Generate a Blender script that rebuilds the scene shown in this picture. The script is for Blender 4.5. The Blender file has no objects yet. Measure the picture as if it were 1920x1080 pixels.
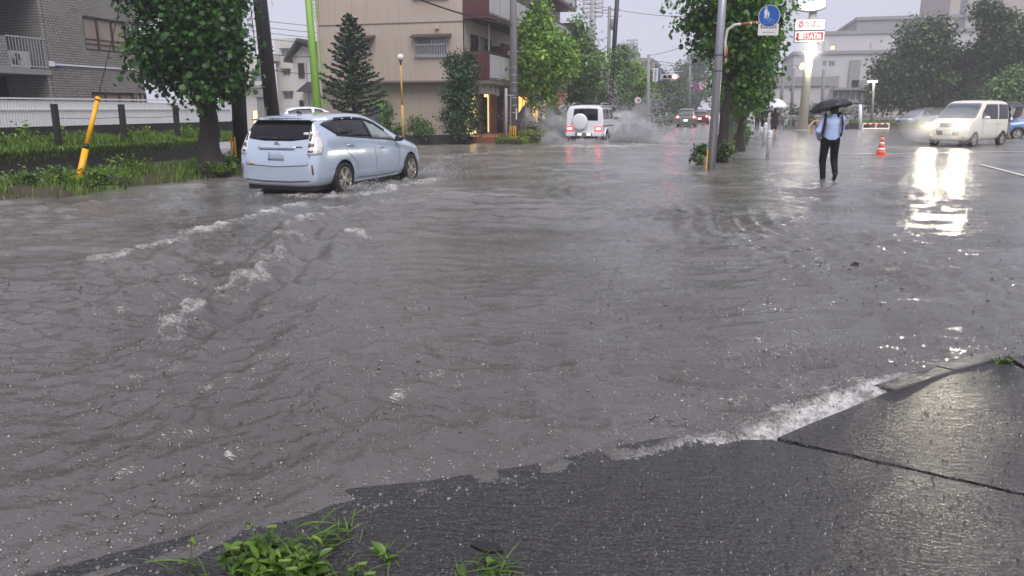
import bpy, bmesh, math, random
import numpy as np
from mathutils import Vector, Matrix
from mathutils.bvhtree import BVHTree
from mathutils.geometry import delaunay_2d_cdt

R = math.radians
S = bpy.context.scene
COL = S.collection

# ------------------------------------------------------------------ camera, sky, sun, exposure
PITCH, YAW, CAMH, FPX = R(13.66), R(15.3), 1.55, 1387.0
cam_d = bpy.data.cameras.new("camera")
cam_d.lens = 36.0 * FPX / 1920.0
cam_d.sensor_width = 36.0
cam_d.clip_start, cam_d.clip_end = 0.05, 3000
cam = bpy.data.objects.new("camera", cam_d)
COL.objects.link(cam)
cam.location = (0, 0, CAMH)
cam.rotation_euler = (R(90) - PITCH, 0, YAW)
S.camera = cam

SUN_EL, SUN_AZ = R(58), R(150)          # azimuth clockwise from +Y: behind the camera, to the right
W = bpy.data.worlds.new("World")
S.world = W
W.use_nodes = True
wn, wl = W.node_tree.nodes, W.node_tree.links
wn.clear()
wo = wn.new("ShaderNodeOutputWorld")
b1 = wn.new("ShaderNodeBackground")
b2 = wn.new("ShaderNodeBackground")
ad = wn.new("ShaderNodeAddShader")
sk = wn.new("ShaderNodeTexSky")
sk.sky_type = 'NISHITA'
sk.sun_disc = False
sk.sun_elevation, sk.sun_rotation = SUN_EL, SUN_AZ
sk.air_density, sk.dust_density = 1.0, 4.0
wl.new(sk.outputs[0], b1.inputs[0])
b1.inputs[1].default_value = 0.012
b2.inputs[0].default_value = (0.600, 0.600, 0.735, 1)     # the even cloud deck of a rain sky
b2.inputs[1].default_value = 0.52
wl.new(b1.outputs[0], ad.inputs[0]); wl.new(b2.outputs[0], ad.inputs[1])
wl.new(ad.outputs[0], wo.inputs[0])

sun_d = bpy.data.lights.new("sun", 'SUN')
sun_d.energy, sun_d.angle, sun_d.color = 1.5, R(50), (1.0, 0.985, 0.96)
sun = bpy.data.objects.new("sun", sun_d)
COL.objects.link(sun)
sun.location = (10, -20, 40)
sun.rotation_euler = (R(90) - SUN_EL, 0, R(180) - SUN_AZ)

S.render.engine = 'CYCLES'
S.view_settings.view_transform = 'Standard'
S.view_settings.look = 'None'
S.view_settings.exposure = 0.95
S.view_settings.gamma = 1.0
S.view_settings.use_curve_mapping = False
S.cycles.use_denoising = True
S.cycles.max_bounces = 6
S.cycles.diffuse_bounces = 3
S.cycles.glossy_bounces = 3
S.cycles.transmission_bounces = 3
S.cycles.transparent_max_bounces = 8
S.cycles.volume_bounces = 4
S.cycles.caustics_reflective = False
S.cycles.caustics_refractive = False
S.cycles.sample_clamp_indirect = 4.0
S.cycles.use_adaptive_sampling = True
S.cycles.adaptive_threshold = 0.02

# ------------------------------------------------------------------ surveying: photo direction -> place
_cp, _sp, _cy, _sy = math.cos(PITCH), math.sin(PITCH), math.cos(YAW), math.sin(YAW)
def _ray(px, py):
    x, v = (px - 960) / FPX, (540 - py) / FPX
    y, z = _cp + v * _sp, v * _cp - _sp
    return x * _cy - y * _sy, x * _sy + y * _cy, z
def gp(px, py, z=0.0):
    d = _ray(px, py); t = (z - CAMH) / d[2]
    return Vector((d[0] * t, d[1] * t, z))
def at(px, py, Y=None, X=None):
    d = _ray(px, py); t = Y / d[1] if Y is not None else X / d[0]
    return Vector((d[0] * t, d[1] * t, CAMH + d[2] * t))

# ------------------------------------------------------------------ materials
def lin(*c):
    if len(c) == 1:
        h = c[0].lstrip('#'); c = [int(h[i:i + 2], 16) for i in (0, 2, 4)]
    return tuple((x / 255 / 12.92) if x / 255 <= 0.04045 else ((x / 255 + 0.055) / 1.055) ** 2.4 for x in c)

def newmat(name):
    m = bpy.data.materials.new(name); m.use_nodes = True
    nt = m.node_tree
    return m, nt.nodes, nt.links, nt.nodes["Principled BSDF"]

def NZ(n, l, scale, detail=4, rough=.55, coord=None, dim='3D'):
    t = n.new("ShaderNodeTexNoise"); t.noise_dimensions = dim
    t.inputs["Scale"].default_value = scale; t.inputs["Detail"].default_value = detail
    t.inputs["Roughness"].default_value = rough
    if coord is not None: l.new(coord, t.inputs["Vector"])
    return t
def MATH(n, l, op, a, b=None, c=None, clamp=False):
    m = n.new("ShaderNodeMath"); m.operation = op; m.use_clamp = clamp
    for i, v in enumerate((a, b, c)):
        if v is None: continue
        if isinstance(v, (int, float)): m.inputs[i].default_value = v
        else: l.new(v, m.inputs[i])
    return m.outputs[0]
def MIX(n, l, fac, a, b):
    m = n.new("ShaderNodeMix"); m.data_type = 'RGBA'
    for i, v in ((0, fac), (6, a), (7, b)):
        if isinstance(v, (int, float)): m.inputs[i].default_value = v
        elif isinstance(v, tuple): m.inputs[i].default_value = (*v[:3], 1)
        else: l.new(v, m.inputs[i])
    return m.outputs[2]
def RAMP(n, l, fac, p0, p1):
    r = n.new("ShaderNodeMapRange"); r.inputs[1].default_value = p0; r.inputs[2].default_value = p1
    r.interpolation_type = 'SMOOTHSTEP'
    l.new(fac, r.inputs[0]); return r.outputs[0]

def M(name, col, rough=.5, metal=0., var=.18, scale=3., bump=.0, bscale=40., spec=.5, coat=0., streak=0., emit=0., ecol=None, alpha=1.):
    m, n, l, p = newmat(name)
    tc = n.new("ShaderNodeNewGeometry").outputs["Position"] if scale < 0 else n.new("ShaderNodeTexCoord").outputs["Object"]
    scale = abs(scale)
    t = NZ(n, l, scale, 5, .6, tc)
    a = tuple(x * (1 - var) for x in col); b = tuple(min(1, x * (1 + var)) for x in col)
    c = MIX(n, l, t.outputs["Fac"], a, b)
    if streak:
        mp = n.new("ShaderNodeMapping"); mp.inputs["Scale"].default_value = (5, 5, .25)
        l.new(tc, mp.inputs["Vector"])
        t2 = NZ(n, l, 1.6, 4, .6, mp.outputs[0])
        f = MATH(n, l, 'MULTIPLY', RAMP(n, l, t2.outputs["Fac"], .48, .75), streak)
        c = MIX(n, l, f, c, tuple(x * .45 for x in col))
    l.new(c, p.inputs["Base Color"])
    p.inputs["Roughness"].default_value = rough
    if rough < .9:
        l.new(MATH(n, l, 'MULTIPLY_ADD', t.outputs["Fac"], rough * .5, rough * .75), p.inputs["Roughness"])
    p.inputs["Metallic"].default_value = metal
    p.inputs["Specular IOR Level"].default_value = spec
    p.inputs["Coat Weight"].default_value = coat
    p.inputs["Coat Roughness"].default_value = .06
    if emit:
        p.inputs["Emission Color"].default_value = (*(ecol or col), 1); p.inputs["Emission Strength"].default_value = emit
    if bump:
        bt = NZ(n, l, bscale, 4, .6, tc)
        bn = n.new("ShaderNodeBump"); bn.inputs["Strength"].default_value = bump; bn.inputs["Distance"].default_value = .02
        l.new(bt.outputs["Fac"], bn.inputs["Height"]); l.new(bn.outputs[0], p.inputs["Normal"])
    if alpha < 1: p.inputs["Alpha"].default_value = alpha
    return m

def leafmat(name, dark, light, rough=.38, trans=.25):
    m, n, l, p = newmat(name)
    at_ = n.new("ShaderNodeAttribute"); at_.attribute_name = "tint"
    c = MIX(n, l, at_.outputs["Fac"], dark, light)
    l.new(c, p.inputs["Base Color"]); p.inputs["Roughness"].default_value = rough
    p.inputs["Specular IOR Level"].default_value = .45
    tr = n.new("ShaderNodeBsdfTranslucent"); l.new(c, tr.inputs[0])
    mx = n.new("ShaderNodeMixShader"); mx.inputs[0].default_value = trans
    l.new(p.outputs[0], mx.inputs[1]); l.new(tr.outputs[0], mx.inputs[2])
    l.new(mx.outputs[0], n["Material Output"].inputs[0])
    return m

def glassmat(name, col, rough=.04, var=.3, scale=2.):
    # coated window glass: dark body with a mirror-like surface
    m = M(name, col, rough, 0, var, scale, spec=.9, coat=.6)
    return m

def tilemat(name, c1, c2, mortar, bw=.1, bh=.05, msize=.006, rough=.4, plane='YZ', bump=.5):
    m, n, l, p = newmat(name)
    g = n.new("ShaderNodeTexCoord").outputs["Object"]
    sp = n.new("ShaderNodeSeparateXYZ"); l.new(g, sp.inputs[0])
    cb = n.new("ShaderNodeCombineXYZ")
    l.new(sp.outputs[plane[0]], cb.inputs[0]); l.new(sp.outputs[plane[1]], cb.inputs[1])
    b = n.new("ShaderNodeTexBrick"); l.new(cb.outputs[0], b.inputs["Vector"])
    b.inputs["Scale"].default_value = 1.0
    b.inputs["Brick Width"].default_value = bw; b.inputs["Row Height"].default_value = bh
    b.inputs["Mortar Size"].default_value = msize; b.offset = 0.5
    b.inputs["Color1"].default_value = (*c1, 1); b.inputs["Color2"].default_value = (*c2, 1); b.inputs["Mortar"].default_value = (*mortar, 1)
    t = NZ(n, l, .6, 5, .6, g)
    c = MIX(n, l, RAMP(n, l, t.outputs["Fac"], .35, .75), b.outputs["Color"], tuple(x * .72 for x in c1))
    l.new(c, p.inputs["Base Color"]); p.inputs["Roughness"].default_value = rough
    bn = n.new("ShaderNodeBump"); bn.inputs["Strength"].default_value = bump; bn.inputs["Distance"].default_value = .01; bn.invert = True
    l.new(b.outputs["Fac"], bn.inputs["Height"]); l.new(bn.outputs[0], p.inputs["Normal"])
    return m

MT = {}
MT['beige'] = M('beige_render', lin(186, 170, 156), .6, var=.06, scale=1.2, bump=.25, bscale=60, streak=.34)
MT['beige2'] = M('pale_render', lin(190, 178, 166), .6, var=.06, scale=1.2, streak=.25, bump=.2)
MT['maroon'] = M('maroon_panel', lin(84, 46, 48), .5, var=.12, scale=2, streak=.3, bump=.1)
MT['concrete'] = M('concrete', lin(140, 138, 138), .7, var=.12, scale=4, bump=.3, streak=.3)
MT['darkconc'] = M('dark_concrete', lin(42, 38, 35), .7, var=.3, scale=3, bump=.5, bscale=25, streak=.4)
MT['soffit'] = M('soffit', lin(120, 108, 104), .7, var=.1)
MT['white'] = M('white_paint', lin(220, 220, 222), .4, var=.05, streak=.12)
MT['offwhite'] = M('off_white_wall', lin(200, 196, 190), .6, var=.05, scale=1.5, streak=.2)
MT['greywall'] = M('grey_wall', lin(190, 187, 187), .7, var=.07, scale=.5, streak=.3)
MT['greywall2'] = M('grey_wall_dark', lin(146, 143, 146), .7, var=.07, scale=.5, streak=.3)
MT['farbeige'] = M('far_beige_wall', lin(178, 168, 160), .7, var=.05, scale=.5, streak=.2)
MT['frame'] = M('brown_window_frame', lin(70, 58, 50), .4, var=.1)
MT['alu'] = M('aluminium', lin(190, 190, 192), .35, .6, var=.08)
MT['steel'] = M('galvanised_steel', lin(168, 168, 174), .38, .75, var=.1, scale=9, streak=.2)
MT['poleconc'] = M('pole_concrete', lin(124, 122, 124), .6, var=.12, scale=5, bump=.2, streak=.3)
MT['black'] = M('black_plastic', lin(22, 22, 24), .4, var=.2)
MT['blackpole'] = M('black_pole_sheath', lin(30, 26, 26), .45, var=.3, scale=6, bump=.3, streak=.3)
MT['wire'] = M('cable_rubber', lin(24, 24, 28), .5)
MT['yellow'] = M('yellow_guard', lin(238, 170, 20), .4, var=.08, streak=.12)
MT['orange'] = M('orange_paint', lin(214, 150, 50), .4, var=.08)
MT['green'] = M('green_paint', lin(122, 164, 62), .45, var=.14, scale=5, streak=.25)
MT['lampwood'] = M('tan_lamp_post', lin(186, 150, 84), .5, var=.2, scale=5, streak=.3)
MT['rust'] = M('rusty_white_pipe', lin(206, 200, 190), .5, var=.1)
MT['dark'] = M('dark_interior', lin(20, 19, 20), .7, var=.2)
MT['curtain'] = M('curtain', lin(168, 160, 152), .8, var=.15, scale=9)
MT['glassd'] = M('dark_glass', lin(20, 21, 24), .05, 0, .3, 2., spec=.35)
MT['glassg'] = glassmat('grey_glass', lin(110, 112, 118))
MT['glassb'] = glassmat('blind_glass', lin(150, 138, 130), .08, .12, 6)
MT['roof'] = M('dark_roof_tile', lin(66, 66, 72), .4, var=.2, scale=6, bump=.3)
MT['litglass'] = M('lit_shop_window', lin(250, 226, 160), .3, emit=1.0, ecol=lin(255, 224, 150), var=.25, scale=2.5)
MT['litglass2'] = M('lit_shop_window_amber', lin(250, 196, 110), .3, emit=.95, ecol=lin(255, 190, 100), var=.25, scale=2.5)
MT['brick'] = tilemat('red_brick', lin(150, 78, 58), lin(128, 62, 48), lin(120, 100, 90), .22, .075, .01, .6, 'XZ')
MT['brickY'] = tilemat('red_brick_side', lin(160, 84, 60), lin(134, 66, 50), lin(120, 100, 90), .22, .075, .01, .6, 'YZ')
MT['terracotta'] = M('terracotta_step', lin(150, 92, 72), .5, var=.15)
MT['stone'] = M('stone_base', lin(92, 84, 78), .6, var=.3, scale=8, bump=.6, bscale=14)
MT['bark'] = M('bark', lin(46, 38, 33), .75, var=.35, scale=9, bump=.9, bscale=22)
MT['barkl'] = M('bark_light', lin(84, 72, 62), .75, var=.3, scale=9, bump=.8, bscale=22)
MT['stem'] = M('green_stem', lin(86, 112, 48), .6, var=.2)
MT['leafA'] = leafmat('plane_leaves', lin(34, 62, 24), lin(110, 164, 56))
MT['leafD'] = leafmat('dark_plane_leaves', lin(18, 36, 15), lin(72, 124, 38))
MT['leafB'] = leafmat('street_tree_leaves', lin(54, 92, 28), lin(166, 208, 74))
MT['leafC'] = leafmat('grey_green_leaves', lin(50, 78, 40), lin(140, 172, 98))
MT['leafE'] = leafmat('far_leaves', lin(28, 46, 20), lin(88, 114, 48))
MT['needle'] = leafmat('conifer_needles', lin(18, 38, 24), lin(62, 100, 48), .5, .1)
MT['bush'] = leafmat('bush_leaves', lin(34, 56, 26), lin(112, 144, 62))
MT['hedge'] = leafmat('hedge_leaves', lin(46, 70, 24), lin(150, 170, 54))
MT['grass'] = leafmat('grass_blades', lin(44, 72, 18), lin(132, 164, 56), .5, .3)
MT['weed'] = leafmat('weed_leaves', lin(40, 62, 20), lin(100, 132, 44), .35, .25)
MT['soil'] = M('soil', lin(64, 54, 42), .8, var=.4, scale=5, bump=.8, bscale=20)
MT['tyre'] = M('tyre_rubber', lin(24, 24, 25), .6, var=.1)
MT['rim'] = M('alloy_rim', lin(196, 190, 178), .28, .75, var=.08)
MT['paintblue'] = M('ice_blue_paint', lin(186, 199, 215), .17, .3, var=.03, coat=.9, spec=.6)
MT['paintwhite'] = M('white_car_paint', lin(226, 226, 230), .25, 0, var=.03, coat=.8)
MT['paintcream'] = M('pearl_white_paint', lin(228, 222, 204), .25, 0, var=.03, coat=.8)
MT['paintgrey'] = M('grey_green_paint', lin(106, 116, 112), .25, .4, var=.03, coat=.8)
MT['paintred'] = M('dark_red_paint', lin(120, 36, 34), .25, .2, var=.03, coat=.8)
MT['paintsilver'] = M('silver_violet_paint', lin(150, 148, 164), .25, .5, var=.03, coat=.8)
MT['paintsky'] = M('steel_blue_paint', lin(120, 146, 196), .25, .3, var=.03, coat=.8)
MT['paintblack'] = M('black_car_trim', lin(18, 18, 20), .25, 0, coat=.5)
MT['carglass'] = M('car_glass', lin(14, 14, 17), .03, 0, .2, 2., spec=.45)
MT['carglassl'] = glassmat('light_car_glass', lin(126, 136, 130), .03, .15)
MT['shield'] = glassmat('windscreen_glass', lin(72, 84, 92), .03, .3, 1.2)
MT['lampclear'] = M('clear_lamp_lens', lin(214, 210, 208), .12, 0, var=.3, scale=22, coat=1.)
MT['lampdark'] = M('smoked_lamp_segment', lin(74, 70, 74), .2, 0, var=.3, scale=16, coat=1.)
MT['reflector'] = M('dark_red_reflector', lin(116, 20, 30), .2, coat=.6)
MT['taillit'] = M('lit_tail_lamp', (1, .25, .22), .3, emit=5.0, ecol=(1.0, .16, .16), var=.02)
MT['tailhalo'] = M('red_tail_lens', (.75, .06, .08), .25, emit=.5, ecol=(1., .08, .1), var=.1)
MT['headlit'] = M('lit_head_lamp', (1, .95, .8), .3, emit=14., ecol=(1., .90, .66), var=.02)
MT['chrome'] = M('chrome', lin(200, 200, 205), .12, 1., var=.04)
MT['plate'] = M('number_plate', lin(206, 208, 206), .4, var=.04)
MT['platelit'] = M('lit_number_plate', lin(230, 232, 220), .4, emit=.9, ecol=(1, 1, .9))
MT['shirt'] = M('light_blue_shirt', lin(174, 191, 228), .7, var=.1, scale=7, bump=.5, bscale=11)
MT['trousers'] = M('black_trousers', lin(14, 14, 17), .7, var=.25, scale=8, bump=.5, bscale=12, spec=.2)
MT['skin'] = M('skin', lin(198, 150, 124), .5, var=.06)
MT['hair'] = M('black_hair', lin(18, 15, 15), .4, var=.3, scale=40, bump=.6, bscale=80)
MT['strap'] = M('black_webbing', lin(16, 16, 18), .7, var=.2)
MT['umbblack'] = M('black_umbrella_cloth', lin(36, 36, 42), .35, var=.15, scale=3)
MT['umbgrey'] = M('charcoal_umbrella_cloth', lin(62, 62, 68), .4, var=.15, scale=3)
MT['umbwhite'] = M('white_umbrella_film', lin(226, 228, 234), .25, var=.05)
MT['tan'] = M('tan_trousers', lin(150, 124, 86), .7, var=.15)
MT['conered'] = M('cone_orange', lin(236, 84, 62), .4, var=.06, streak=.12)
MT['reflwhite'] = M('reflective_white', lin(236, 230, 222), .3, var=.03)
MT['bollard'] = M('white_bollard', lin(222, 224, 232), .4, var=.05, streak=.15)
MT['signblue'] = M('sign_blue', lin(20, 84, 164), .3, var=.05)
MT['signwhite'] = M('sign_white', lin(214, 212, 210), .35, var=.05, streak=.1)
MT['signblack'] = M('sign_black', lin(30, 30, 32), .5)
MT['signnavy'] = M('sign_navy', lin(56, 66, 126), .4)
MT['signred'] = M('sign_red', lin(196, 60, 60), .4)
MT['signdull'] = M('sign_text_grey', lin(140, 138, 136), .5)
MT['storelit'] = M('lit_white_sign', (.7, .7, .68), .4, emit=.5, ecol=(1., .98, .94), var=.02)
MT['storered'] = M('lit_red_lettering', lin(196, 46, 44), .4, emit=.12, ecol=lin(214, 60, 58), var=.02)
MT['storeblue'] = M('lit_blue_lettering', lin(90, 140, 206), .4, emit=.4, ecol=lin(90, 150, 220), var=.02)
MT['cream'] = M('cream_pole', lin(206, 202, 182), .4, var=.06, streak=.15)
MT['flood'] = M('lit_flood_lamp', (1, 1, .9), .3, emit=60., ecol=(1., .96, .8), var=.01)
MT['sigred'] = M('lit_red_signal', (1, .2, .2), .3, emit=26., ecol=(1., .10, .10), var=.01)
MT['sigdark'] = M('unlit_signal_lens', lin(50, 20, 28), .3)
MT['sigamb'] = M('lit_amber_signal', (1, .6, .3), .3, emit=6., ecol=(1., .50, .22), var=.01)
MT['amberlamp'] = M('lit_amber_lamp', (1, .7, .2), .3, emit=7., ecol=(1., .66, .16), var=.01)
MT['streetlit'] = M('lit_street_lamp', (1, .95, .8), .3, emit=20., ecol=(1., .92, .7), var=.01)
MT['globe'] = M('globe_lamp', lin(226, 222, 216), .15, var=.05, coat=.6)
MT['shopred'] = M('red_shop_sign', lin(206, 72, 84), .4, emit=.25, ecol=lin(214, 60, 76), var=.1)
MT['bikegreen'] = M('bike_green', lin(120, 190, 80), .3, coat=.5)
MT['bikered'] = M('bike_red', lin(150, 50, 54), .3, coat=.5)
MT['bikesilver'] = M('bike_silver', lin(170, 172, 176), .3, .5)
MT['bikeblack'] = M('bike_black', lin(36, 36, 40), .3, coat=.5)
MT['bikewhite'] = M('bike_white', lin(210, 210, 214), .3, coat=.5)
MT['cover'] = M('grey_plastic_cover', lin(150, 146, 150), .35, var=.12, scale=5)
MT['twig'] = M('wet_black_twig', lin(26, 22, 20), .5, var=.3)

# ------------------------------------------------------------------ mesh builder
class MB:
    def __init__(s): s.v = []; s.f = []
    def add(s, vs, fs):
        n = len(s.v); s.v += [tuple(v) for v in vs]; s.f += [[i + n for i in f] for f in fs]; return s
    def box(s, c, d, rz=0., rx=0., ry=0.):
        x, y, z = d[0] / 2, d[1] / 2, d[2] / 2
        vs = [Vector(p) for p in ((-x, -y, -z), (x, -y, -z), (x, y, -z), (-x, y, -z), (-x, -y, z), (x, -y, z), (x, y, z), (-x, y, z))]
        m = Matrix.Rotation(rz, 3, 'Z') @ Matrix.Rotation(ry, 3, 'Y') @ Matrix.Rotation(rx, 3, 'X')
        c = Vector(c)
        return s.add([m @ v + c for v in vs], [(0, 3, 2, 1), (4, 5, 6, 7), (0, 1, 5, 4), (1, 2, 6, 5), (2, 3, 7, 6), (3, 0, 4, 7)])
    def b2(s, a, b):
        return s.box([(a[i] + b[i]) / 2 for i in range(3)], [abs(b[i] - a[i]) for i in range(3)])
    def tube(s, pts, r, n=8, cap=True):
        pts = [Vector(p) for p in pts]
        rs = r if isinstance(r, (list, tuple)) else [r] * len(pts)
        rings = []; ref = None
        for i, p in enumerate(pts):
            d = (pts[min(i + 1, len(pts) - 1)] - pts[max(i - 1, 0)])
            d = d.normalized() if d.length > 1e-9 else Vector((0, 0, 1))
            if ref is None: ref = Vector((1, 0, 0)) if abs(d.x) < .8 else Vector((0, 1, 0))
            a = (ref - d * ref.dot(d)).normalized(); b = d.cross(a); ref = a
            rings.append([p + (a * math.cos(t) + b * math.sin(t)) * rs[i] for t in (2 * math.pi * k / n for k in range(n))])
        vs = [v for q in rings for v in q]
        fs = [(i * n + k, i * n + (k + 1) % n, (i + 1) * n + (k + 1) % n, (i + 1) * n + k) for i in range(len(pts) - 1) for k in range(n)]
        if cap: fs += [tuple(range(n))[::-1], tuple((len(pts) - 1) * n + k for k in range(n))]
        return s.add(vs, fs)
    def lathe(s, prof, n=16, m=None, c=(0, 0, 0), closed=False):
        vs = []; c = Vector(c)
        for r, z in prof:
            for k in range(n):
                t = 2 * math.pi * k / n
                v = Vector((r * math.cos(t), r * math.sin(t), z))
                vs.append((m @ v if m else v) + c)
        L = len(prof); fs = []
        for i in range(L if closed else L - 1):
            j = (i + 1) % L
            for k in range(n): fs.append((i * n + k, i * n + (k + 1) % n, j * n + (k + 1) % n, j * n + k))
        if not closed: fs += [tuple(range(n))[::-1], tuple((L - 1) * n + k for k in range(n))]
        return s.add(vs, fs)
    def prism(s, poly, d0, d1, fn):
        # fn(u, v, d) -> xyz
        n = len(poly)
        vs = [fn(u, v, d0) for u, v in poly] + [fn(u, v, d1) for u, v in poly]
        fs = [tuple(range(n))[::-1], tuple(range(n, 2 * n))] + [(i, (i + 1) % n, n + (i + 1) % n, n + i) for i in range(n)]
        return s.add(vs, fs)
    def sphere(s, c, r, n=10, m=6):
        r = r if isinstance(r, (list, tuple)) else (r, r, r)
        vs = [(c[0], c[1], c[2] - r[2])]; fs = []
        for i in range(1, m):
            t = math.pi * i / m
            for k in range(n):
                a = 2 * math.pi * k / n
                vs.append((c[0] + r[0] * math.sin(t) * math.cos(a), c[1] + r[1] * math.sin(t) * math.sin(a), c[2] - r[2] * math.cos(t)))
        vs.append((c[0], c[1], c[2] + r[2])); L = len(vs) - 1
        for k in range(n):
            fs.append((0, 1 + (k + 1) % n, 1 + k)); fs.append((L, L - n + k, L - n + (k + 1) % n))
        for i in range(m - 2):
            for k in range(n):
                a = 1 + i * n; fs.append((a + k, a + (k + 1) % n, a + n + (k + 1) % n, a + n + k))
        return s.add(vs, fs)
    def mesh(s, name, bevel=0., smooth=False):
        me = bpy.data.meshes.new(name); me.from_pydata(s.v, [], s.f)
        bm = bmesh.new(); bm.from_mesh(me)
        bmesh.ops.recalc_face_normals(bm, faces=bm.faces)
        if bevel:
            es = [e for e in bm.edges if len(e.link_faces) == 2 and e.calc_face_angle(0) > .5]
            bmesh.ops.bevel(bm, geom=es, offset=bevel, segments=2, profile=.6, affect='EDGES', clamp_overlap=True)
        bm.to_mesh(me); bm.free()
        if smooth: me.shade_smooth()
        me.update(); return me
    def build(s, name, mat, parent=None, smooth=False, bevel=0., loc=None):
        me = s.mesh(name, bevel, smooth); me.materials.append(MT[mat] if isinstance(mat, str) else mat)
        return link(name, me, parent, loc)

def link(name, me, parent=None, loc=None):
    o = bpy.data.objects.new(name, me); COL.objects.link(o)
    if parent is not None: o.parent = parent
    if loc is not None: o.location = loc
    return o
def tag(o, label=None, cat=None, group=None, kind=None):
    if label: o["label"] = label
    if cat: o["category"] = cat
    if group: o["group"] = group
    if kind: o["kind"] = kind
    return o
def thing(name, label, cat, loc=(0, 0, 0), rz=0., group=None, parent=None):
    o = bpy.data.objects.new(name, None); COL.objects.link(o)
    o.location = loc; o.rotation_euler = (0, 0, rz); o.empty_display_size = .2
    if parent is not None: o.parent = parent; return o
    return tag(o, label, cat, group)
def node(name, parent, loc=(0, 0, 0), rot=(0, 0, 0)):
    o = bpy.data.objects.new(name, None); COL.objects.link(o); o.parent = parent
    o.location = loc; o.rotation_euler = rot; o.empty_display_size = .1; return o
def dup(root, loc, rz, label=None, group=None):
    def cp(o, par):
        c = o.copy(); COL.objects.link(c)
        if par is not None: c.parent = par
        for ch in o.children: cp(ch, c)
        return c
    r = cp(root, None); r.location = loc; r.rotation_euler = (0, 0, rz)
    if label: r["label"] = label
    if group: r["group"] = group
    return r

def fastmesh(name, V, F, mat, smooth=False, attrs=None):
    # numpy arrays: V (n,3), F (m,k)
    me = bpy.data.meshes.new(name)
    n, (m, k) = len(V), F.shape
    me.vertices.add(n); me.vertices.foreach_set("co", np.ascontiguousarray(V, np.float32).ravel())
    me.loops.add(m * k); me.loops.foreach_set("vertex_index", np.ascontiguousarray(F, np.int32).ravel())
    me.polygons.add(m); me.polygons.foreach_set("loop_start", np.arange(0, m * k, k, dtype=np.int32))
    if attrs:
        for nm, a in attrs.items():
            d = me.attributes.new(nm, 'FLOAT', 'POINT'); d.data.foreach_set("value", np.ascontiguousarray(a, np.float32))
    me.update(calc_edges=True)
    if smooth: me.shade_smooth()
    me.materials.append(MT[mat] if isinstance(mat, str) else mat)
    return me

def text_mesh(body, size, depth=.004, bold=0., align='CENTER'):
    cu = bpy.data.curves.new("lettering", 'FONT'); cu.body = body; cu.size = size; cu.extrude = depth
    cu.align_x = align; cu.align_y = 'CENTER'; cu.offset = bold; cu.resolution_u = 3
    o = bpy.data.objects.new("lettering", cu); COL.objects.link(o)
    dg = bpy.context.evaluated_depsgraph_get(); dg.update()
    me = bpy.data.meshes.new_from_object(o.evaluated_get(dg))
    bpy.data.objects.remove(o); bpy.data.curves.remove(cu)
    return me
def lettering(body, size, mat, parent, loc, rot=(R(90), 0, 0), bold=0., width=None, name="lettering"):
    me = text_mesh(body, size, .004, bold); me.materials.clear(); me.materials.append(MT[mat])
    if width and len(me.vertices):
        w = max(v.co.x for v in me.vertices) - min(v.co.x for v in me.vertices); k = width / w
        for v in me.vertices: v.co.x *= k
    o = link(name, me, parent, loc); o.rotation_euler = rot; return o

# ------------------------------------------------------------------ leaves, trunks, trees
_LOB = np.array([(0, -.5, 0), (.2, -.38, 0), (.5, -.12, 0), (.3, .04, 0), (.42, .3, 0), (.14, .24, 0), (0, .52, 0), (-.14, .24, 0), (-.42, .3, 0), (-.3, .04, 0), (-.5, -.12, 0), (-.2, -.38, 0)])
_LOB[:, 2] = -.22 * np.abs(_LOB[:, 0]) - .25 * np.maximum(0, _LOB[:, 1]) ** 2
_LOBF = [(0, 1, 11), (1, 10, 11), (1, 2, 10), (2, 3, 10), (3, 9, 10), (3, 8, 9), (3, 4, 8), (4, 5, 8), (5, 7, 8), (5, 6, 7)]
_LOBF = np.array([(0, 1, 11), (1, 3, 11), (1, 2, 3), (3, 9, 11), (9, 10, 11), (3, 5, 9), (3, 4, 5), (5, 7, 9), (7, 8, 9), (5, 6, 7)])
_KITE = np.array([(0, -.5, 0), (.27, -.05, -.07), (0, .5, -.1), (-.27, -.05, -.07)]); _KITEF = np.array([(0, 1, 2), (0, 2, 3)])
_OVAL = np.array([(0, -.5, 0), (.2, -.25, -.03), (.24, .05, -.04), (0, .5, -.12), (-.24, .05, -.04), (-.2, -.25, -.03)]); _OVALF = np.array([(0, 1, 5), (1, 2, 4), (1, 4, 5), (2, 3, 4)])
_NEED = np.array([(0, -.5, 0), (.05, 0, .01), (0, .5, -.05), (-.05, 0, .01)]); _NEEDF = _KITEF
SHAPES = {'lob': (_LOB, _LOBF), 'kite': (_KITE, _KITEF), 'oval': (_OVAL, _OVALF), 'need': (_NEED, _NEEDF)}

def leaves_arr(C, Nrm, Ydir, size, shape, tint):
    P, T = SHAPES[shape]
    n = len(C)
    Nrm = Nrm / (np.linalg.norm(Nrm, axis=1, keepdims=True) + 1e-9)
    X = np.cross(Ydir, Nrm); X /= (np.linalg.norm(X, axis=1, keepdims=True) + 1e-9)
    Y = np.cross(Nrm, X)
    s = size[:, None, None]
    V = C[:, None, :] + s * (P[None, :, 0:1] * X[:, None, :] + P[None, :, 1:2] * Y[:, None, :] + P[None, :, 2:3] * Nrm[:, None, :])
    F = (np.arange(n) * len(P))[:, None, None] + T[None]
    return V.reshape(-1, 3), F.reshape(-1, 3), np.repeat(tint, len(P))

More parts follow.
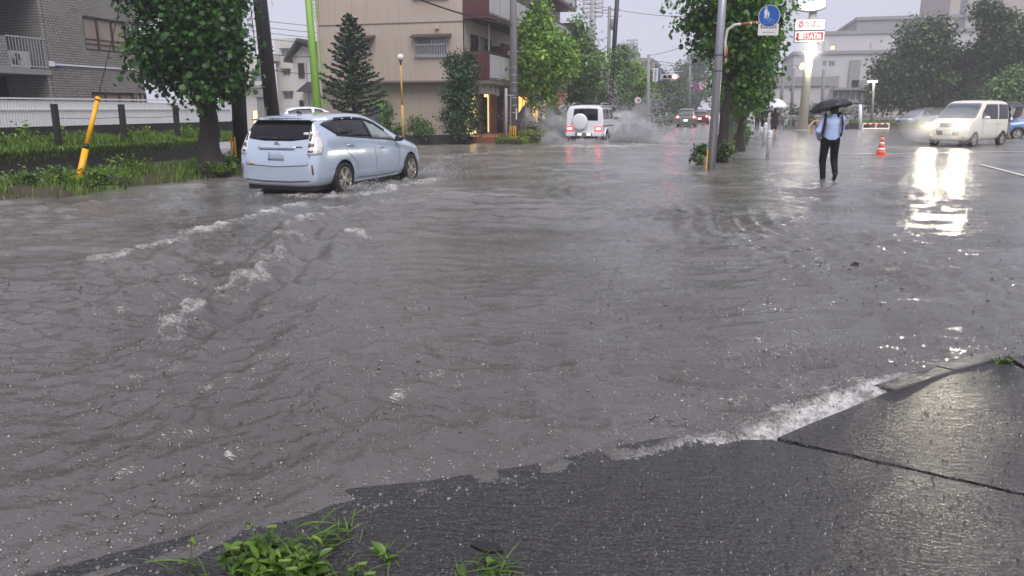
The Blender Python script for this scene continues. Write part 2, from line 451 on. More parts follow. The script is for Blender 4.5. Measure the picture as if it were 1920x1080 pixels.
def crown_arr(rng, blobs, clumps, per, size, shape, spread=.3, outer=.5, up=.5, droop=0.):
    vol = np.array([b[3] * b[4] * b[5] for b in blobs]) ** (2 / 3); pick = rng.choice(len(blobs), clumps, p=vol / vol.sum())
    B = np.array(blobs)[pick]
    d = rng.normal(size=(clumps, 3)); d /= np.linalg.norm(d, axis=1, keepdims=True)
    r = outer + (1 - outer) * rng.random((clumps, 1)) ** .6
    r *= 1 + .30 * rng.normal(size=(clumps, 1)) * (rng.random((clumps, 1)) < .4)
    cc = B[:, :3] + d * r * B[:, 3:6]
    n = clumps * per
    C = np.repeat(cc, per, 0) + rng.normal(size=(n, 3)) * spread * np.array([1, 1, .75])
    out = np.repeat(d, per, 0)
    Nn = out * .55 + np.array([0, 0, up]) + rng.normal(size=(n, 3)) * .55
    Yd = out * .8 + np.array([0, 0, -droop]) + rng.normal(size=(n, 3)) * .6
    t = np.clip(np.repeat(rng.random(clumps), per) * .5 + rng.random(n) * .5 + rng.normal(size=n) * .12, 0, 1)
    return leaves_arr(C, Nn, Yd, size * (.45 + .95 * rng.random(n) ** 1.3), shape, t ** 1.3)

def leaf_obj(name, parts, mat, parent):
    V = np.concatenate([p[0] for p in parts]); off = 0; Fs = []
    for p in parts: Fs.append(p[1] + off); off += len(p[0])
    return link(name, fastmesh(name, V, np.concatenate(Fs), mat, False, {"tint": np.concatenate([p[2] for p in parts])}), parent)

def wob(rng, a, b, n, k):
    a, b = np.array(a, float), np.array(b, float)
    return [tuple(a + (b - a) * i / n + (rng.normal(size=3) * k if 0 < i < n else 0)) for i in range(n + 1)]

def tree(name, label, loc, trunk_h, trunk_r, blobs, clumps, per, size, shape='kite', mat='leafB', seed=1, group=None, spread=.3, outer=.5, bark='bark', lean=(0, 0), droop=.2, cat='tree', up=.5):
    rng = np.random.default_rng(seed)
    t = thing(name, label, cat, loc, 0, group)
    m = MB()
    top = (lean[0], lean[1], trunk_h)
    p = wob(rng, (0, 0, -.15), top, 6, trunk_r * .22)
    m.tube(p, [trunk_r * (1.45 if i == 0 else 1.12 if i == 1 else 1 - .09 * i + (.1 * rng.random())) for i in range(7)], 12)
    for b in blobs:
        e = np.array(b[:3]) + rng.normal(size=3) * .1
        s = np.array(top) * (1 - .25 * rng.random())
        m.tube(wob(rng, s, e, 4, .06), [trunk_r * .5, trunk_r * .4, trunk_r * .3, trunk_r * .2, trunk_r * .1], 6)
        for k in range(3):
            e2 = np.array(b[:3]) + rng.normal(size=3) * np.array(b[3:6]) * .55
            m.tube(wob(rng, e, e2, 3, .05), [trunk_r * .2, trunk_r * .15, trunk_r * .1, .012], 5)
    m.build('trunk', bark, t, True)
    leaf_obj('crown', [crown_arr(rng, blobs, clumps, per, size, shape, spread, outer, up, droop)], mat, t)
    return t

def conifer(name, label, loc, h, rad, seed, group=None, z0=.25, n=150, mat='needle', per=46):
    rng = np.random.default_rng(seed); t = thing(name, label, 'tree', loc, 0, group)
    m = MB(); m.tube([(0, 0, -.1), (0.02, 0, h * .5), (0, 0, h * .97)], [.09, .06, .012], 8)
    parts = []; Cs = []; Ns = []; Ys = []; Sz = []; T = []
    for i in range(n):
        f = (i + .5) / n; z = z0 + (h - z0) * f ** .92
        L = rad * (1 - f) ** .75 * (.7 + .45 * rng.random()) + .10
        if f < .08: L *= .75
        a = i * 2.399 + rng.normal() * .2
        d = np.array([math.cos(a), math.sin(a), 0]); tip = .12 + .25 * f
        pts = [np.array([0, 0, z]) + d * L * u + np.array([0, 0, (-.22 * u + .28 * u * u + tip * u) * L]) for u in (0, .33, .66, 1.)]
        m.tube(pts, [.018, .012, .008, .004], 4)
        k = max(10, int(per * L / rad + 8)); u = rng.random(k) ** .7
        base = np.array([0, 0, z]) + np.outer(u * L, d) + np.outer((-.22 * u + .28 * u * u + tip * u) * L, [0, 0, 1])
        side = np.cross(d, [0, 0, 1]); lat = rng.normal(size=k) * .10 * (1.2 - u)
        base = base + np.outer(lat * (L + .2), side) + rng.normal(size=(k, 3)) * .025
        Cs.append(base); Ns.append(np.array([0, 0, .8]) + rng.normal(size=(k, 3)) * .5)
        Ys.append(d * 1.0 + np.outer(np.sign(lat) * .6, side) + np.array([0, 0, .25]) + rng.normal(size=(k, 3)) * .35)
        Sz.append(.13 + .10 * rng.random(k)); T.append(np.clip(rng.random(k) * .5 + .5 * rng.random(), 0, 1) ** 1.5)
    m.build('trunk', 'bark', t, True)
    A = leaves_arr(np.concatenate(Cs), np.concatenate(Ns), np.concatenate(Ys), np.concatenate(Sz), 'kite', np.concatenate(T))
    leaf_obj('crown', [A], mat, t)
    return t

def bush(name, label, loc, blobs, clumps, per, size, mat='bush', seed=3, shape='oval', group=None, cat='bush', spread=.09):
    rng = np.random.default_rng(seed); t = thing(name, label, cat, loc, 0, group)
    m = MB()
    for b in blobs:
        for k in range(5):
            e = np.array(b[:3]) + rng.normal(size=3) * np.array(b[3:6]) * .5
            m.tube(wob(rng, (b[0] * .5, b[1] * .5, -.12), e, 3, .03), [.02, .015, .01, .006], 5)
    m.build('stem', 'bark', t, True)
    leaf_obj('foliage', [crown_arr(rng, blobs, clumps, per, size, shape, spread, .35, .5)], mat, t)
    return t

def blades(rng, P, h, w, bend=.5):
    # bent tapering grass blades as two quads + tip packed in triangles
    n = len(P); a = rng.random(n) * 6.283
    d = np.stack([np.cos(a), np.sin(a), np.zeros(n)], 1); s = np.stack([-np.sin(a), np.cos(a), np.zeros(n)], 1)
    h = h[:, None]; w = w[:, None]; b = (bend * (.3 + rng.random(n)))[:, None] * h
    up = np.array([0, 0, 1.])
    p0 = P - s * w; p1 = P + s * w
    m = P + up * h * .6 + d * b * .35; q0 = m - s * w * .8; q1 = m + s * w * .8
    t = P + up * h * (1 - .25 * b / h) + d * b
    V = np.stack([p0, p1, q1, q0, t], 1).reshape(-1, 3)
    F = (np.arange(n) * 5)[:, None, None] + np.array([(0, 1, 2), (0, 2, 3), (3, 2, 4)])[None]
    return V, F.reshape(-1, 3), np.repeat(rng.random(n), 5)

# ------------------------------------------------------------------ flood water
def seg_dist(x, y, pl):
    best = np.full(x.shape, 1e9); tt = np.zeros(x.shape); sgn = np.zeros(x.shape)
    L = 0; tot = sum(math.hypot(pl[i + 1][0] - pl[i][0], pl[i + 1][1] - pl[i][1]) for i in range(len(pl) - 1))
    for i in range(len(pl) - 1):
        ax, ay = pl[i][:2]; bx, by = pl[i + 1][:2]; dx, dy = bx - ax, by - ay; l2 = dx * dx + dy * dy + 1e-12
        t = np.clip(((x - ax) * dx + (y - ay) * dy) / l2, 0, 1)
        d = np.hypot(x - ax - t * dx, y - ay - t * dy); k = d < best
        best[k] = d[k]; tt[k] = ((L + t * math.sqrt(l2)) / tot)[k]
        sgn[k] = np.sign((x - ax) * dy - (y - ay) * dx)[k]
        L += math.sqrt(l2)
    return best, tt, sgn

SHORE = [(-2.6, .9), (-1.95, 1.55), (-1.6, 1.86), (-1.52, 2.05), (-1.3, 2.27), (-.96, 2.46), (-.64, 2.66), (-.45, 2.85), (-.02, 3.19), (.37, 3.46), (.68, 3.86), (1.0, 4.26), (1.42, 4.70), (1.84, 5.14), (3.0, 5.75), (5, 6.6)]
def px(*q): return [tuple(gp(*a)[:2]) for a in q]
# wake crests and foam lines: (points, crest height, crest width, foam amount, foam width)
CRESTS = [
    (px((600, 372), (520, 394), (440, 416), (350, 441), (270, 466), (190, 492), (120, 520)), .05, .16, 1.0, .20),
    (px((0, 398), (120, 386), (230, 375), (330, 362), (430, 352)), .03, .15, .6, .2),
    (px((0, 440), (110, 432), (240, 412), (330, 396), (430, 384)), .03, .15, .5, .2),
    (px((690, 378), (620, 398), (545, 430), (527, 470), (500, 512), (430, 550), (370, 585), (330, 625), (250, 680), (150, 740)), .13, .17, .9, .16),
    (px((590, 520), (540, 560), (480, 610), (400, 680), (300, 760), (180, 840)), .04, .12, .10, .06),
    (px((660, 425), (676, 440), (682, 455)), .03, .12, 1.0, .15),
    (px((310, 625), (345, 612), (372, 604)), .03, .12, 1.0, .14),
    (px((470, 372), (560, 366), (640, 370), (700, 362), (790, 345), (830, 330)), .05, .22, 1.0, .36),
    (px((640, 372), (700, 380), (760, 372)), .03, .2, .8, .3),
    (px((790, 300), (860, 292), (960, 284), (1050, 282)), .04, .4, .75, .4),
    (px((1000, 274), (1060, 274), (1110, 276), (1180, 274), (1240, 270)), .08, .6, 1.0, .9),
    (px((840, 330), (930, 322), (1040, 312)), .03, .25, .25, .15),
    (px((1080, 300), (1180, 294), (1300, 290)), .03, .3, .25, .2),
    (px((620, 480), (560, 530), (480, 590), (380, 660), (250, 740), (100, 820), (0, 870)), .065, .10, .2, .07),
    (px((640, 540), (590, 590), (520, 650), (420, 740), (300, 830), (150, 930), (60, 1000)), .05, .08, .12, .05),
    (px((560, 440), (500, 470), (400, 510), (280, 545), (150, 590), (0, 640)), .065, .14, .4, .12),
    (px((420, 450), (300, 490), (180, 530), (60, 560)), .055, .13, .4, .12),
    (px((300, 900), (200, 960), (100, 1020), (30, 1070)), .025, .06, .05, .04),
    (px((480, 800), (400, 870), (300, 950), (200, 1040)), .025, .06, .05, .04),
    (px((1525, 346), (1545, 343), (1575, 338)), .03, .10, .7, .10),
    (px((1300, 322), (1330, 326), (1370, 318)), .03, .12, .6, .10),
    (px((1140, 402), (1230, 392), (1300, 404)), .05, .14, .12, .05),
    (px((1240, 322), (1320, 330), (1420, 326), (1500, 318)), .03, .16, .2, .1),
    (px((1260, 360), (1400, 340), (1560, 330)), .025, .14, .12, .08),
    (px((1230, 760), (1380, 742), (1500, 730)), .035, .06, .0, .05),
    (px((1100, 812), (1240, 806), (1380, 796)), .035, .06, .0, .05),
    (px((1200, 690), (1420, 682), (1600, 664)), .03, .07, .0, .05),
]
def water_arrays():
    rng = np.random.default_rng(11)
    r = 1.15 * np.exp(np.arange(0, 1000) * .0055)
    a = np.linspace(-1.08, 1.08, 640)
    Rr, A = np.meshgrid(r, a, indexing='ij'); A = A - YAW
    x = (Rr * np.sin(A)).ravel(); y = (Rr * np.cos(A)).ravel(); rr = Rr.ravel()
    res = rr * .0060
    h = np.zeros_like(x)
    warpx = .35 * np.sin(x * .9 + y * .55) + .22 * np.sin(x * .37 - y * 1.3 + 2)
    warpy = .35 * np.sin(y * .8 - x * .6 + 1) + .2 * np.sin(x * 1.7 + y * .4)
    for i in range(62):
        short = i < 44
        lam = .085 * (.42 / .085) ** rng.random() if short else .42 * (1.9 / .42) ** rng.random()
        th = rng.normal() * (.5 if short else .6) + YAW + .1 + (rng.random() < .12) * rng.normal() * 1.2
        k = 2 * math.pi / lam
        amp = ((.0125 if lam < .16 else .019) if short else .0085) * lam * (.5 + rng.random())
        ph = k * (-(x + warpx) * math.sin(th) + (y + warpy) * math.cos(th)) + rng.random() * 6.28
        fade = np.clip(lam / (res * 3.2) - .6, 0, 1)
        s = np.sin(ph) if i % 3 else 1 - 2 * np.abs(np.sin(ph / 2)) ** .8
        gate = .55 + .45 * np.sin(x * (.9 + .13 * (i % 7)) + y * (.5 + .11 * (i % 5)) + i) 
        h += amp * fade * gate * (s + .35 * s * s)
    patch = .62 + .5 * np.sin(x * .8 + y * .31 + 1) * np.sin(y * .55 - x * .3) + .25 * np.sin(x * .23 + y * .17)
    left = np.clip((-x - y * .12 - .3) / 3.5, 0, 1) * np.clip((16 - y) / 3, 0, 1)
    h *= np.clip(patch, .3, 1.3) * (1.0 + .7 * left)
    h *= np.clip(1 - (x - 2) / 30, .75, 1)                    # the forecourt is only filmed over
    foam = np.zeros_like(x)
    for pl, ch, cw, fa, fw in CRESTS:
        d, t, sg = seg_dist(x, y, pl)
        ends = np.clip(np.minimum(t, 1 - t) * 6, .0, 1)
        mod = .5 + .5 * np.sin(t * 37 + pl[0][0]) * np.sin(t * 13 + 1) * np.sin(t * 71)
        d = np.abs(d + cw * (.35 * np.sin(t * 43 + ch * 90) + .3 * np.sin(x * 7.3 - y * 5.1) + .25 * np.sin(x * 13 + y * 17)))
        h += ch * ends * mod * (np.exp(-(d / cw) ** 2) - .45 * np.exp(-((d - 1.9 * cw) / cw) ** 2))
        foam = np.maximum(foam, fa * np.clip(ends + .2, 0, 1) * (.55 + .45 * mod) * np.exp(-(d / fw) ** 2))
    d, t, sg = seg_dist(x, y, SHORE)
    brk = np.clip(np.exp(-((x - .50) / .85) ** 2), 0, 1)
    wig = .05 * np.sin(x * 17 + y * 9) + .04 * np.sin(x * 31 - y * 23) + .04 * np.sin(y * 11)
    foam = np.maximum(foam, (sg < 0) * (.62 + .42 * brk) * np.clip(np.exp(-((d - .02 + wig) / (.09 + .22 * brk)) ** 2), 0, 1))
    surge = (sg < 0) * (.3 + .7 * brk) * .045 * np.exp(-((d - .13) / .085) ** 2) * (1 + 5 * wig)
    wavy = left * .5 * np.clip(np.sin(x * 2.1 + y * 3.3) * np.sin(y * 1.7 - x * 2.6), 0, 1)
    foam = np.maximum(foam, wavy)
    dsh = np.where(sg < 0, d, 0)
    h *= np.where((y < 7) & (x > -2.6), np.clip(.12 + dsh / .8, .12, 1), 1)
    z = h + surge
    chop_sheen = np.maximum(np.clip((rr - 6) / 18, 0, 1) ** .8, .8 * np.clip((x - 1) / 4, 0, 1) * np.clip((rr - 5) / 8, 0, 1))  # grows with distance: churned water, plus a sky sheen painted in
    z = z + np.clip(foam, 0, 1) ** 1.5 * rng.normal(size=z.shape) * np.minimum(.0035 + res * .12, .012)
    nr, na = Rr.shape
    i = np.arange(nr - 1)[:, None] * na + np.arange(na - 1)[None]
    F = np.stack([i, i + na, i + na + 1, i + 1], -1).reshape(-1, 4)[:, ::-1]
    return np.stack([x, y, z], 1), F, foam, chop_sheen

def water_mat():
    m, n, l, p = newmat('flood_water')
    pos = n.new("ShaderNodeNewGeometry").outputs["Position"]
    fa = n.new("ShaderNodeAttribute"); fa.attribute_name = "foam"
    f = fa.outputs["Fac"]
    chop_sheen = n.new('ShaderNodeAttribute'); chop_sheen.attribute_name = 'chop_sheen'
    n1 = NZ(n, l, 9, 8, .72, pos); n2 = NZ(n, l, .5, 5, .6, pos); n3 = NZ(n, l, 42, 5, .7, pos)
    br = MATH(n, l, 'ADD', MATH(n, l, 'MULTIPLY', n1.outputs["Fac"], .5), MATH(n, l, 'MULTIPLY', n3.outputs["Fac"], .5))
    thr = MATH(n, l, 'MULTIPLY_ADD', f, -.36, .70)
    fm = MATH(n, l, 'MULTIPLY', MATH(n, l, 'SUBTRACT', br, thr), 6.0, clamp=True)
    fm = MATH(n, l, 'MULTIPLY', fm, MATH(n, l, 'MULTIPLY', f, 3.0, clamp=True))
    mud = MIX(n, l, RAMP(n, l, n2.outputs["Fac"], .35, .65), lin(66, 59, 51), lin(80, 75, 69))
    mud = MIX(n, l, MATH(n, l, 'MULTIPLY', chop_sheen.outputs['Fac'], RAMP(n, l, n2.outputs["Fac"], .2, .6)), mud, lin(128, 124, 118))  # far mud coloured paler, imitating sky sheen over churned water
    l.new(MIX(n, l, MATH(n, l, 'MULTIPLY', fm, .85), mud, lin(216, 212, 208)), p.inputs["Base Color"])
    l.new(MATH(n, l, 'ADD', MATH(n, l, 'MULTIPLY_ADD', fm, .45, .06), MATH(n, l, 'MULTIPLY', chop_sheen.outputs['Fac'], .12)), p.inputs["Roughness"])
    p.inputs["IOR"].default_value = 2.0; p.inputs["Specular IOR Level"].default_value = .5
    # rain: rings and pits
    sp = n.new("ShaderNodeSeparateXYZ"); l.new(pos, sp.inputs[0])
    hs = None
    for sc, off, amp in ((7.0, 0., 1.0), (11.5, 3.7, .8), (17., 9.1, .6)):
        cb = n.new("ShaderNodeCombineXYZ")
        l.new(MATH(n, l, 'ADD', sp.outputs[0], off), cb.inputs[0]); l.new(MATH(n, l, 'ADD', sp.outputs[1], off * 1.7), cb.inputs[1])
        v = n.new("ShaderNodeTexVoronoi"); v.voronoi_dimensions = '2D'; v.inputs["Scale"].default_value = sc; l.new(cb.outputs[0], v.inputs["Vector"])
        d = v.outputs["Distance"]
        sc_ = n.new("ShaderNodeSeparateColor"); l.new(v.outputs["Color"], sc_.inputs[0])
        ph = MATH(n, l, 'MULTIPLY', sc_.outputs[0], 6.28)
        w = MATH(n, l, 'COSINE', MATH(n, l, 'SUBTRACT', MATH(n, l, 'MULTIPLY', d, 38.), ph))
        env = MATH(n, l, 'SUBTRACT', 1.0, MATH(n, l, 'MULTIPLY', d, 2.6), clamp=True)
        env = MATH(n, l, 'MULTIPLY', env, MATH(n, l, 'MULTIPLY', sc_.outputs[1], amp))
        e = MATH(n, l, 'MULTIPLY', w, env)
        hs = e if hs is None else MATH(n, l, 'ADD', hs, e)
    mp = n.new("ShaderNodeMapping"); mp.inputs["Rotation"].default_value = (0, 0, -YAW); mp.inputs["Scale"].default_value = (.45, 1.35, 1)
    l.new(pos, mp.inputs["Vector"])
    r1 = NZ(n, l, 13, 5, .6, mp.outputs[0]); r2 = NZ(n, l, 52, 3, .6, mp.outputs[0])
    hh = MATH(n, l, 'ADD', MATH(n, l, 'MULTIPLY', r1.outputs["Fac"], 2.0), MATH(n, l, 'MULTIPLY', r2.outputs["Fac"], .4))
    hh = MATH(n, l, 'ADD', hh, MATH(n, l, 'MULTIPLY', hs, .6))
    hh = MATH(n, l, 'ADD', hh, MATH(n, l, 'MULTIPLY', MATH(n, l, 'MULTIPLY', fm, n3.outputs["Fac"]), 4.0))
    bn = n.new("ShaderNodeBump"); bn.inputs["Strength"].default_value = 1.0; bn.inputs["Distance"].default_value = .0045
    l.new(hh, bn.inputs["Height"]); l.new(bn.outputs[0], p.inputs["Normal"])
    return m
MT['water'] = water_mat()
WV, WF, WFOAM, WCHOP_SHEEN = water_arrays()
water = link('flood_water', fastmesh('flood_water', WV, WF, 'water', True, {"foam": WFOAM, "chop_sheen": WCHOP_SHEEN}))
tag(water, kind='structure', label='muddy grey flood water pocked by rain over the whole junction')

def wet_asphalt(name, c, ripple=1.0, rot=0.):
    m, n, l, p = newmat(name)
    pos = n.new("ShaderNodeNewGeometry").outputs["Position"]
    t = NZ(n, l, 160, 3, .6, pos); t2 = NZ(n, l, 2.2, 5, .6, pos)
    v = n.new("ShaderNodeTexVoronoi"); v.inputs["Scale"].default_value = 62; l.new(pos, v.inputs["Vector"])
    cc = MIX(n, l, t2.outputs["Fac"], tuple(x * .55 for x in c), tuple(x * 1.35 for x in c))
    l.new(MIX(n, l, MATH(n, l, 'MULTIPLY', RAMP(n, l, v.outputs["Distance"], .5, .15), .6), cc, tuple(min(1, x * 3.) for x in c)), p.inputs["Base Color"])
    mp = n.new("ShaderNodeMapping"); mp.inputs["Rotation"].default_value = (0, 0, rot); mp.inputs["Scale"].default_value = (.45, 1.5, 1); l.new(pos, mp.inputs["Vector"])
    r1 = NZ(n, l, 24, 4, .6, mp.outputs[0]); r2 = NZ(n, l, 70, 3, .6, mp.outputs[0])
    t4 = NZ(n, l, 7, 5, .6, pos); wet = RAMP(n, l, t4.outputs["Fac"], .25, .7)
    l.new(MATH(n, l, 'MULTIPLY_ADD', wet, -.08, .24), p.inputs["Roughness"])
    p.inputs["Specular IOR Level"].default_value = .42
    h = MATH(n, l, 'ADD', MATH(n, l, 'MULTIPLY', r1.outputs["Fac"], 2.0 * ripple), MATH(n, l, 'MULTIPLY', r2.outputs["Fac"], .9 * ripple))
    h = MATH(n, l, 'ADD', h, MATH(n, l, 'MULTIPLY', t.outputs["Fac"], .35)); h = MATH(n, l, 'ADD', h, MATH(n, l, 'MULTIPLY', v.outputs["Distance"], .45))
    bn = n.new("ShaderNodeBump"); bn.inputs["Strength"].default_value = .9; bn.inputs["Distance"].default_value = .014
    l.new(h, bn.inputs["Height"]); l.new(bn.outputs[0], p.inputs["Normal"])
    return m
MT['asphalt'] = wet_asphalt('wet_asphalt', lin(52, 50, 52), 1.5, -.5)
MT['asphalt2'] = wet_asphalt('wet_apron_concrete', lin(54, 51, 54), 2.0, -.35)
MT['roadbed'] = M('road_asphalt', lin(62, 60, 60), .6, var=.2, scale=-2, bump=.3)

m = MB(); m.add([(-900, -60, -.13), (900, -60, -.13), (900, 1500, -.13), (-900, 1500, -.13)], [(0, 1, 2, 3)])
tag(m.build('road', 'roadbed'), kind='structure', label='asphalt road bed under the flood water')

# foreground apron: slabs with open joints, sloping under the water at the shore
def slab(poly, zfn, name, mat, parent, step=.05):
    P = [Vector((a[0], a[1])) for a in poly]; out = []
    for i, a in enumerate(P):
        b = P[(i + 1) % len(P)]; k = max(1, int((b - a).length / .05))
        out += [a + (b - a) * j / k for j in range(k)]
    n = len(out); xs = [p.x for p in P]; ys = [p.y for p in P]
    pts = list(out); x = min(xs)
    rnd = random.Random(5)
    def inside(q):
        c = False
        for i in range(len(P)):
            a, b = P[i], P[i - 1]
            if (a.y > q.y) != (b.y > q.y) and q.x < (b.x - a.x) * (q.y - a.y) / (b.y - a.y) + a.x: c = not c
        return c
    while x < max(xs):
        y = min(ys)
        while y < max(ys):
            q = Vector((x + rnd.uniform(-.3, .3) * step, y + rnd.uniform(-.3, .3) * step))
            if inside(q) and min((q - o).length for o in out[::3]) > step * .5: pts.append(q)
            y += step
        x += step
    v, e, f, *_ = delaunay_2d_cdt(pts, [], [list(range(n))], 1, 1e-5)
    vs = [(p.x, p.y, zfn(p.x, p.y)) for p in v]
    # border loop -> skirt
    from collections import Counter
    cnt = Counter()
    for t in f:
        for i in range(3): cnt[tuple(sorted((t[i], t[(i + 1) % 3])))] += 1
    m = MB(); m.add(vs, [list(t) for t in f]); low = {}
    for (a, b), c in cnt.items():
        if c == 1:
            for q in (a, b):
                if q not in low: low[q] = len(m.v); m.v.append((vs[q][0], vs[q][1], -.2))
            m.f.append([a, b, low[b], low[a]])
    return m.build(name, mat, parent)
def zsl(x, y):
    d, t, s = seg_dist(np.array([x]), np.array([y]), SHORE)
    d = float(d[0]) * (1 if s[0] > 0 else -1)
    return max(-.07, min(.10, (.028 if d > 0 else .028) + .06 * d)) + .003 * math.sin(x * 5 + y * 3) + .0012 * math.sin(x * 21 - y * 13)
MT['wetkerb'] = M('wet_kerb_stone', lin(64, 61, 58), .25, var=.3, scale=8, bump=.6, bscale=50)
pav = thing('pavement', None, None); tag(pav, 'dark wet asphalt apron in the foreground with open joints', kind='structure')
slab([(-2.9, .8), (-2.1, 1.75), (-1.75, 2.1), (-1.5, 2.45), (-1.1, 2.66), (-.75, 2.9), (-.15, 3.36), (.33, 3.44), (.80, 3.225), (1.24, 3.03), (3.4, 2.1), (3.4, .3), (-2.9, .3)], zsl, 'slab', 'asphalt', pav, .036)
slab([(.36, 3.47), (.70, 3.88), (1.02, 4.29), (1.40, 4.68), (1.80, 5.06), (1.84, 4.82), (1.98, 4.3), (3.4, 2.125), (1.25, 3.055), (.81, 3.25)], zsl, 'slab', 'asphalt2', pav)
slab([(1.86, 5.1), (3.0, 5.7), (4.4, 6.3), (4.4, 1.6), (3.43, 2.12), (2.01, 4.31), (1.87, 4.83)], zsl, 'slab', 'asphalt2', pav, .09)
m = MB()
for a, b in (((.99, 4.30), (1.40, 4.74)), ((1.41, 4.75), (1.83, 5.16))):
    mid = ((a[0] + b[0]) / 2, (a[1] + b[1]) / 2, -.047); L = math.hypot(b[0] - a[0], b[1] - a[1])
    m.box(mid, (L, .13, .16), math.atan2(b[1] - a[1], b[0] - a[0]), R(-4))
m.build('kerb', 'wetkerb', pav, bevel=.012)

# rain splashes: little crowns of water standing on the surface
def water_z(x, y):
    r = np.hypot(x, y); ir = np.clip(np.round(np.log(r / 1.15) / .0055).astype(int), 0, 999)
    ia = np.clip(np.round((np.arctan2(x, y) + YAW + 1.08) / 2.16 * 639).astype(int), 0, 639); return WV[ir * 640 + ia, 2]
def drop_sites(seed, n, rmax):
    rng = np.random.default_rng(seed); r = 2.0 * (rmax / 2.0) ** rng.random(n); a = (rng.random(n) - .5) * 1.9 - YAW
    x, y = r * np.sin(a), r * np.cos(a); d, t, s = seg_dist(x, y, SHORE); sd = np.where(s > 0, d, -d)
    zs = np.clip(.028 + .06 * sd, -.07, .10) + .003 * np.sin(x * 5 + y * 3) + .0012 * np.sin(x * 21 - y * 13)
    z = np.maximum(water_z(x, y), np.where(sd > -.6, zs, -9)); k = (x > -10.4) & (y > .5)
    return rng, x[k], y[k], z[k], r[k]
def splash_field():
    rng, x, y, wz, r = drop_sites(4, 9000, 24); n = len(x)
    sz = (.0015 + .0022 * rng.random(n) ** 3) * (1 + r * .06); hh = sz * (.8 + 2.4 * rng.random(n) ** 2)
    ang = rng.random(n) * 6.28; V = [np.stack([x + sz * np.cos(ang + q * 2.094), y + sz * np.sin(ang + q * 2.094), wz - .004], 1) for q in range(3)] + [np.stack([x, y, hh + wz], 1)]
    V = np.stack(V, 1).reshape(-1, 3); F = (np.arange(n) * 4)[:, None, None] + np.array([(0, 1, 3), (1, 2, 3), (2, 0, 3)])[None]
    return V, F.reshape(-1, 3)
def crater_field(wet):
    rng, x, y, wz, r = drop_sites(8, 11000, 16); d, t, s = seg_dist(x, y, SHORE); k = (s < 0) & (d > .04) if wet else (s > 0) & (d > .03)
    x, y, wz, r = x[k], y[k], wz[k], r[k]; n = len(x); Rr = (.0025 + .0065 * rng.random(n) ** 2) * (1 + .09 * r) if wet else (.002 + .004 * rng.random(n) ** 2)
    prof = ((1.0, -.10), (.72, .42), (.5, .40), (.12, .08)); V = []
    for rad, zz in prof:
        for q in range(7):
            a = q * 2 * math.pi / 7; V.append(np.stack([x + Rr * rad * math.cos(a), y + Rr * rad * math.sin(a), wz + Rr * zz], 1))
    V = np.stack(V, 1).reshape(-1, 3); T = [(i * 7 + q, i * 7 + (q + 1) % 7, (i + 1) * 7 + (q + 1) % 7, (i + 1) * 7 + q) for i in range(3) for q in range(7)]
    F = (np.arange(n) * 28)[:, None, None] + np.array(T)[None]; return V, F.reshape(-1, 4)
MT['drop'] = M('splash_water', lin(176, 176, 180), .12, var=.05, spec=.8)
V, F = splash_field()
o = link('rain_splashes', fastmesh('rain_splashes', V, F, 'drop')); tag(o, 'tiny rain splashes standing up from the flood water', 'splash', kind='stuff')
V, F = crater_field(False)
o = link('rain_craters', fastmesh('rain_craters', V, F, 'asphalt', True)); tag(o, 'rain drop craters in the water film on the dark apron', 'splash', kind='stuff')
V, F = crater_field(True)
o = link('rain_craters', fastmesh('rain_craters', V, F, 'water', True)); tag(o, 'small rain drop craters and rings pitting the flood water', 'splash', kind='stuff')

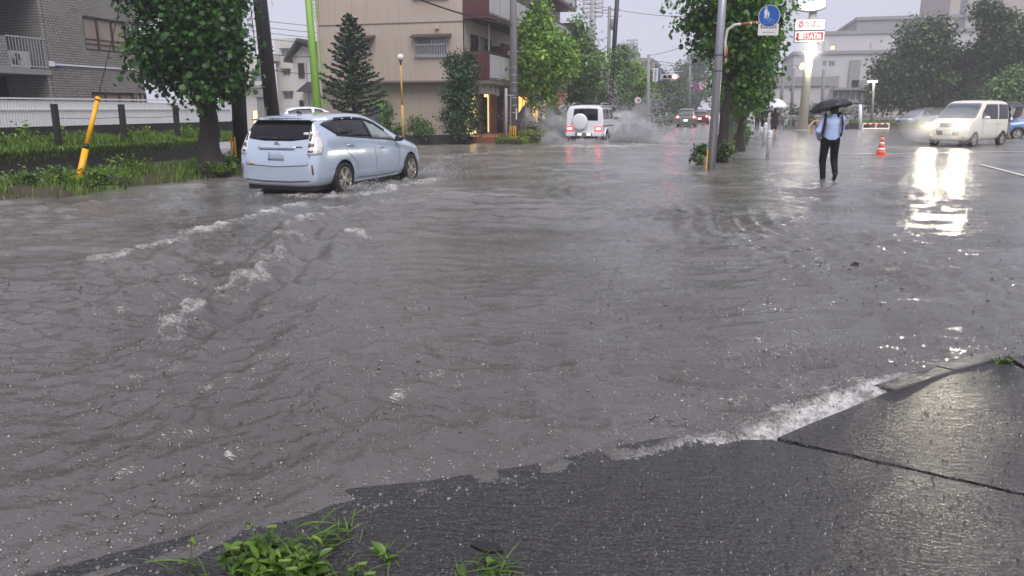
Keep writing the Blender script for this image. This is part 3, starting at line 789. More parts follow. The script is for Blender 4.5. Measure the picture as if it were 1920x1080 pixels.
# ------------------------------------------------------------------ vehicles
def loft_body(name, stations, wheels, mat, sub=2, cut_in=.52, square=0.):
    prof = lambda y, zb, zt, wm, wt, zl, wl: [
        (0, zb), (.72 * wm, zb), (.955 * wm, zb + .05), (wm, zb + .42 * (zl - zb)), (wm * .992, zl - .16 * (zl - zb)), (wl, zl),
        (wl + (wt - wl) * (.55 - .15 * square), zl + (zt - zl) * (.55 + .1 * square)), (wt, zt - .10 * min(1, max(.05, (zt - zl)))), (wt * .82, zt - .012), (0, zt)]
    V = []; K = 10; ring = 2 * K - 2
    for st in stations:
        p = prof(*st); y = st[0]
        V += [(a, y, b) for a, b in p] + [(-a, y, b) for a, b in p[-2:0:-1]]
    F = []
    for i in range(len(stations) - 1):
        for k in range(ring):
            F.append((i * ring + k, i * ring + (k + 1) % ring, (i + 1) * ring + (k + 1) % ring, (i + 1) * ring + k))
    for e in (0, len(stations) - 1):
        b = e * ring
        for k in range(K - 1):
            lk, lk1 = (ring - k) % ring, ring - k - 1
            q = [b + k, b + k + 1, b + lk1, b + lk]; q2 = []
            for v in q:
                if v not in q2: q2.append(v)
            F.append(q2)
    me = bpy.data.meshes.new(name); me.from_pydata(V, [], F)
    bm = bmesh.new(); bm.from_mesh(me); bmesh.ops.recalc_face_normals(bm, faces=bm.faces); bm.to_mesh(me); bm.free()
    me.materials.append(MT[mat]); me.materials.append(MT['dark'])
    o = link(name, me); o.modifiers.new("s", 'SUBSURF').levels = sub
    c = MB()
    for (wy, wr, wz) in wheels:
        rot = Matrix.Rotation(R(90), 3, 'Y')
        for s in (1, -1):
            c.lathe([(wr * 1.13, 0), (wr * 1.13, .8)], 28, Matrix.Rotation(R(90) * s, 3, 'Y'), (s * cut_in, wy, wz))
    if wheels:
        cm = c.mesh("cutter"); cm.materials.append(MT['paintwhite']); cm.materials.append(MT['dark'])
        for p in cm.polygons: p.material_index = 1
        co = link("cutter", cm); b = o.modifiers.new("b", 'BOOLEAN'); b.operation = 'DIFFERENCE'; b.object = co; b.solver = 'EXACT'
    dg = bpy.context.evaluated_depsgraph_get(); dg.update()
    nm = bpy.data.meshes.new_from_object(o.evaluated_get(dg))
    bpy.data.objects.remove(o)
    if wheels: bpy.data.objects.remove(co)
    nm.name = name
    nm.polygons.foreach_set("use_smooth", [p.material_index == 0 for p in nm.polygons])
    bm = bmesh.new(); bm.from_mesh(nm); tree_ = BVHTree.FromBMesh(bm); bm.free()
    return nm, tree_

def patch(tree_, poly, axis, off=.006, step=.07, skirt=.02):
    """outline in a side / end / top view, laid on the body as a thin raised pane"""
    P = [Vector(p) for p in poly]; out = []
    for i, a in enumerate(P):
        b = P[(i + 1) % len(P)]; k = max(1, int((b - a).length / step)); out += [a + (b - a) * j / k for j in range(k)]
    n = len(out); xs = [p.x for p in P]; ys = [p.y for p in P]; pts = list(out)
    gx = int((max(xs) - min(xs)) / step); gy = int((max(ys) - min(ys)) / step)
    for i in range(1, gx + 1):
        for j in range(1, gy + 1):
            q = Vector((min(xs) + (max(xs) - min(xs)) * i / (gx + 1), min(ys) + (max(ys) - min(ys)) * j / (gy + 1)))
            c = False
            for k in range(len(P)):
                a, b = P[k], P[k - 1]
                if (a.y > q.y) != (b.y > q.y) and q.x < (b.x - a.x) * (q.y - a.y) / (b.y - a.y) + a.x: c = not c
            if c and min((q - o).length for o in out) > step * .4: pts.append(q)
    v, e, f, *_ = delaunay_2d_cdt(pts, [], [list(range(n))], 1, 1e-6)
    cfg = {'R': (lambda q: (3, q.x, q.y), (-1, 0, 0)), 'L': (lambda q: (-3, q.x, q.y), (1, 0, 0)), 'B': (lambda q: (q.x, -9, q.y), (0, 1, 0)),
           'F': (lambda q: (q.x, 9, q.y), (0, -1, 0)), 'T': (lambda q: (q.x, q.y, 6), (0, 0, -1))}[axis]
    vs = []; d = Vector(cfg[1])
    for q in v:
        o = Vector(cfg[0](q)); h, nrm, *_ = tree_.ray_cast(o, d)
        if h is None: h, nrm, *_ = tree_.find_nearest(o + d * (2.2 if axis in 'RL' else 8.2 if axis in 'BF' else 5))
        if nrm.dot(d) > 0: nrm = -nrm
        vs.append((h + nrm * off, h - nrm * skirt))
    m = MB(); m.add([a for a, b in vs], [list(t) for t in f])
    from collections import Counter
    cnt = Counter()
    for t in f:
        for i in range(3): cnt[tuple(sorted((t[i], t[(i + 1) % 3])))] += 1
    low = {}
    for (a, b), c in cnt.items():
        if c == 1:
            for q in (a, b):
                if q not in low: low[q] = len(m.v); m.v.append(tuple(vs[q][1]))
            m.f.append([a, b, low[b], low[a]])
    return m
def ribbon(pts, w):
    """thin outline polygon round an open line (for seams and trim)"""
    L = [Vector(p) for p in pts]; a, b = [], []
    for i, p in enumerate(L):
        d = (L[min(i + 1, len(L) - 1)] - L[max(i - 1, 0)]).normalized(); n_ = Vector((-d.y, d.x)) * w / 2
        a.append(p + n_); b.append(p - n_)
    return [tuple(p) for p in a + b[::-1]]

def wheel(parent, y, x, r, w=.20, spokes=5, rimmat='rim', side=1):
    q = node('wheel', parent, (x, y, r), (0, R(90) * side, 0))
    m = MB(); prof = [(r * .66, -w / 2), (r * .93, -w / 2), (r, -w * .36), (r * 1.0, w * .30), (r * .95, w / 2), (r * .70, w / 2), (r * .66, w * .3)]
    m.lathe(prof, 32, closed=True).build('tyre', 'tyre', q, True)
    m = MB(); m.lathe([(r * .67, -w * .3), (r * .70, w * .47), (r * .655, w * .47), (r * .62, w * .1), (.02, w * .06)], 32)
    for k in range(spokes):
        a = 2 * math.pi * k / spokes
        for da in (-.16, .16):
            aa = a + da
            m.box((math.cos(aa) * r * .37, math.sin(aa) * r * .37, w * .33), (r * .60, r * .10, w * .16), aa)
    m.lathe([(r * .17, w * .2), (r * .17, w * .46), (r * .12, w * .5)], 16)
    m.build('rim', rimmat, q)
    return q

def mirror_cap(parent, x, y, z, mat, s=1):
    m = MB(); m.sphere((x + s * .09, y, z), (.11, .075, .07), 10, 6); m.box((x - s * .02, y + .01, z - .05), (.10, .05, .04)); m.build('mirror', mat, parent, True)

class Car:
    def __init__(s, name, label, loc, rz, stations, wheels, paint, group=None, square=0., cut_in=.52, sub=2, wx=.78, rimmat='rim', spokes=5, ww=.2):
        s.t = thing(name, label, 'car', loc, rz, group)
        me, s.bvh = loft_body('body', stations, [(y, r, r) for y, r in wheels], paint, sub, cut_in, square)
        s.body = link('body', me, s.t)
        for y, r in wheels:
            wheel(s.t, y, wx, r, ww, spokes, rimmat, 1); wheel(s.t, y, -wx, r, ww, spokes, rimmat, -1)
    def p(s, name, mat, poly, axis, parent=None, off=.006, step=.07):
        if axis == 'S':
            return [s.p(name, mat, poly, a, parent, off, step) for a in 'RL']
        return patch(s.bvh, poly, axis, off, step).build(name, mat, parent or s.t, True)

# --- ice-blue wagon (near, driving away)
PST = [(-.915, .34, .60, .62, .52, .52, .58), (-.90, .27, .80, .76, .66, .62, .73), (-.84, .24, .98, .845, .70, .80, .82), (-.76, .22, 1.16, .872, .70, .92, .845),
       (-.66, .21, 1.36, .884, .665, 1.00, .85), (-.55, .21, 1.49, .8875, .64, 1.04, .855), (-.3, .20, 1.525, .8875, .63, 1.04, .855), (.3, .18, 1.56, .8875, .63, 1.02, .86), (.9, .18, 1.575, .8875, .625, 1.00, .86),
       (1.35, .18, 1.54, .8875, .61, .98, .86), (1.9, .18, 1.36, .8875, .62, .96, .85), (2.35, .18, 1.14, .885, .66, .95, .84), (2.65, .18, 1.01, .88, .70, .92, .83),
       (3.15, .2, .92, .85, .70, .82, .80), (3.45, .22, .82, .77, .62, .72, .72), (3.63, .27, .68, .60, .48, .60, .56), (3.69, .33, .58, .42, .36, .52, .40)]
pri = Car('hatchback_car', 'ice blue hatchback car driving away through the flood, smoked rear window', (-7.70, 12.95, -.09), R(-4), PST, [(0, .325), (2.78, .325)], 'paintblue', wx=.785, rimmat='rim', spokes=5)
T = pri.t
pri.p('rear_window', 'carglass', [(-.60, 1.435), (-.3, 1.455), (.3, 1.455), (.60, 1.435), (.70, 1.16), (.66, 1.10), (.3, 1.06), (-.3, 1.06), (-.66, 1.10), (-.70, 1.16)], 'B')
for s in (1, -1):
    pl = [(.64 * s, 1.22), (.74 * s, 1.24), (.80 * s, 1.10), (.85 * s, .98), (.83 * s, .82), (.66 * s, .82), (.655 * s, 1.0)]
    lamp = pri.p('tail_lamp', 'lampclear', pl, 'B', off=.014, step=.05)
    ps = [(-.80, 1.22), (-.62, 1.09), (-.64, .98), (-.74, .83), (-.85, .83), (-.84, 1.0)]
    pri.p('lens_wrap', 'lampclear', ps, 'R' if s > 0 else 'L', lamp, .014, .05)
    pri.p('dark_segment', 'lampdark', [(.665 * s, 1.02), (.75 * s, 1.02), (.76 * s, .96), (.665 * s, .94)], 'B', lamp, .018, .05)
    pri.p('dark_segment', 'lampdark', [(.67 * s, .90), (.76 * s, .89), (.75 * s, .86), (.67 * s, .86)], 'B', lamp, .018, .05)
    pri.p('dark_segment', 'lampdark', [(.66 * s, 1.18), (.70 * s, 1.18), (.70 * s, 1.06), (.665 * s, 1.06)], 'B', lamp, .018, .05)
    pri.p('reflector', 'reflector', [(.735 * s, .645), (.765 * s, .645), (.775 * s, .47), (.75 * s, .47)], 'B', off=.006, step=.05)
    pri.p('head_lamp', 'lampclear', [(3.12, .90), (3.46, .74), (3.52, .66), (3.30, .68), (3.10, .80)], 'R' if s > 0 else 'L', off=.006)
pri.p('tailgate_seam', 'black', ribbon([(-.685, 1.02), (-.70, .80), (-.66, .635), (0, .60), (.66, .635), (.70, .80), (.685, 1.02)], .012), 'B', off=.003, step=.1)
MT['platedim'] = M('blurred_plate', lin(150, 162, 178), .4, var=.15, scale=14)
pri.p('number_plate', 'platedim', [(-.165, .86), (.165, .86), (.165, .715), (-.165, .715)], 'B', off=.01)
pri.p('plate_recess_trim', 'paintblue', [(-.42, .965), (.42, .965), (.40, .925), (-.40, .925)], 'B', off=.012)
pri.p('garnish_shadow_line', 'lampdark', [(-.40, .915), (.40, .915), (.36, .895), (-.36, .895)], 'B', off=.003)  # dark strip painting the shadow line under the garnish
# oval badge on the tailgate
m = MB(); rt = Matrix.Rotation(R(90), 3, 'X')
hp = pri.bvh.ray_cast(Vector((0, -9, 1.0)), Vector((0, 1, 0)))[0]
m.tube([(hp.x + .065 * math.cos(a), hp.y - .008, hp.z + .045 * math.sin(a)) for a in np.linspace(0, 6.283, 20)], .008, 6)
m.tube([(hp.x + .025 * math.cos(a), hp.y - .009, hp.z + .043 * math.sin(a)) for a in np.linspace(0, 6.283, 16)], .006, 6)
m.tube([(hp.x + .045 * math.cos(a), hp.y - .009, hp.z + .018 + .016 * math.sin(a)) for a in np.linspace(0, 6.283, 16)], .006, 6)
m.build('badge', 'chrome', T, True)
hb = pri.bvh.ray_cast(Vector((.47, -9, .955)), Vector((0, 1, 0)))[0]
MB().box((hb.x, hb.y - .004, hb.z), (.15, .012, .028)).build('badge_strip', 'chrome', T)
pri.p('sticker', 'yellow', [(-.56, .675), (-.49, .675), (-.49, .64), (-.56, .64)], 'B', off=.005)
pri.p('window_sticker', 'white', [(.52, 1.21), (.62, 1.21), (.62, 1.17), (.52, 1.17)], 'B', off=.010)
pri.p('rear_wiper', 'black', ribbon([(-.02, 1.10), (-.25, 1.115), (-.5, 1.10)], .03), 'B', off=.018)
pri.p('bumper_groove', 'lampdark', ribbon([(-.70, .36), (-.3, .335), (.3, .335), (.70, .36)], .03), 'B', off=.003)
m = MB()
m.prism([(-.90, 0), (-.62, .035), (-.35, .03), (-.35, .01), (-.85, -.02)], -.64, .64, lambda u, v, d: (d, u + .11 + .09 * (d / .64) ** 2, v + 1.485 - .05 * (d / .64) ** 2 + .0))
m.build('spoiler', 'paintblue', T, False, .008)
sg = pri.p('side_window', 'carglass', [(-.50, 1.35), (-.32, 1.40), (.15, 1.45), (.55, 1.46), (1.0, 1.435), (1.09, 1.075), (.5, 1.115), (0, 1.145), (-.12, 1.16)], 'S')
fg = pri.p('front_side_window', 'carglassl', [(1.10, 1.425), (1.45, 1.335), (1.80, 1.18), (2.12, 1.00), (1.6, 1.03), (1.16, 1.065)], 'S')
pri.p('visor', 'carglass', ribbon([(.05, 1.44), (.55, 1.455), (1.05, 1.43), (1.45, 1.345), (1.82, 1.185)], .04), 'S', off=.02)
pri.p('window_trim', 'black', ribbon([(-.12, 1.145), (.5, 1.10), (1.16, 1.05), (1.65, 1.015), (2.2, .975)], .022), 'S', off=.009)
pri.p('pillar', 'black', ribbon([(.12, 1.44), (.02, 1.15)], .05), 'S', off=.010)
pri.p('pillar', 'black', ribbon([(1.05, 1.43), (1.13, 1.07)], .075), 'S', off=.010)
for sx in 'RL':
    d1 = pri.p('door_seam', 'black', ribbon([(.05, 1.12), (.12, .85), (.45, .62), (.55, .32), (1.2, .29)], .011), sx, off=.002, step=.12)
    pri.p('door_seam', 'black', ribbon([(1.13, 1.04), (1.20, .7), (1.2, .29), (2.05, .29), (2.22, .55), (2.24, .95)], .011), sx, off=.002, step=.12)
    for hy, hz in ((.25, .955), (1.43, .86)):
        s_ = 1 if sx == 'R' else -1
        h = pri.bvh.ray_cast(Vector((3 * s_, hy, hz)), Vector((-s_, 0, 0)))[0]
        mm = MB(); mm.tube([(h.x - .01 * s_, hy - .10, hz), (h.x + .022 * s_, hy - .08, hz), (h.x + .03 * s_, hy, hz - .002), (h.x + .022 * s_, hy + .08, hz - .004), (h.x - .01 * s_, hy + .10, hz - .005)], .014, 8)
        mm.build('door_handle', 'chrome', T, True)
pri.p('sill_trim', 'paintblue', ribbon([(.40, .235), (1.4, .215), (2.36, .235)], .07), 'S', off=.02, step=.12)
pri.p('fuel_lid', 'paintblue', [(-.2, .95), (-.03, .95), (-.03, .80), (-.2, .80)], 'L', off=.003)
pri.p('windscreen', 'carglassl', [(-.55, 1.45), (.55, 1.45), (.66, 2.35), (.4, 2.45), (-.4, 2.45), (-.66, 2.35)], 'T')
mirror_cap(T, .87, 2.08, 1.02, 'paintblack', 1); mirror_cap(T, -.87, 2.08, 1.02, 'paintblack', -1)
m = MB(); m.b2((-.72, -.80, .17), (.72, 3.3, .26)); m.build('underbody', 'black', T)
m = MB(); m.prism([(-.06, 0), (.10, 0), (.0, .045), (-.05, .05)], -.012, .012, lambda u, v, d: (d, u - .1, v + 1.54)); m.build('antenna', 'black', T)

# --- white off-roader (boxy)
GST = [(-.80, .52, .62, .70, .60, .58, .66), (-.78, .44, 1.08, .84, .80, .78, .83), (-.74, .42, 1.55, .865, .82, 1.10, .86), (-.70, .40, 1.86, .87, .78, 1.20, .86), (-.62, .40, 1.91, .87, .76, 1.22, .86), (-.2, .40, 1.935, .87, .755, 1.22, .86), (1.0, .40, 1.94, .87, .755, 1.22, .86),
       (1.62, .40, 1.93, .87, .755, 1.22, .86), (1.74, .40, 1.86, .87, .755, 1.22, .86), (2.02, .40, 1.36, .87, .78, 1.19, .855), (2.1, .40, 1.24, .87, .80, 1.12, .85), (3.2, .42, 1.18, .865, .79, 1.05, .845), (3.45, .44, 1.14, .86, .77, 1.0, .84), (3.52, .48, 1.0, .80, .72, .9, .78), (3.54, .56, .8, .66, .6, .74, .64)]
suv = Car('off_road_car', 'white boxy off-road car throwing up spray, round spare wheel cover on its back', (-5.93, 35.15, -.22), R(-3), GST, [(.12, .39), (2.97, .39)], 'paintwhite', square=1., cut_in=.55, wx=.80, ww=.24)
T = suv.t
suv.p('rear_window', 'carglass', [(-.50, 1.74), (-.2, 1.76), (.2, 1.76), (.60, 1.74), (.64, 1.22), (-.54, 1.22)], 'B')
suv.p('side_window', 'carglass', [(-.52, 1.72), (-.05, 1.73), (-.05, 1.28), (-.50, 1.28)], 'S')
suv.p('side_window', 'carglass', [(.06, 1.73), (.78, 1.73), (.80, 1.28), (.06, 1.28)], 'S')
suv.p('side_window', 'carglass', [(.92, 1.73), (1.58, 1.72), (1.86, 1.29), (.92, 1.28)], 'S')
suv.p('windscreen', 'shield', [(-.66, 1.72), (.66, 1.72), (.70, 1.34), (-.70, 1.34)], 'F')
suv.p('rub_strip', 'black', ribbon([(-.70, .98), (1.5, .98), (3.3, .93)], .05), 'S', off=.012)
m = MB(); sx_ = -.18
m.lathe([(.02, .215), (.30, .215), (.345, .20), (.365, .16), (.365, .03), (.34, 0)], 40, Matrix.Rotation(R(90), 3, 'X'), (sx_, -.77, 1.17)); spare = m.build('spare_wheel_cover', 'paintwhite', T, True)
m = MB(); m.lathe([(.362, .165), (.373, .155), (.373, .13), (.362, .12)], 40, Matrix.Rotation(R(90), 3, 'X'), (sx_, -.77, 1.17), True); m.build('cover_ring', 'chrome', spare, True)
for s in (1, -1):
    l_ = suv.p('tail_lamp', 'tailhalo', [(.50 * s, .97), (.83 * s, .97), (.83 * s, .74), (.50 * s, .74)], 'B', off=.03)
    suv.p('lit_bulb', 'taillit', [(.56 * s, .91), (.77 * s, .91), (.77 * s, .80), (.56 * s, .80)], 'B', l_, .04)
m = MB(); m.box((0, -.80, .60), (1.66, .16, .17)); m.build('bumper', 'paintwhite', T, False, .03)
m = MB(); m.box((0, -.885, .61), (.80, .02, .13)); bp = m.build('bumper_plate_panel', 'chrome', T)
m = MB(); m.box((-.18, -.899, .61), (.18, .012, .09)); m.build('plate_light', 'platelit', bp)
m = MB(); m.box((.24, -.899, .61), (.18, .012, .09)); m.build('plate_light', 'platelit', bp)
m = MB(); m.box((0, -.55, .45), (1.3, .5, .14)); m.build('underbody', 'black', T)
m = MB(); m.b2((-.84, -.66, 1.85), (.84, 1.7, 1.885)); m.build('roof_gutter', 'paintwhite', T, False, .012)
for s in (1, -1):
    m = MB(); m.tube([(s * .66, -.3, 1.93), (s * .66, -.25, 2.0), (s * .66, 1.4, 2.0), (s * .66, 1.45, 1.93)], .02, 6); m.build('roof_rail', 'alu', T)
m = MB(); m.box((0, .25, 1.99), (1.3, .09, .03)); m.build('roof_bar', 'black', T)
m = MB(); m.box((0, 1.15, 1.99), (1.3, .09, .03)); m.build('roof_bar', 'black', T)
mirror_cap(T, .90, 1.86, 1.30, 'black', 1); mirror_cap(T, -.90, 1.86, 1.30, 'black', -1)
for yy in (.12, 2.97):
    for s in (1, -1):
        m = MB(); m.tube([(s * .875, yy + .47 * math.cos(a), .40 + .47 * math.sin(a)) for a in np.linspace(.1, 3.04, 12)], .035, 6); m.build('wheel_flare', 'paintwhite', T, True)

# --- cream kei wagon with lit headlamps, coming towards the camera
VST = [(-.30, .45, .75, .60, .5, .62, .58), (-.28, .30, 1.5, .70, .60, .9, .69), (-.24, .26, 1.72, .73, .62, 1.0, .725), (-.1, .25, 1.79, .735, .63, 1.0, .73), (.8, .24, 1.80, .7375, .63, 1.0, .73),
       (1.7, .24, 1.78, .7375, .63, 1.0, .73), (1.95, .24, 1.72, .7375, .625, 1.0, .73), (2.30, .24, 1.38, .7375, .64, 1.02, .728), (2.55, .24, 1.12, .735, .68, .98, .72), (2.80, .24, 1.04, .73, .68, .95, .715),
       (2.98, .25, .98, .72, .66, .86, .70), (3.07, .28, .84, .68, .6, .72, .66), (3.10, .34, .66, .58, .5, .58, .56)]
vf0 = gp(1752, 276); vf1 = gp(1832, 277)
van = Car('kei_van', 'small cream white van facing the camera with both headlamps glaring', (11.30, 37.75, -.04), R(142), VST, [(.12, .28), (2.55, .28)], 'paintcream', square=.7, cut_in=.42, wx=.655, ww=.15)
T = van.t; T['category'] = 'van'; T.scale = (1.14, 1.12, 1.08)
van.p('windscreen', 'shield', [(-.58, 1.66), (.58, 1.66), (.66, 1.10), (-.66, 1.10)], 'F')
for s in (1, -1):
    hl = van.p('head_lamp', 'lampclear', [(.40 * s, .93), (.68 * s, .93), (.70 * s, .74), (.42 * s, .72)], 'F', off=.01, step=.05)
    van.p('lit_bulb', 'headlit', [(.42 * s, .92), (.66 * s, .92), (.67 * s, .75), (.44 * s, .74)], 'F', hl, .03, .05)
    van.p('fog_lamp', 'lampclear', [(.50 * s, .46), (.64 * s, .46), (.62 * s, .38), (.50 * s, .38)], 'F', off=.01, step=.05)
van.p('grille', 'chrome', [(-.38, .90), (.38, .90), (.34, .76), (-.34, .76)], 'F', off=.012)
for k in range(3): van.p('grille_bar', 'black', ribbon([(-.34, .79 + .04 * k), (.34, .79 + .04 * k)], .015), 'F', off=.018)
van.p('lower_grille', 'black', [(-.42, .64), (.42, .64), (.36, .46), (-.36, .46)], 'F', off=.008)
van.p('number_plate', 'plate', [(-.165, .62), (.165, .62), (.165, .46), (-.165, .46)], 'F', off=.025)
van.p('side_window', 'carglass', [(-.16, 1.62), (.68, 1.63), (.68, 1.06), (-.16, 1.06)], 'S')
van.p('side_window', 'carglass', [(.78, 1.63), (1.72, 1.62), (2.10, 1.30), (2.18, 1.08), (.78, 1.06)], 'S')
van.p('door_seam', 'black', ribbon([(.73, 1.05), (.73, .34)], .012), 'S', off=.002)
van.p('door_seam', 'black', ribbon([(1.95, 1.05), (2.0, .8), (1.95, .34)], .012), 'S', off=.002)
for yy in (.62, .88):
    van.p('door_handle', 'chrome', [(yy - .07, .925), (yy + .07, .925), (yy + .07, .895), (yy - .07, .895)], 'S', off=.02, step=.05)
mirror_cap(T, .76, 2.08, 1.12, 'paintwhite', 1); mirror_cap(T, -.76, 2.08, 1.12, 'paintwhite', -1)
for k, s in enumerate((-.3, .12)):
    van.p('wiper', 'black', ribbon([(s, 1.11), (s + .26, 1.38)], .018), 'F', off=.02)
for s in (1, -1):
    ld = bpy.data.lights.new('head_lamp_beam', 'SPOT'); ld.energy = 230; ld.color = (1, .9, .7); ld.spot_size = R(75); ld.spot_blend = .8; ld.shadow_soft_size = .08
    lo = bpy.data.objects.new('head_lamp_beam', ld); COL.objects.link(lo); lo.parent = T; lo.location = (.54 * s, 3.22, .82); lo.rotation_euler = (R(90 - 4), 0, 0)

# --- ordinary cars further off: one body plan, sizes and paints differ
def plain_car(name, label, loc, rz, paint, k=1., tall=0., tail=None, head=None, group=None, sub=1):
    st = [(y * k, zb, zt + (tall * .25 if zt > 1.1 else 0) + (tall * .05), wm, wt, zl + tall * .05, wl) for y, zb, zt, wm, wt, zl, wl in
          [(-.85, .36, .62, .66, .56, .54, .62), (-.82, .28, .92, .80, .70, .70, .78), (-.72, .24, 1.08, .84, .70, .86, .82), (-.55, .22, 1.30, .85, .62, .92, .83), (-.30, .22, 1.42, .85, .58, .94, .83), (.5, .2, 1.47, .85, .58, .93, .83),
           (1.1, .2, 1.44, .85, .57, .92, .83), (1.7, .2, 1.16, .85, .62, .90, .82), (2.05, .2, .98, .85, .68, .88, .81), (2.9, .22, .88, .83, .68, .80, .79), (3.2, .26, .76, .72, .6, .66, .68), (3.3, .34, .62, .5, .42, .54, .46)]]
    c = Car(name, label, loc, rz, st, [(0, .30), (2.5 * k, .30)], paint, group, .2, .5, sub, wx=.74, ww=.17)
    t = tall
    c.p('rear_window', 'carglass', [(-.52, 1.33 + t * .3), (.52, 1.33 + t * .3), (.60, 1.0 + t * .05), (-.60, 1.0 + t * .05)], 'B')
    c.p('windscreen', 'shield', [(-.5, 1.15 * k), (.5, 1.15 * k), (.62, 1.95 * k), (-.62, 1.95 * k)], 'T')
    c.p('side_window', 'carglass', [(-.40 * k, 1.28 + t * .28), (.0, 1.37 + t * .28), (.62 * k, 1.38 + t * .28), (.66 * k, .99 + t * .05), (-.30 * k, 1.0 + t * .05)], 'S')
    c.p('side_window', 'carglass', [(.74 * k, 1.38 + t * .28), (1.05 * k, 1.36 + t * .26), (1.72 * k, 1.0 + t * .05), (.76 * k, .985 + t * .05)], 'S')
    c.p('door_seam', 'black', ribbon([(.70 * k, .97), (.70 * k, .32)], .012), 'S', off=.002)
    for s in (1, -1):
        l_ = c.p('tail_lamp', 'tailhalo' if tail else 'reflector', [(.54 * s, .96 + t * .1), (.80 * s, .96 + t * .1), (.81 * s, .74 + t * .1), (.56 * s, .76 + t * .1)], 'B', off=.02)
        if tail: c.p('lit_bulb', 'taillit', [(.59 * s, .92 + t * .1), (.76 * s, .92 + t * .1), (.76 * s, .79 + t * .1), (.59 * s, .79 + t * .1)], 'B', l_, .035)
        c.p('head_lamp', 'lampclear', [(.40 * s, .80), (.68 * s, .82), (.70 * s, .70), (.42 * s, .67)], 'F', off=.015)
        mirror_cap(c.t, .82 * s, 1.72 * k, .98, paint, s)
    c.p('grille', 'black', [(-.38, .64), (.38, .64), (.34, .46), (-.34, .46)], 'F', off=.01)
    c.p('number_plate', 'platelit' if tail else 'plate', [(-.165, .72), (.165, .72), (.165, .57), (-.165, .57)], 'B', off=.02)
    c.p('number_plate', 'plate', [(-.165, .52), (.165, .52), (.165, .38), (-.165, .38)], 'F', off=.03)
    return c
g1 = 'cars queueing far down the flooded road'
plain_car('queueing_car', 'grey-green car with lit tail lamps, nearest of the far queue', (-2.75, 66.6, -.1), R(-1), 'paintgrey', .95, .6, True, group=g1)
plain_car('queueing_car', 'low dark red car half hidden in the middle of the far queue', (-1.9, 78.5, -.1), R(-1), 'paintred', .95, -.1, True, group=g1)
plain_car('queueing_car', 'white car with lit tail lamps at the head of the far queue', (-1.0, 85.5, -.1), R(-1), 'paintwhite', .95, .5, True, group=g1)
plain_car('parked_car', 'silver violet car parked under the round tree behind the cream van', (16.6, 71.2, -.06), R(140), 'paintsilver', 1.0, .2)
plain_car('parked_car', 'steel blue car cut by the photo edge beside the cream van', (17.5, 46.6, -.06), R(100), 'paintsky', 1.0, .3)
plain_car('parked_car', 'white car front peeping out behind the cream van', (15.75, 51.3, -.06), R(172), 'paintwhite', .85, .3)
plain_car('parked_car', 'white car showing only its roof behind the ice blue car', (-16.5, 27.2, -.06), R(-50), 'paintwhite', .9, .75)

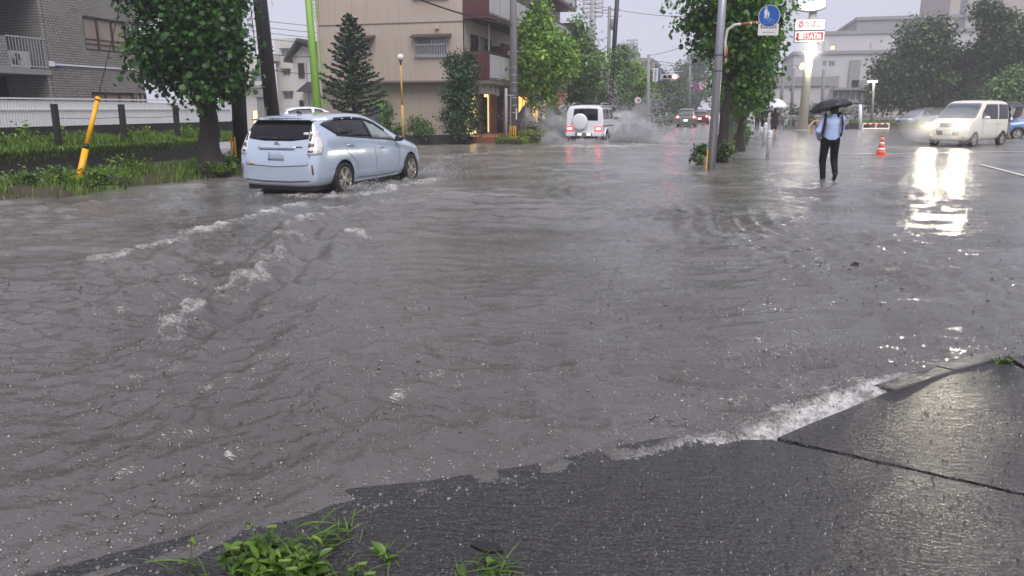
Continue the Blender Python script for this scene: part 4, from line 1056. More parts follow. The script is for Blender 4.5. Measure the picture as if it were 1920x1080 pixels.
# ------------------------------------------------------------------ people: smooth-blended solids meshed with surface nets
def sdf_mesh(prims, vox, k=.03, cut=None):
    """prims: ('c', a, b, ra, rb) tapered capsules or ('e', centre, radii) ellipsoids"""
    lo = np.min([np.minimum(p[1], p[2]) - max(p[3:]) if p[0] == 'c' else np.array(p[1]) - np.array(p[2]) for p in prims], 0) - vox * 3 - k
    hi = np.max([np.maximum(p[1], p[2]) + max(p[3:]) if p[0] == 'c' else np.array(p[1]) + np.array(p[2]) for p in prims], 0) + vox * 3 + k
    n = np.ceil((hi - lo) / vox).astype(int) + 1
    ax = [lo[i] + vox * np.arange(n[i]) for i in range(3)]
    X, Y, Z = np.meshgrid(*ax, indexing='ij'); P = np.stack([X, Y, Z], -1).astype(np.float32)
    D = None
    for p in prims:
        if p[0] == 'c':
            a, b = np.array(p[1], np.float32), np.array(p[2], np.float32); ab = b - a
            t = np.clip(((P - a) @ ab) / max(1e-9, float(ab @ ab)), 0, 1)
            d = np.linalg.norm(P - a - t[..., None] * ab, axis=-1) - (p[3] + (p[4] - p[3]) * t)
        else:
            r = np.array(p[2], np.float32); q = (P - np.array(p[1], np.float32)) / r
            l = np.linalg.norm(q, axis=-1); d = (l - 1) * float(r.min()) * (.5 + .5 * np.clip(l, 0, 1.5))
        if D is None: D = d
        else:
            h = np.clip(.5 + .5 * (D - d) / k, 0, 1); D = D * (1 - h) + d * h - k * h * (1 - h)
    if cut is not None: D = np.maximum(D, cut(P))
    ins = D < 0
    c = [(i, j, l) for i in (0, 1) for j in (0, 1) for l in (0, 1)]
    S8 = np.stack([ins[i:n[0] - 1 + i, j:n[1] - 1 + j, l:n[2] - 1 + l] for i, j, l in c], -1)
    V8 = np.stack([D[i:n[0] - 1 + i, j:n[1] - 1 + j, l:n[2] - 1 + l] for i, j, l in c], -1)
    act = S8.any(-1) & ~S8.all(-1); idx = -np.ones(act.shape, int); ci = np.argwhere(act); idx[act] = np.arange(len(ci))
    s8, v8 = S8[act], V8[act]; acc = np.zeros((len(ci), 3)); cnt = np.zeros(len(ci)); cc = np.array(c, float)
    for a in range(8):
        for b in range(a + 1, 8):
            if np.abs(cc[a] - cc[b]).sum() != 1: continue
            m_ = s8[:, a] != s8[:, b]; t = v8[m_, a] / (v8[m_, a] - v8[m_, b])
            acc[m_] += cc[a] + t[:, None] * (cc[b] - cc[a]); cnt[m_] += 1
    V = lo + vox * (ci + acc / cnt[:, None]); F = []
    for d in range(3):
        u, w = (d + 1) % 3, (d + 2) % 3
        sl0 = [slice(None)] * 3; sl1 = [slice(None)] * 3; sl0[d] = slice(0, n[d] - 1); sl1[d] = slice(1, n[d])
        ch = np.argwhere(ins[tuple(sl0)] != ins[tuple(sl1)])
        ch = ch[(ch[:, u] > 0) & (ch[:, w] > 0) & (ch[:, u] < n[u] - 1) & (ch[:, w] < n[w] - 1)]
        q = []
        for du, dw in ((-1, -1), (0, -1), (0, 0), (-1, 0)):
            e = ch.copy(); e[:, u] += du; e[:, w] += dw; q.append(idx[e[:, 0], e[:, 1], e[:, 2]])
        q = np.stack(q, 1); fl = ins[ch[:, 0], ch[:, 1], ch[:, 2]]; q[~fl] = q[~fl][:, ::-1]; F.append(q)
    return V, np.concatenate(F)

def cap(a, b, ra, rb=None): return ('c', np.array(a, float), np.array(b, float), ra, ra if rb is None else rb)
def hand(prims, w, d, side, curl=.5, palm=(0, 1, 0)):
    """palm plus four unequal bent fingers and a thumb from wrist w along d"""
    w, d = np.array(w, float), np.array(d, float); d = d / np.linalg.norm(d); pn = np.array(palm, float); pn -= d * (pn @ d); pn /= np.linalg.norm(pn); s = np.cross(d, pn) * side
    for k in range(4): prims.append(cap(w + s * (k - 1.5) * .008, w + d * .085 + s * (k - 1.5) * .019, .013, .011))
    for k, L in enumerate((.036, .042, .040, .030)):
        a = w + d * .085 + s * (k - 1.5) * .020; b = a + (d * math.cos(curl * .6) + pn * math.sin(curl * .6)) * L
        c = b + (d * math.cos(curl * 1.8) + pn * math.sin(curl * 1.8)) * L * .7; e = c + (d * math.cos(curl * 2.6) + pn * math.sin(curl * 2.6)) * L * .5
        prims += [cap(a, b, .0095, .009), cap(b, c, .009, .0085), cap(c, e, .0085, .007)]
    a = w + d * .025 - s * .026; b = a + (d * .6 - s * .6 + pn * .3) * .05; prims += [cap(w + d * .01, a, .013, .013), cap(a, b, .012, .010), cap(b, b + (d * .8 + pn * .5) * .028, .010, .008)]

def person(label, loc, rz, J, vox, top, bottom, shoes='black', hair='hair', sleeves='long', shorts=False, group=None, k=.03, topmat=None, hairlong=False):
    """J: joints in metres, x right, y facing; limbs = (shoulder, elbow, wrist) and (hip, knee, ankle, toe)"""
    t = thing('person', label, 'person', loc, rz, group)
    A = lambda n_: np.array(J[n_], float)
    body = [('e', A('head'), (.076, .098, .118)), ('e', A('head') + (0, .055, -.06), (.052, .055, .06)), cap(A('neck'), A('head') + (0, -.01, -.05), .058, .055),
            cap(A('chest') + (-.10, 0, .05), A('chest') + (.10, 0, .05), .10, .10), cap(A('chest'), A('pelvis'), .125, .12), cap(A('pelvis') + (-.07, 0, 0), A('pelvis') + (.07, 0, 0), .11)]
    hd = A('head'); body += [cap(hd + (0, .09, .01), hd + (0, .118, -.022), .010, .014), cap(hd + (-.025, .092, -.065), hd + (.025, .092, -.065), .010)]
    for s in (-1, 1): body += [('e', hd + (s * .080, -.005, -.005), (.012, .022, .034)), cap(hd + (s * .02, .088, .03), hd + (s * .045, .08, .03), .008)]
    sh = []; tr = []; shoe = []
    e_ = .016
    sh += [cap(A('chest') + (-.105, 0, .05), A('chest') + (.105, 0, .05), .10 + e_, .10 + e_), cap(A('chest'), A('pelvis') + (0, 0, .05), .13 + e_, .128 + e_), cap(A('chest') + (-.05, 0, -.05), A('pelvis') + (-.05, 0, .03), .11 + e_), cap(A('chest') + (.05, 0, -.05), A('pelvis') + (.05, 0, .03), .11 + e_), cap(A('chest') + (0, -.01, .10), A('neck') + (0, 0, .015), .09, .068)]
    tr += [cap(A('pelvis') + (-.07, 0, .0), A('pelvis') + (.07, 0, .0), .122), cap(A('pelvis') + (0, 0, .06), A('pelvis') + (0, 0, -.02), .13, .13)]
    for s, nm in ((-1, 'l'), (1, 'r')):
        S_, E_, W_ = A('sh_' + nm), A('el_' + nm), A('wr_' + nm)
        body += [cap(S_, E_, .052, .042), cap(E_, W_, .042, .028)]
        dirh = (W_ - E_); hand(body, W_, J.get('hd_' + nm, dirh), s, J.get('curl_' + nm, .5), J.get('palm_' + nm, (0, 1, 0)))
        if sleeves == 'long': sh += [cap(S_, E_, .066, .056), cap(E_, E_ + (W_ - E_) * J.get('cuff_' + nm, .95), .056, .043)]
        else: sh += [cap(S_, S_ + (E_ - S_) * .7, .068, .06)]
        Hh, K_, An, To = A('hip_' + nm), A('kn_' + nm), A('an_' + nm), A('toe_' + nm)
        body += [cap(Hh, K_, .085, .056), cap(K_, An, .054, .036), cap(An, To, .036, .026)]
        if shorts: tr += [cap(Hh, Hh + (K_ - Hh) * .9, .102, .085)]
        else: tr += [cap(Hh, K_, .102, .074), cap(K_, An + (K_ - An) * .06, .074, .060)]
        shoe += [cap(An + (0, 0, -.02), To, .046, .036), cap(An + (To - An) * -.25 + (0, 0, -.035), To, .036, .034)]
    def mk(nm, prims, mat, v=vox, kk=k):
        V, F = sdf_mesh(prims, v, kk); return link(nm, fastmesh(nm, V, F, mat, True), t)
    mk('body', body, 'skin', min(vox, .02), .018)
    mk('shirt', sh, topmat or top); mk('trousers', tr, bottom)
    V, F = sdf_mesh(shoe[:2], vox, .015); link('shoe', fastmesh('shoe', V, F, shoes, True), t)
    V, F = sdf_mesh(shoe[2:], vox, .015); link('shoe', fastmesh('shoe', V, F, shoes, True), t)
    hp = [('e', hd + (0, -.012, .030), (.090, .108, .108)), ('e', hd + (0, -.045, -.01), (.088, .078, .095))]
    if hairlong: hp += [cap(hd + (0, -.06, -.05), hd + (0, -.07, -.16), .075, .06)]
    face = lambda P: np.minimum(P[..., 1] - (hd[1] + .045), (hd[2] + .05) - P[..., 2])
    V, F = sdf_mesh(hp, min(vox, .016), .03, face); link('hair', fastmesh('hair', V, F, hair, True), t)
    for s in (-1, 1):
        MB().sphere(tuple(hd + (s * .031, .088, .008)), .012, 8, 6).build('eye', 'white', t, True)
    return t

def umbrella(label, loc, rot, rad, rise, mat, group=None, panels=8, handle=.75, tip=.06, curve=1.0, shaft='steel'):
    t = thing('umbrella', label, 'umbrella', loc, 0, group); t.rotation_euler = rot
    for k in range(panels):
        a0, a1 = 2 * math.pi * k / panels, 2 * math.pi * (k + 1) / panels; N, Q = 8, 6; V = []; F = []
        for i in range(N + 1):
            u = i / N
            for j in range(Q + 1):
                w = j / Q; a = a0 + (a1 - a0) * w
                sag = 4 * w * (1 - w)
                r = rad * u * (1 - .075 * sag * u); z = rise * (1 - u ** (1.7 * curve)) - .05 * rad * sag * u * u
                V.append((r * math.cos(a), r * math.sin(a), z))
        for i in range(N):
            for j in range(Q): F.append((i * (Q + 1) + j, (i + 1) * (Q + 1) + j, (i + 1) * (Q + 1) + j + 1, i * (Q + 1) + j + 1))
        m = MB(); m.add(V, F); o = m.build('canopy_panel', mat, t, True)
        sd = o.modifiers.new('t', 'SOLIDIFY'); sd.thickness = .004
        mr = MB(); mr.tube([(rad * u * math.cos(a0), rad * u * math.sin(a0), rise * (1 - u ** (1.7 * curve)) - .012) for u in (.02, .3, .6, .85, 1.02)], .005, 5); mr.build('rib', 'steel', t)
    m = MB(); m.tube([(0, 0, rise + tip), (0, 0, rise - handle)], .007, 8); m.build('shaft', shaft, t)
    m = MB(); m.tube([(0, 0, rise - handle + .02), (0, 0, rise - handle - .08)], .015, 8); m.build('grip', 'black', t, True)
    return t

# man walking away in the right foreground; x right, y his facing (away from the camera)
MH = gp(1550, 337)
jm = dict(head=(.02, .03, 1.56), neck=(.015, .0, 1.42), chest=(.01, 0, 1.24), pelvis=(0, 0, .93),
          sh_l=(-.185, -.01, 1.36), el_l=(-.285, -.06, 1.10), wr_l=(-.235, .10, .95), cuff_l=.97, hd_l=(.5, .6, -.5), curl_l=.6, palm_l=(1, 0, 0),
          sh_r=(.20, .0, 1.36), el_r=(.235, .14, 1.10), wr_r=(.10, .30, 1.22), hd_r=(-.6, .1, .5), curl_r=1.2, palm_r=(0, 1, 0),
          hip_l=(-.10, 0, .88), kn_l=(-.115, .06, .47), an_l=(-.09, -.03, .075), toe_l=(-.10, .14, .03),
          hip_r=(.095, 0, .88), kn_r=(.13, .10, .48), an_r=(.135, -.14, .19), toe_r=(.14, -.04, .05))
man = person('man in light blue shirt and black trousers wading away under a black umbrella', (MH.x, MH.y, -.045), R(4), jm, .012, 'shirt', 'trousers')
bag = thing('backpack', 'black bag worn on the chest of the man in the blue shirt, straps round shoulders', 'bag', (MH.x, MH.y, -.045), R(4))
for s in (-1, 1):
    m = MB(); pts = [(s * .10, .16, 1.33), (s * .135, .10, 1.475), (s * .15, 0, 1.495), (s * .165, -.105, 1.43), (s * .175, -.148, 1.30), (s * .19, -.13, 1.13), (s * .20, -.05, 1.03), (s * .17, .10, 1.0)]
    P = [Vector(p) for p in pts]; V = []; F = []
    for i, p in enumerate(P):
        d = (P[min(i + 1, 7)] - P[max(i - 1, 0)]).normalized(); out = (p - Vector((0, 0, p.z - .02))).normalized(); sd_ = d.cross(out).normalized()
        for a, b in ((-.032, 0), (.032, 0), (.032, .014), (-.032, .014)): V.append(p + sd_ * a + out * b)
    for i in range(7):
        for j in range(4): F.append((i * 4 + j, i * 4 + (j + 1) % 4, i * 4 + 4 + (j + 1) % 4, i * 4 + 4 + j))
    F += [(0, 1, 2, 3), (28, 29, 30, 31)]
    m.add(V, F); m.build('strap', 'strap', bag)
m = MB(); m.box((0, .235, 1.14), (.29, .15, .40)); m.build('bag_body', 'strap', bag, True, .05)
m = MB(); m.box((0, .325, 1.08), (.22, .04, .22)); m.build('pocket', 'strap', bag, True, .02)
uh = Vector((MH.x, MH.y, -.045)) + Matrix.Rotation(R(4), 3, 'Z') @ Vector((-.02, .16, 1.60))
umbrella('black folding umbrella tilted over the man in the blue shirt', uh, (R(-9), R(-11), R(12)), .475, .20, 'umbblack', panels=8, handle=.62, tip=.03, curve=1.35)

def walk(seed, h=1.65, arm=None, long=False):
    rng = random.Random(seed); k = h / 1.72; s = rng.choice((-1, 1)); st = .14 + rng.random() * .08
    J = dict(head=(0, .02, 1.58), neck=(0, 0, 1.44), chest=(0, 0, 1.26), pelvis=(0, 0, .93), sh_l=(-.17, 0, 1.37), el_l=(-.22, -.03 + .06 * s, 1.11), wr_l=(-.23, .06 + .08 * s, .88), sh_r=(.17, 0, 1.37), el_r=(.21, .10, 1.13), wr_r=(.10, .27, 1.22),
             hd_r=(-.4, .2, .6), curl_r=1.1, hip_l=(-.09, 0, .88), kn_l=(-.10, .05 + st * .5 * s, .49), an_l=(-.10, st * s, .09), toe_l=(-.10, st * s + .15, .04), hip_r=(.09, 0, .88), kn_r=(.10, .05 - st * .5 * s, .49), an_r=(.10, -st * s - .03, .10), toe_r=(.10, -st * s + .12, .04))
    return {a: (tuple(np.array(b) * k) if isinstance(b, tuple) else b) for a, b in J.items()}
P1 = gp(1450, 256)
person('pedestrian in black shirt and shorts holding a white umbrella on the flooded footway', (P1.x, P1.y, -.05), R(2), walk(3), .024, 'black', 'black', sleeves='short', shorts=True)
umbrella('white domed umbrella of the pedestrian in black shorts', (P1.x + .02, P1.y + .1, 1.64), (R(4), R(-3), .3), .66, .42, 'umbwhite', curve=1.2, handle=.75)
P2 = gp(1431, 249)
person('pedestrian in dark clothes under a charcoal umbrella beside the white umbrella', (P2.x, P2.y, -.05), R(-4), walk(5, 1.6), .024, 'umbgrey', 'trousers')
umbrella('charcoal umbrella left of the white umbrella', (P2.x - .05, P2.y - .1, 1.30), (R(-8), R(-6), .1), .64, .34, 'umbgrey', curve=1.2, handle=.7)
P3 = gp(1419, 240)
person('farthest pedestrian of the group on the footway, small and dark', (P3.x, P3.y, -.05), R(0), walk(8, 1.6), .03, 'black', 'trousers', sleeves='short')
P4 = Vector((14.35, 44.6, 0))
person('person in dark jacket and tan trousers standing at the tail of the cream van', (P4.x, P4.y, -.05), R(60), walk(9, 1.66), .024, 'black', 'tan')
umbrella('dark umbrella of the person behind the cream van', (P4.x + .18, P4.y - .05, 1.64), (R(3), R(5), .1), .62, .26, 'umbgrey', curve=1.2, handle=.7)

# ------------------------------------------------------------------ building kit
def wall_open(parent, name, mat, o, u, n_, W_, H_, holes, depth=.2):
    """flat wall face with real openings; o lower-left corner, u along, n_ outward"""
    o, u, n_ = Vector(o), Vector(u).normalized(), Vector(n_).normalized(); up = Vector((0, 0, 1)); m = MB()
    us = sorted({0, W_, *[h[0] for h in holes], *[h[1] for h in holes]}); zs = sorted({0, H_, *[h[2] for h in holes], *[h[3] for h in holes]})
    P = lambda a, b, d=0: o + u * a + up * b - n_ * d
    for i in range(len(us) - 1):
        for j in range(len(zs) - 1):
            a, b, c, d = us[i], us[i + 1], zs[j], zs[j + 1]
            if any(h[0] - 1e-6 <= a and b <= h[1] + 1e-6 and h[2] - 1e-6 <= c and d <= h[3] + 1e-6 for h in holes): continue
            m.add([P(a, c), P(b, c), P(b, d), P(a, d)], [(0, 1, 2, 3)])
    for a, b, c, d in holes:
        for q in (((a, c), (b, c)), ((b, c), (b, d)), ((b, d), (a, d)), ((a, d), (a, c))):
            m.add([P(*q[0]), P(*q[1]), P(*q[1], depth), P(*q[0], depth)], [(0, 1, 2, 3)])
    for q in (((0, 0), (W_, 0)), ((W_, 0), (W_, H_)), ((W_, H_), (0, H_)), ((0, H_), (0, 0))):
        m.add([P(*q[0]), P(*q[1]), P(*q[1], depth), P(*q[0], depth)], [(0, 1, 2, 3)])
    m.add([P(0, 0, depth + .15), P(W_, 0, depth + .15), P(W_, H_, depth + .15), P(0, H_, depth + .15)], [(0, 1, 2, 3)])
    return m.build(name, mat, parent)

def window(parent, o, u, n_, w, h, panes=2, fm='alu', pm='glassd', recess=.10, fw=.05, rails=0, sill=False, curtain=None):
    o, u, n_ = Vector(o), Vector(u).normalized(), Vector(n_).normalized(); up = Vector((0, 0, 1)); rz = math.atan2(u.y, u.x)
    q = node('window', parent)
    def bx(a, b, c, d, d0, d1): # box from u=a..b, z=c..d, depth d0..d1 inward
        cc = o + u * (a + b) / 2 + up * (c + d) / 2 - n_ * (d0 + d1) / 2
        return cc, (abs(b - a), abs(d1 - d0), abs(d - c))
    m = MB()
    for a, b, c, d in ((0, w, 0, fw), (0, w, h - fw, h), (0, fw, fw, h - fw), (w - fw, w, fw, h - fw)): cc, dd = bx(a, b, c, d, recess - .04, recess + .04); m.box(cc, dd, rz)
    for k in range(1, panes): cc, dd = bx(w * k / panes - fw / 2, w * k / panes + fw / 2, fw, h - fw, recess - .03, recess + .035); m.box(cc, dd, rz)
    for k in range(rails): cc, dd = bx(fw, w - fw, h * (.2 + .14 * k), h * (.2 + .14 * k) + .03, recess - .02, recess + .01); m.box(cc, dd, rz)
    m.build('frame', fm, q)
    for k in range(panes):
        mm = MB(); cc, dd = bx(w * k / panes + fw / 2, w * (k + 1) / panes - fw / 2, fw, h - fw, recess + .01, recess + .02); mm.box(cc, dd, rz)
        mm.build('pane', pm if isinstance(pm, str) else pm[k % len(pm)], q)
    if sill: mm = MB(); cc, dd = bx(-.05, w + .05, -.06, -.005, -.06, recess); mm.box(cc, dd, rz); mm.build('sill', fm, q)
    return q

def railing(parent, a, b, z0, z1, mat='alu', step=.12, top=.035, name='railing'):
    a, b = Vector((*a, 0)), Vector((*b, 0)); L = (b - a).length; d = (b - a) / L; rz = math.atan2(d.y, d.x)
    q = node(name, parent); m = MB(); m.box((a + b) / 2 + Vector((0, 0, z1)), (L, .05, top), rz); m.build('top_rail', mat, q); m = MB(); m.box((a + b) / 2 + Vector((0, 0, z0 + .03)), (L, .04, top), rz); m.build('bottom_rail', mat, q)
    k = int(L / step); me = None
    for i in range(k + 1):
        p = a + d * (L * i / k)
        if me is None: me = MB().box((0, 0, (z1 - z0) / 2), (.02, .02, z1 - z0 - .03), rz).mesh('bar'); me.materials.append(MT[mat])
        link('bar', me, q, (p.x, p.y, z0 + .01))
    return q

# ------------------------------------------------------------------ left bank, ditch and fence
def bank():
    xs = np.concatenate([np.linspace(-10.3, -13.3, 40), [-13.35, -13.42], np.linspace(-13.6, -15.9, 8)])
    ys = np.linspace(5, 18.9, 150); ye = [5, 9.9, 10.9, 12.4, 14, 16, 19]; xe = [-12.6, -11.8, -11.0, -11.2, -10.85, -10.6, -10.6]
    X, Y = np.meshgrid(xs, ys, indexing='ij'); E = np.interp(Y, ye, xe) + .10 * np.sin(Y * 3.1) + .06 * np.sin(Y * 7.7)
    d = E - X
    Z = -.10 + .26 * np.clip(d / .8, -.3, 1) + .03 * np.sin(X * 5 + Y * 3) * np.clip(d, 0, 1)
    Z = np.where(X < -13.32, -1.0, Z)
    return X, Y, Z
BX, BY, BZ = bank(); n0, n1 = BX.shape
i = np.arange(n0 - 1)[:, None] * n1 + np.arange(n1 - 1)[None]
o = link('ground_verge', fastmesh('ground_verge', np.stack([BX, BY, BZ], -1).reshape(-1, 3), np.stack([i, i + 1, i + n1 + 1, i + n1], -1).reshape(-1, 4), 'soil', True)); tag(o, 'grassy roadside verge and ditch bed on the left', kind='structure')
w = thing('retaining_wall', 'dark stone retaining wall, ditch shade painted in, below the white fence', 'wall')
m = MB(); m.b2((-16.3, 4, -1.1), (-16.0, 21.5, .50)); m.build('lower_wall', 'darkconc', w)  # near-black colour takes in the ditch's shade as well as dark stone
m = MB(); m.b2((-16.04, 4, .50), (-16.34, 21.5, .56)); m.build('coping', 'darkconc', w)
m = MB(); m.b2((-18.4, 4, .4), (-18.15, 26, 1.08)); m.build('upper_wall', 'darkconc', w)
m = MB(); m.add([(-16.3, 4, .5), (-18.2, 4, .68), (-18.2, 26, .62), (-16.3, 26, .42)], [(0, 1, 2, 3)]); tag(m.build('ground_terrace', 'soil'), 'earth terrace between ditch wall and fence', kind='structure')

f = thing('corrugated_fence', 'long white corrugated metal fence in front of the grey tiled building', 'fence')
for k in range(11):
    y0 = 10.5 + k * 1.35; m = MB(); N = 30; V = []; F = []
    for j in range(N + 1):
        yy = y0 + (1.342) * j / N; xx = -18.16 + (.018 if j % 2 else 0)
        V += [(xx, yy, 1.06), (xx, yy, 1.80 - .012 * k * .8)]
    for j in range(N): F.append((2 * j, 2 * j + 2, 2 * j + 3, 2 * j + 1))
    m.add(V, F); o = m.build('panel', 'white', f); o.modifiers.new('t', 'SOLIDIFY').thickness = .01
m = MB(); m.b2((-18.19, 10.5, 1.79), (-18.10, 25.3, 1.83)); m.build('top_rail', 'white', f)
m = MB(); m.b2((-18.125, 10.5, 1.50), (-18.10, 25.3, 1.525)); m.build('mid_rail', 'white', f)
lbl = ['dark concrete post before the white fence, first from the yellow guard towards photo edge', 'dark concrete post before the white fence, just past the yellow guard', 'dark concrete post before the white fence, nearest the big dark tree']
pf = []
for k, (yb, h) in enumerate(((15.75, 1.66), (18.02, 1.66), (20.25, 1.64))):
    m = MB(); m.box((-16.5, yb, (.35 + h) / 2), (.13, .13, h - .35), 0, 0, R(1)); o = m.build('fence_post', 'darkconc', None, False, .012); tag(o, lbl[k], 'post', 'dark posts along the ditch')
m = MB(); m.tube([(-16.5, 15.75, 1.3), (-16.5, 16.9, 1.27), (-16.5, 18.02, 1.3), (-16.5, 19.1, 1.27), (-16.5, 20.25, 1.3)], .007, 5); tag(m.build('post_wire', 'wire'), 'thin wire strung between the dark ditch posts', 'wire')

rng = np.random.default_rng(21)
def on_bank(n, xlo, xhi):
    x = xlo + (xhi - xlo) * rng.random(n); y = 8.5 + 10 * rng.random(n)
    E = np.interp(y, [5, 9.9, 10.9, 12.4, 14, 16, 19], [-12.6, -11.8, -11.0, -11.2, -10.85, -10.6, -10.6]); d = E - x
    z = -.10 + .26 * np.clip(d / .8, -.3, 1); k = d > .1
    return np.stack([x[k], y[k], z[k] - .02], 1)
P = on_bank(16000, -13.3, -10.7); k = rng.random(len(P)) < .35 + .65 * (np.sin(P[:, 0] * 3 + P[:, 1] * 2) > -.3)
P = P[k]
g_near = blades(rng, P, .07 + .20 * rng.random(len(P)) ** 1.5, .004 + .005 * rng.random(len(P)))
o = leaf_obj('grass', [g_near], 'grass', None); tag(o, 'bright grass on the near verge by the yellow guard', 'grass', kind='stuff')
n = 24000; x = -16.1 - 1.9 * rng.random(n); y = 10 + 14 * rng.random(n)
hh = (.10 + .22 * rng.random(n) ** 2) * (.8 + .5 * np.sin(y * 1.9) * np.sin(y * .7 + x))
far = blades(rng, np.stack([x, y, .49 + (-16.3 - x) * .08], 1), np.abs(hh) + .06, .006 + .007 * rng.random(n), .6)
n = 5000; xx = -16.02 + .05 * rng.random(n); yy = 10 + 11.5 * rng.random(n)
hang = blades(rng, np.stack([xx, yy, .50 - .22 * rng.random(n) ** 2], 1), .06 + .12 * rng.random(n), .006 + .006 * rng.random(n), 1.4)
o = leaf_obj('grass', [far, hang], 'grass', None); tag(o, 'long grass along the far bank below the white fence', 'grass', kind='stuff')
# taller leafy weeds on both banks
def weedstalk(label, loc, h, n, seed, grp, size=.07, spread=.16, mat='grass'):
    r = np.random.default_rng(seed); t = thing('weed_plant', label, 'plant', loc, 0, grp); m = MB(); C = []; D = []
    for k in range(n):
        e = np.array([r.normal() * spread, r.normal() * spread, h * (.6 + .5 * r.random())]); m.tube(wob(r, (r.normal() * .04, r.normal() * .04, -.03), e, 3, .02), [.006, .005, .004, .002], 4)
        kk = int(16 + 10 * r.random()); u = .15 + .85 * r.random(kk); C.append(np.outer(u, e) + r.normal(size=(kk, 3)) * .05); D.append(r.normal(size=(kk, 3)) + (0, 0, .6))
    C = np.concatenate(C); D = np.concatenate(D); m.build('stem', 'stem', t)
    leaf_obj('foliage', [leaves_arr(C, r.normal(size=C.shape) * .5 + (0, 0, .8), D, size * (.6 + .8 * r.random(len(C))), 'oval', r.random(len(C)))], mat, t); return t
pl = [('tall weed on the far bank at the photo edge', (-16.9, 14.5, .53), .55), ('feathery weed before the first dark post', (-17.0, 15.3, .53), .75), ('bushy weed right of the first dark post', (-16.9, 16.2, .52), .5), ('weed clump behind the yellow guard', (-16.8, 17.0, .52), .45),
      ('tall weed just right of the second dark post', (-17.0, 18.7, .50), .55), ('weed clump between second and third dark posts', (-17.0, 19.3, .50), .45), ('leafy weed behind the trunk of the dark tree', (-16.9, 21.0, .48), .6), ('leafy weed right of the dark tree trunk on far bank', (-16.2, 21.3, .45), .55)]
for k, (lb, lc, h) in enumerate(pl): weedstalk(lb, lc, h, 9, 50 + k, 'weeds on the far bank', .09, .2)
pl = [('broad-leaved weed patch at the photo edge on the near verge', (-12.35, 11.0, .1), .34), ('low weed patch on the near verge left of the yellow guard', (-11.9, 11.5, .1), .30), ('weed at the foot of the yellow guard', (-11.75, 12.1, .1), .30), ('dark weed hanging into the ditch left of the yellow guard', (-12.9, 12.2, .1), .34),
      ('thin weed right of the yellow guard', (-12.3, 13.6, .12), .42), ('weed at the foot of the dark tree', (-10.9, 14.55, .1), .25), ('weed between dark tree trunk and pole', (-11.1, 15.4, .1), .40)]
for k, (lb, lc, h) in enumerate(pl): weedstalk(lb, lc, h, 16, 80 + k, 'weeds on the near verge', .085, .26, 'bush' if k % 3 == 0 else 'grass')
m = MB(); rr = np.random.default_rng(9)
b0 = np.array(gp(170, 352, .1)); b1 = np.array(gp(235, 356, .05))
m.tube([b0, b0 + (.2, .1, .12), (b0 + b1) / 2 + (0, 0, .2), b1 + (0, .1, .22), b1], [.018, .016, .014, .012, .01], 6); m.tube([b0 + (.1, .1, .05), b1 + (-.1, 0, .1), b1 + (.12, .1, .26)], [.012, .01, .006], 5); m.tube([(b0 + b1) / 2 + (0, 0, .19), (b0 + b1) / 2 + (.1, .2, .36)], [.01, .005], 5)
tag(m.build('fallen_branch', 'twig', None, True), 'black bare branch lying on the verge beside the yellow guard', 'branch')

# yellow guy-wire guard and its wire
gb = gp(143, 352, .05); gt = at(184, 182, Y=gb.y + .75)
t = thing('guy_wire_guard', 'leaning yellow guard tube round a pole stay on the grass verge', 'guy guard', gb)
d = (gt - gb); m = MB(); m.tube([(0, 0, -.05), d * .42], .062, 12); m.build('lower_tube', 'yellow', t, True)
m = MB(); m.tube([d * .42, d * .475], .05, 12); m.build('black_band', 'black', t, True)
m = MB(); m.tube([d * .475, d], .045, 12); m.build('upper_tube', 'yellow', t, True)
m = MB(); m.tube([d * .955, d * .97], .048, 12); m.build('black_ring', 'black', t, True)
wt = gb + d * 3.4; m = MB(); m.tube([d, d * 1.8, wt - gb], .009, 6); m.build('stay_wire', 'wire', t)

# ------------------------------------------------------------------ grey tiled building
MT['tile'] = tilemat('grey_wall_tile', lin(158, 154, 150), lin(132, 129, 126), lin(86, 83, 81), .13, .085, .016, .35, 'YZ', .6)
MT['tileX'] = tilemat('grey_wall_tile_end', lin(158, 154, 150), lin(132, 129, 126), lin(86, 83, 81), .13, .085, .016, .35, 'XZ', .6)
gb_ = thing('tiled_building', 'grey tiled apartment building with rounded corner and dark balconies, behind white fence', 'building', (-22, 21.1, 0)); T = gb_
wall_open(T, 'wall', 'tile', (0, 0, 0), (0, 1, 0), (1, 0, 0), 3.75, 9.5, [(1.62, 3.70, 3.56, 4.74), (1.60, 3.70, .9, 2.12), (1.62, 3.70, 6.2, 7.4)], .14)
m = MB(); N = 10; V = []; F = []; rad_ = 1.5
zc = [0, .9, 2.12, 3.56, 4.74, 6.2, 7.4, 9.5]
for k in range(N + 1):
    a = R(90) * k / N; x_, y_ = -rad_ + rad_ * math.cos(a), 3.75 + rad_ * math.sin(a)
    for z in zc: V.append((x_, y_, z))
L = len(zc)
for k in range(N):
    for j in range(L - 1):
        if k < 4 and j in (1, 3, 5): continue
        F.append((k * L + j, (k + 1) * L + j, (k + 1) * L + j + 1, k * L + j + 1))
V += [(-8, 3.75 + rad_, 0), (-8, 3.75 + rad_, 9.5)]; F.append((N * L, len(V) - 2, len(V) - 1, N * L + L - 1)); m.add(V, F); m.build('curved_corner_wall', 'tile', T, True)
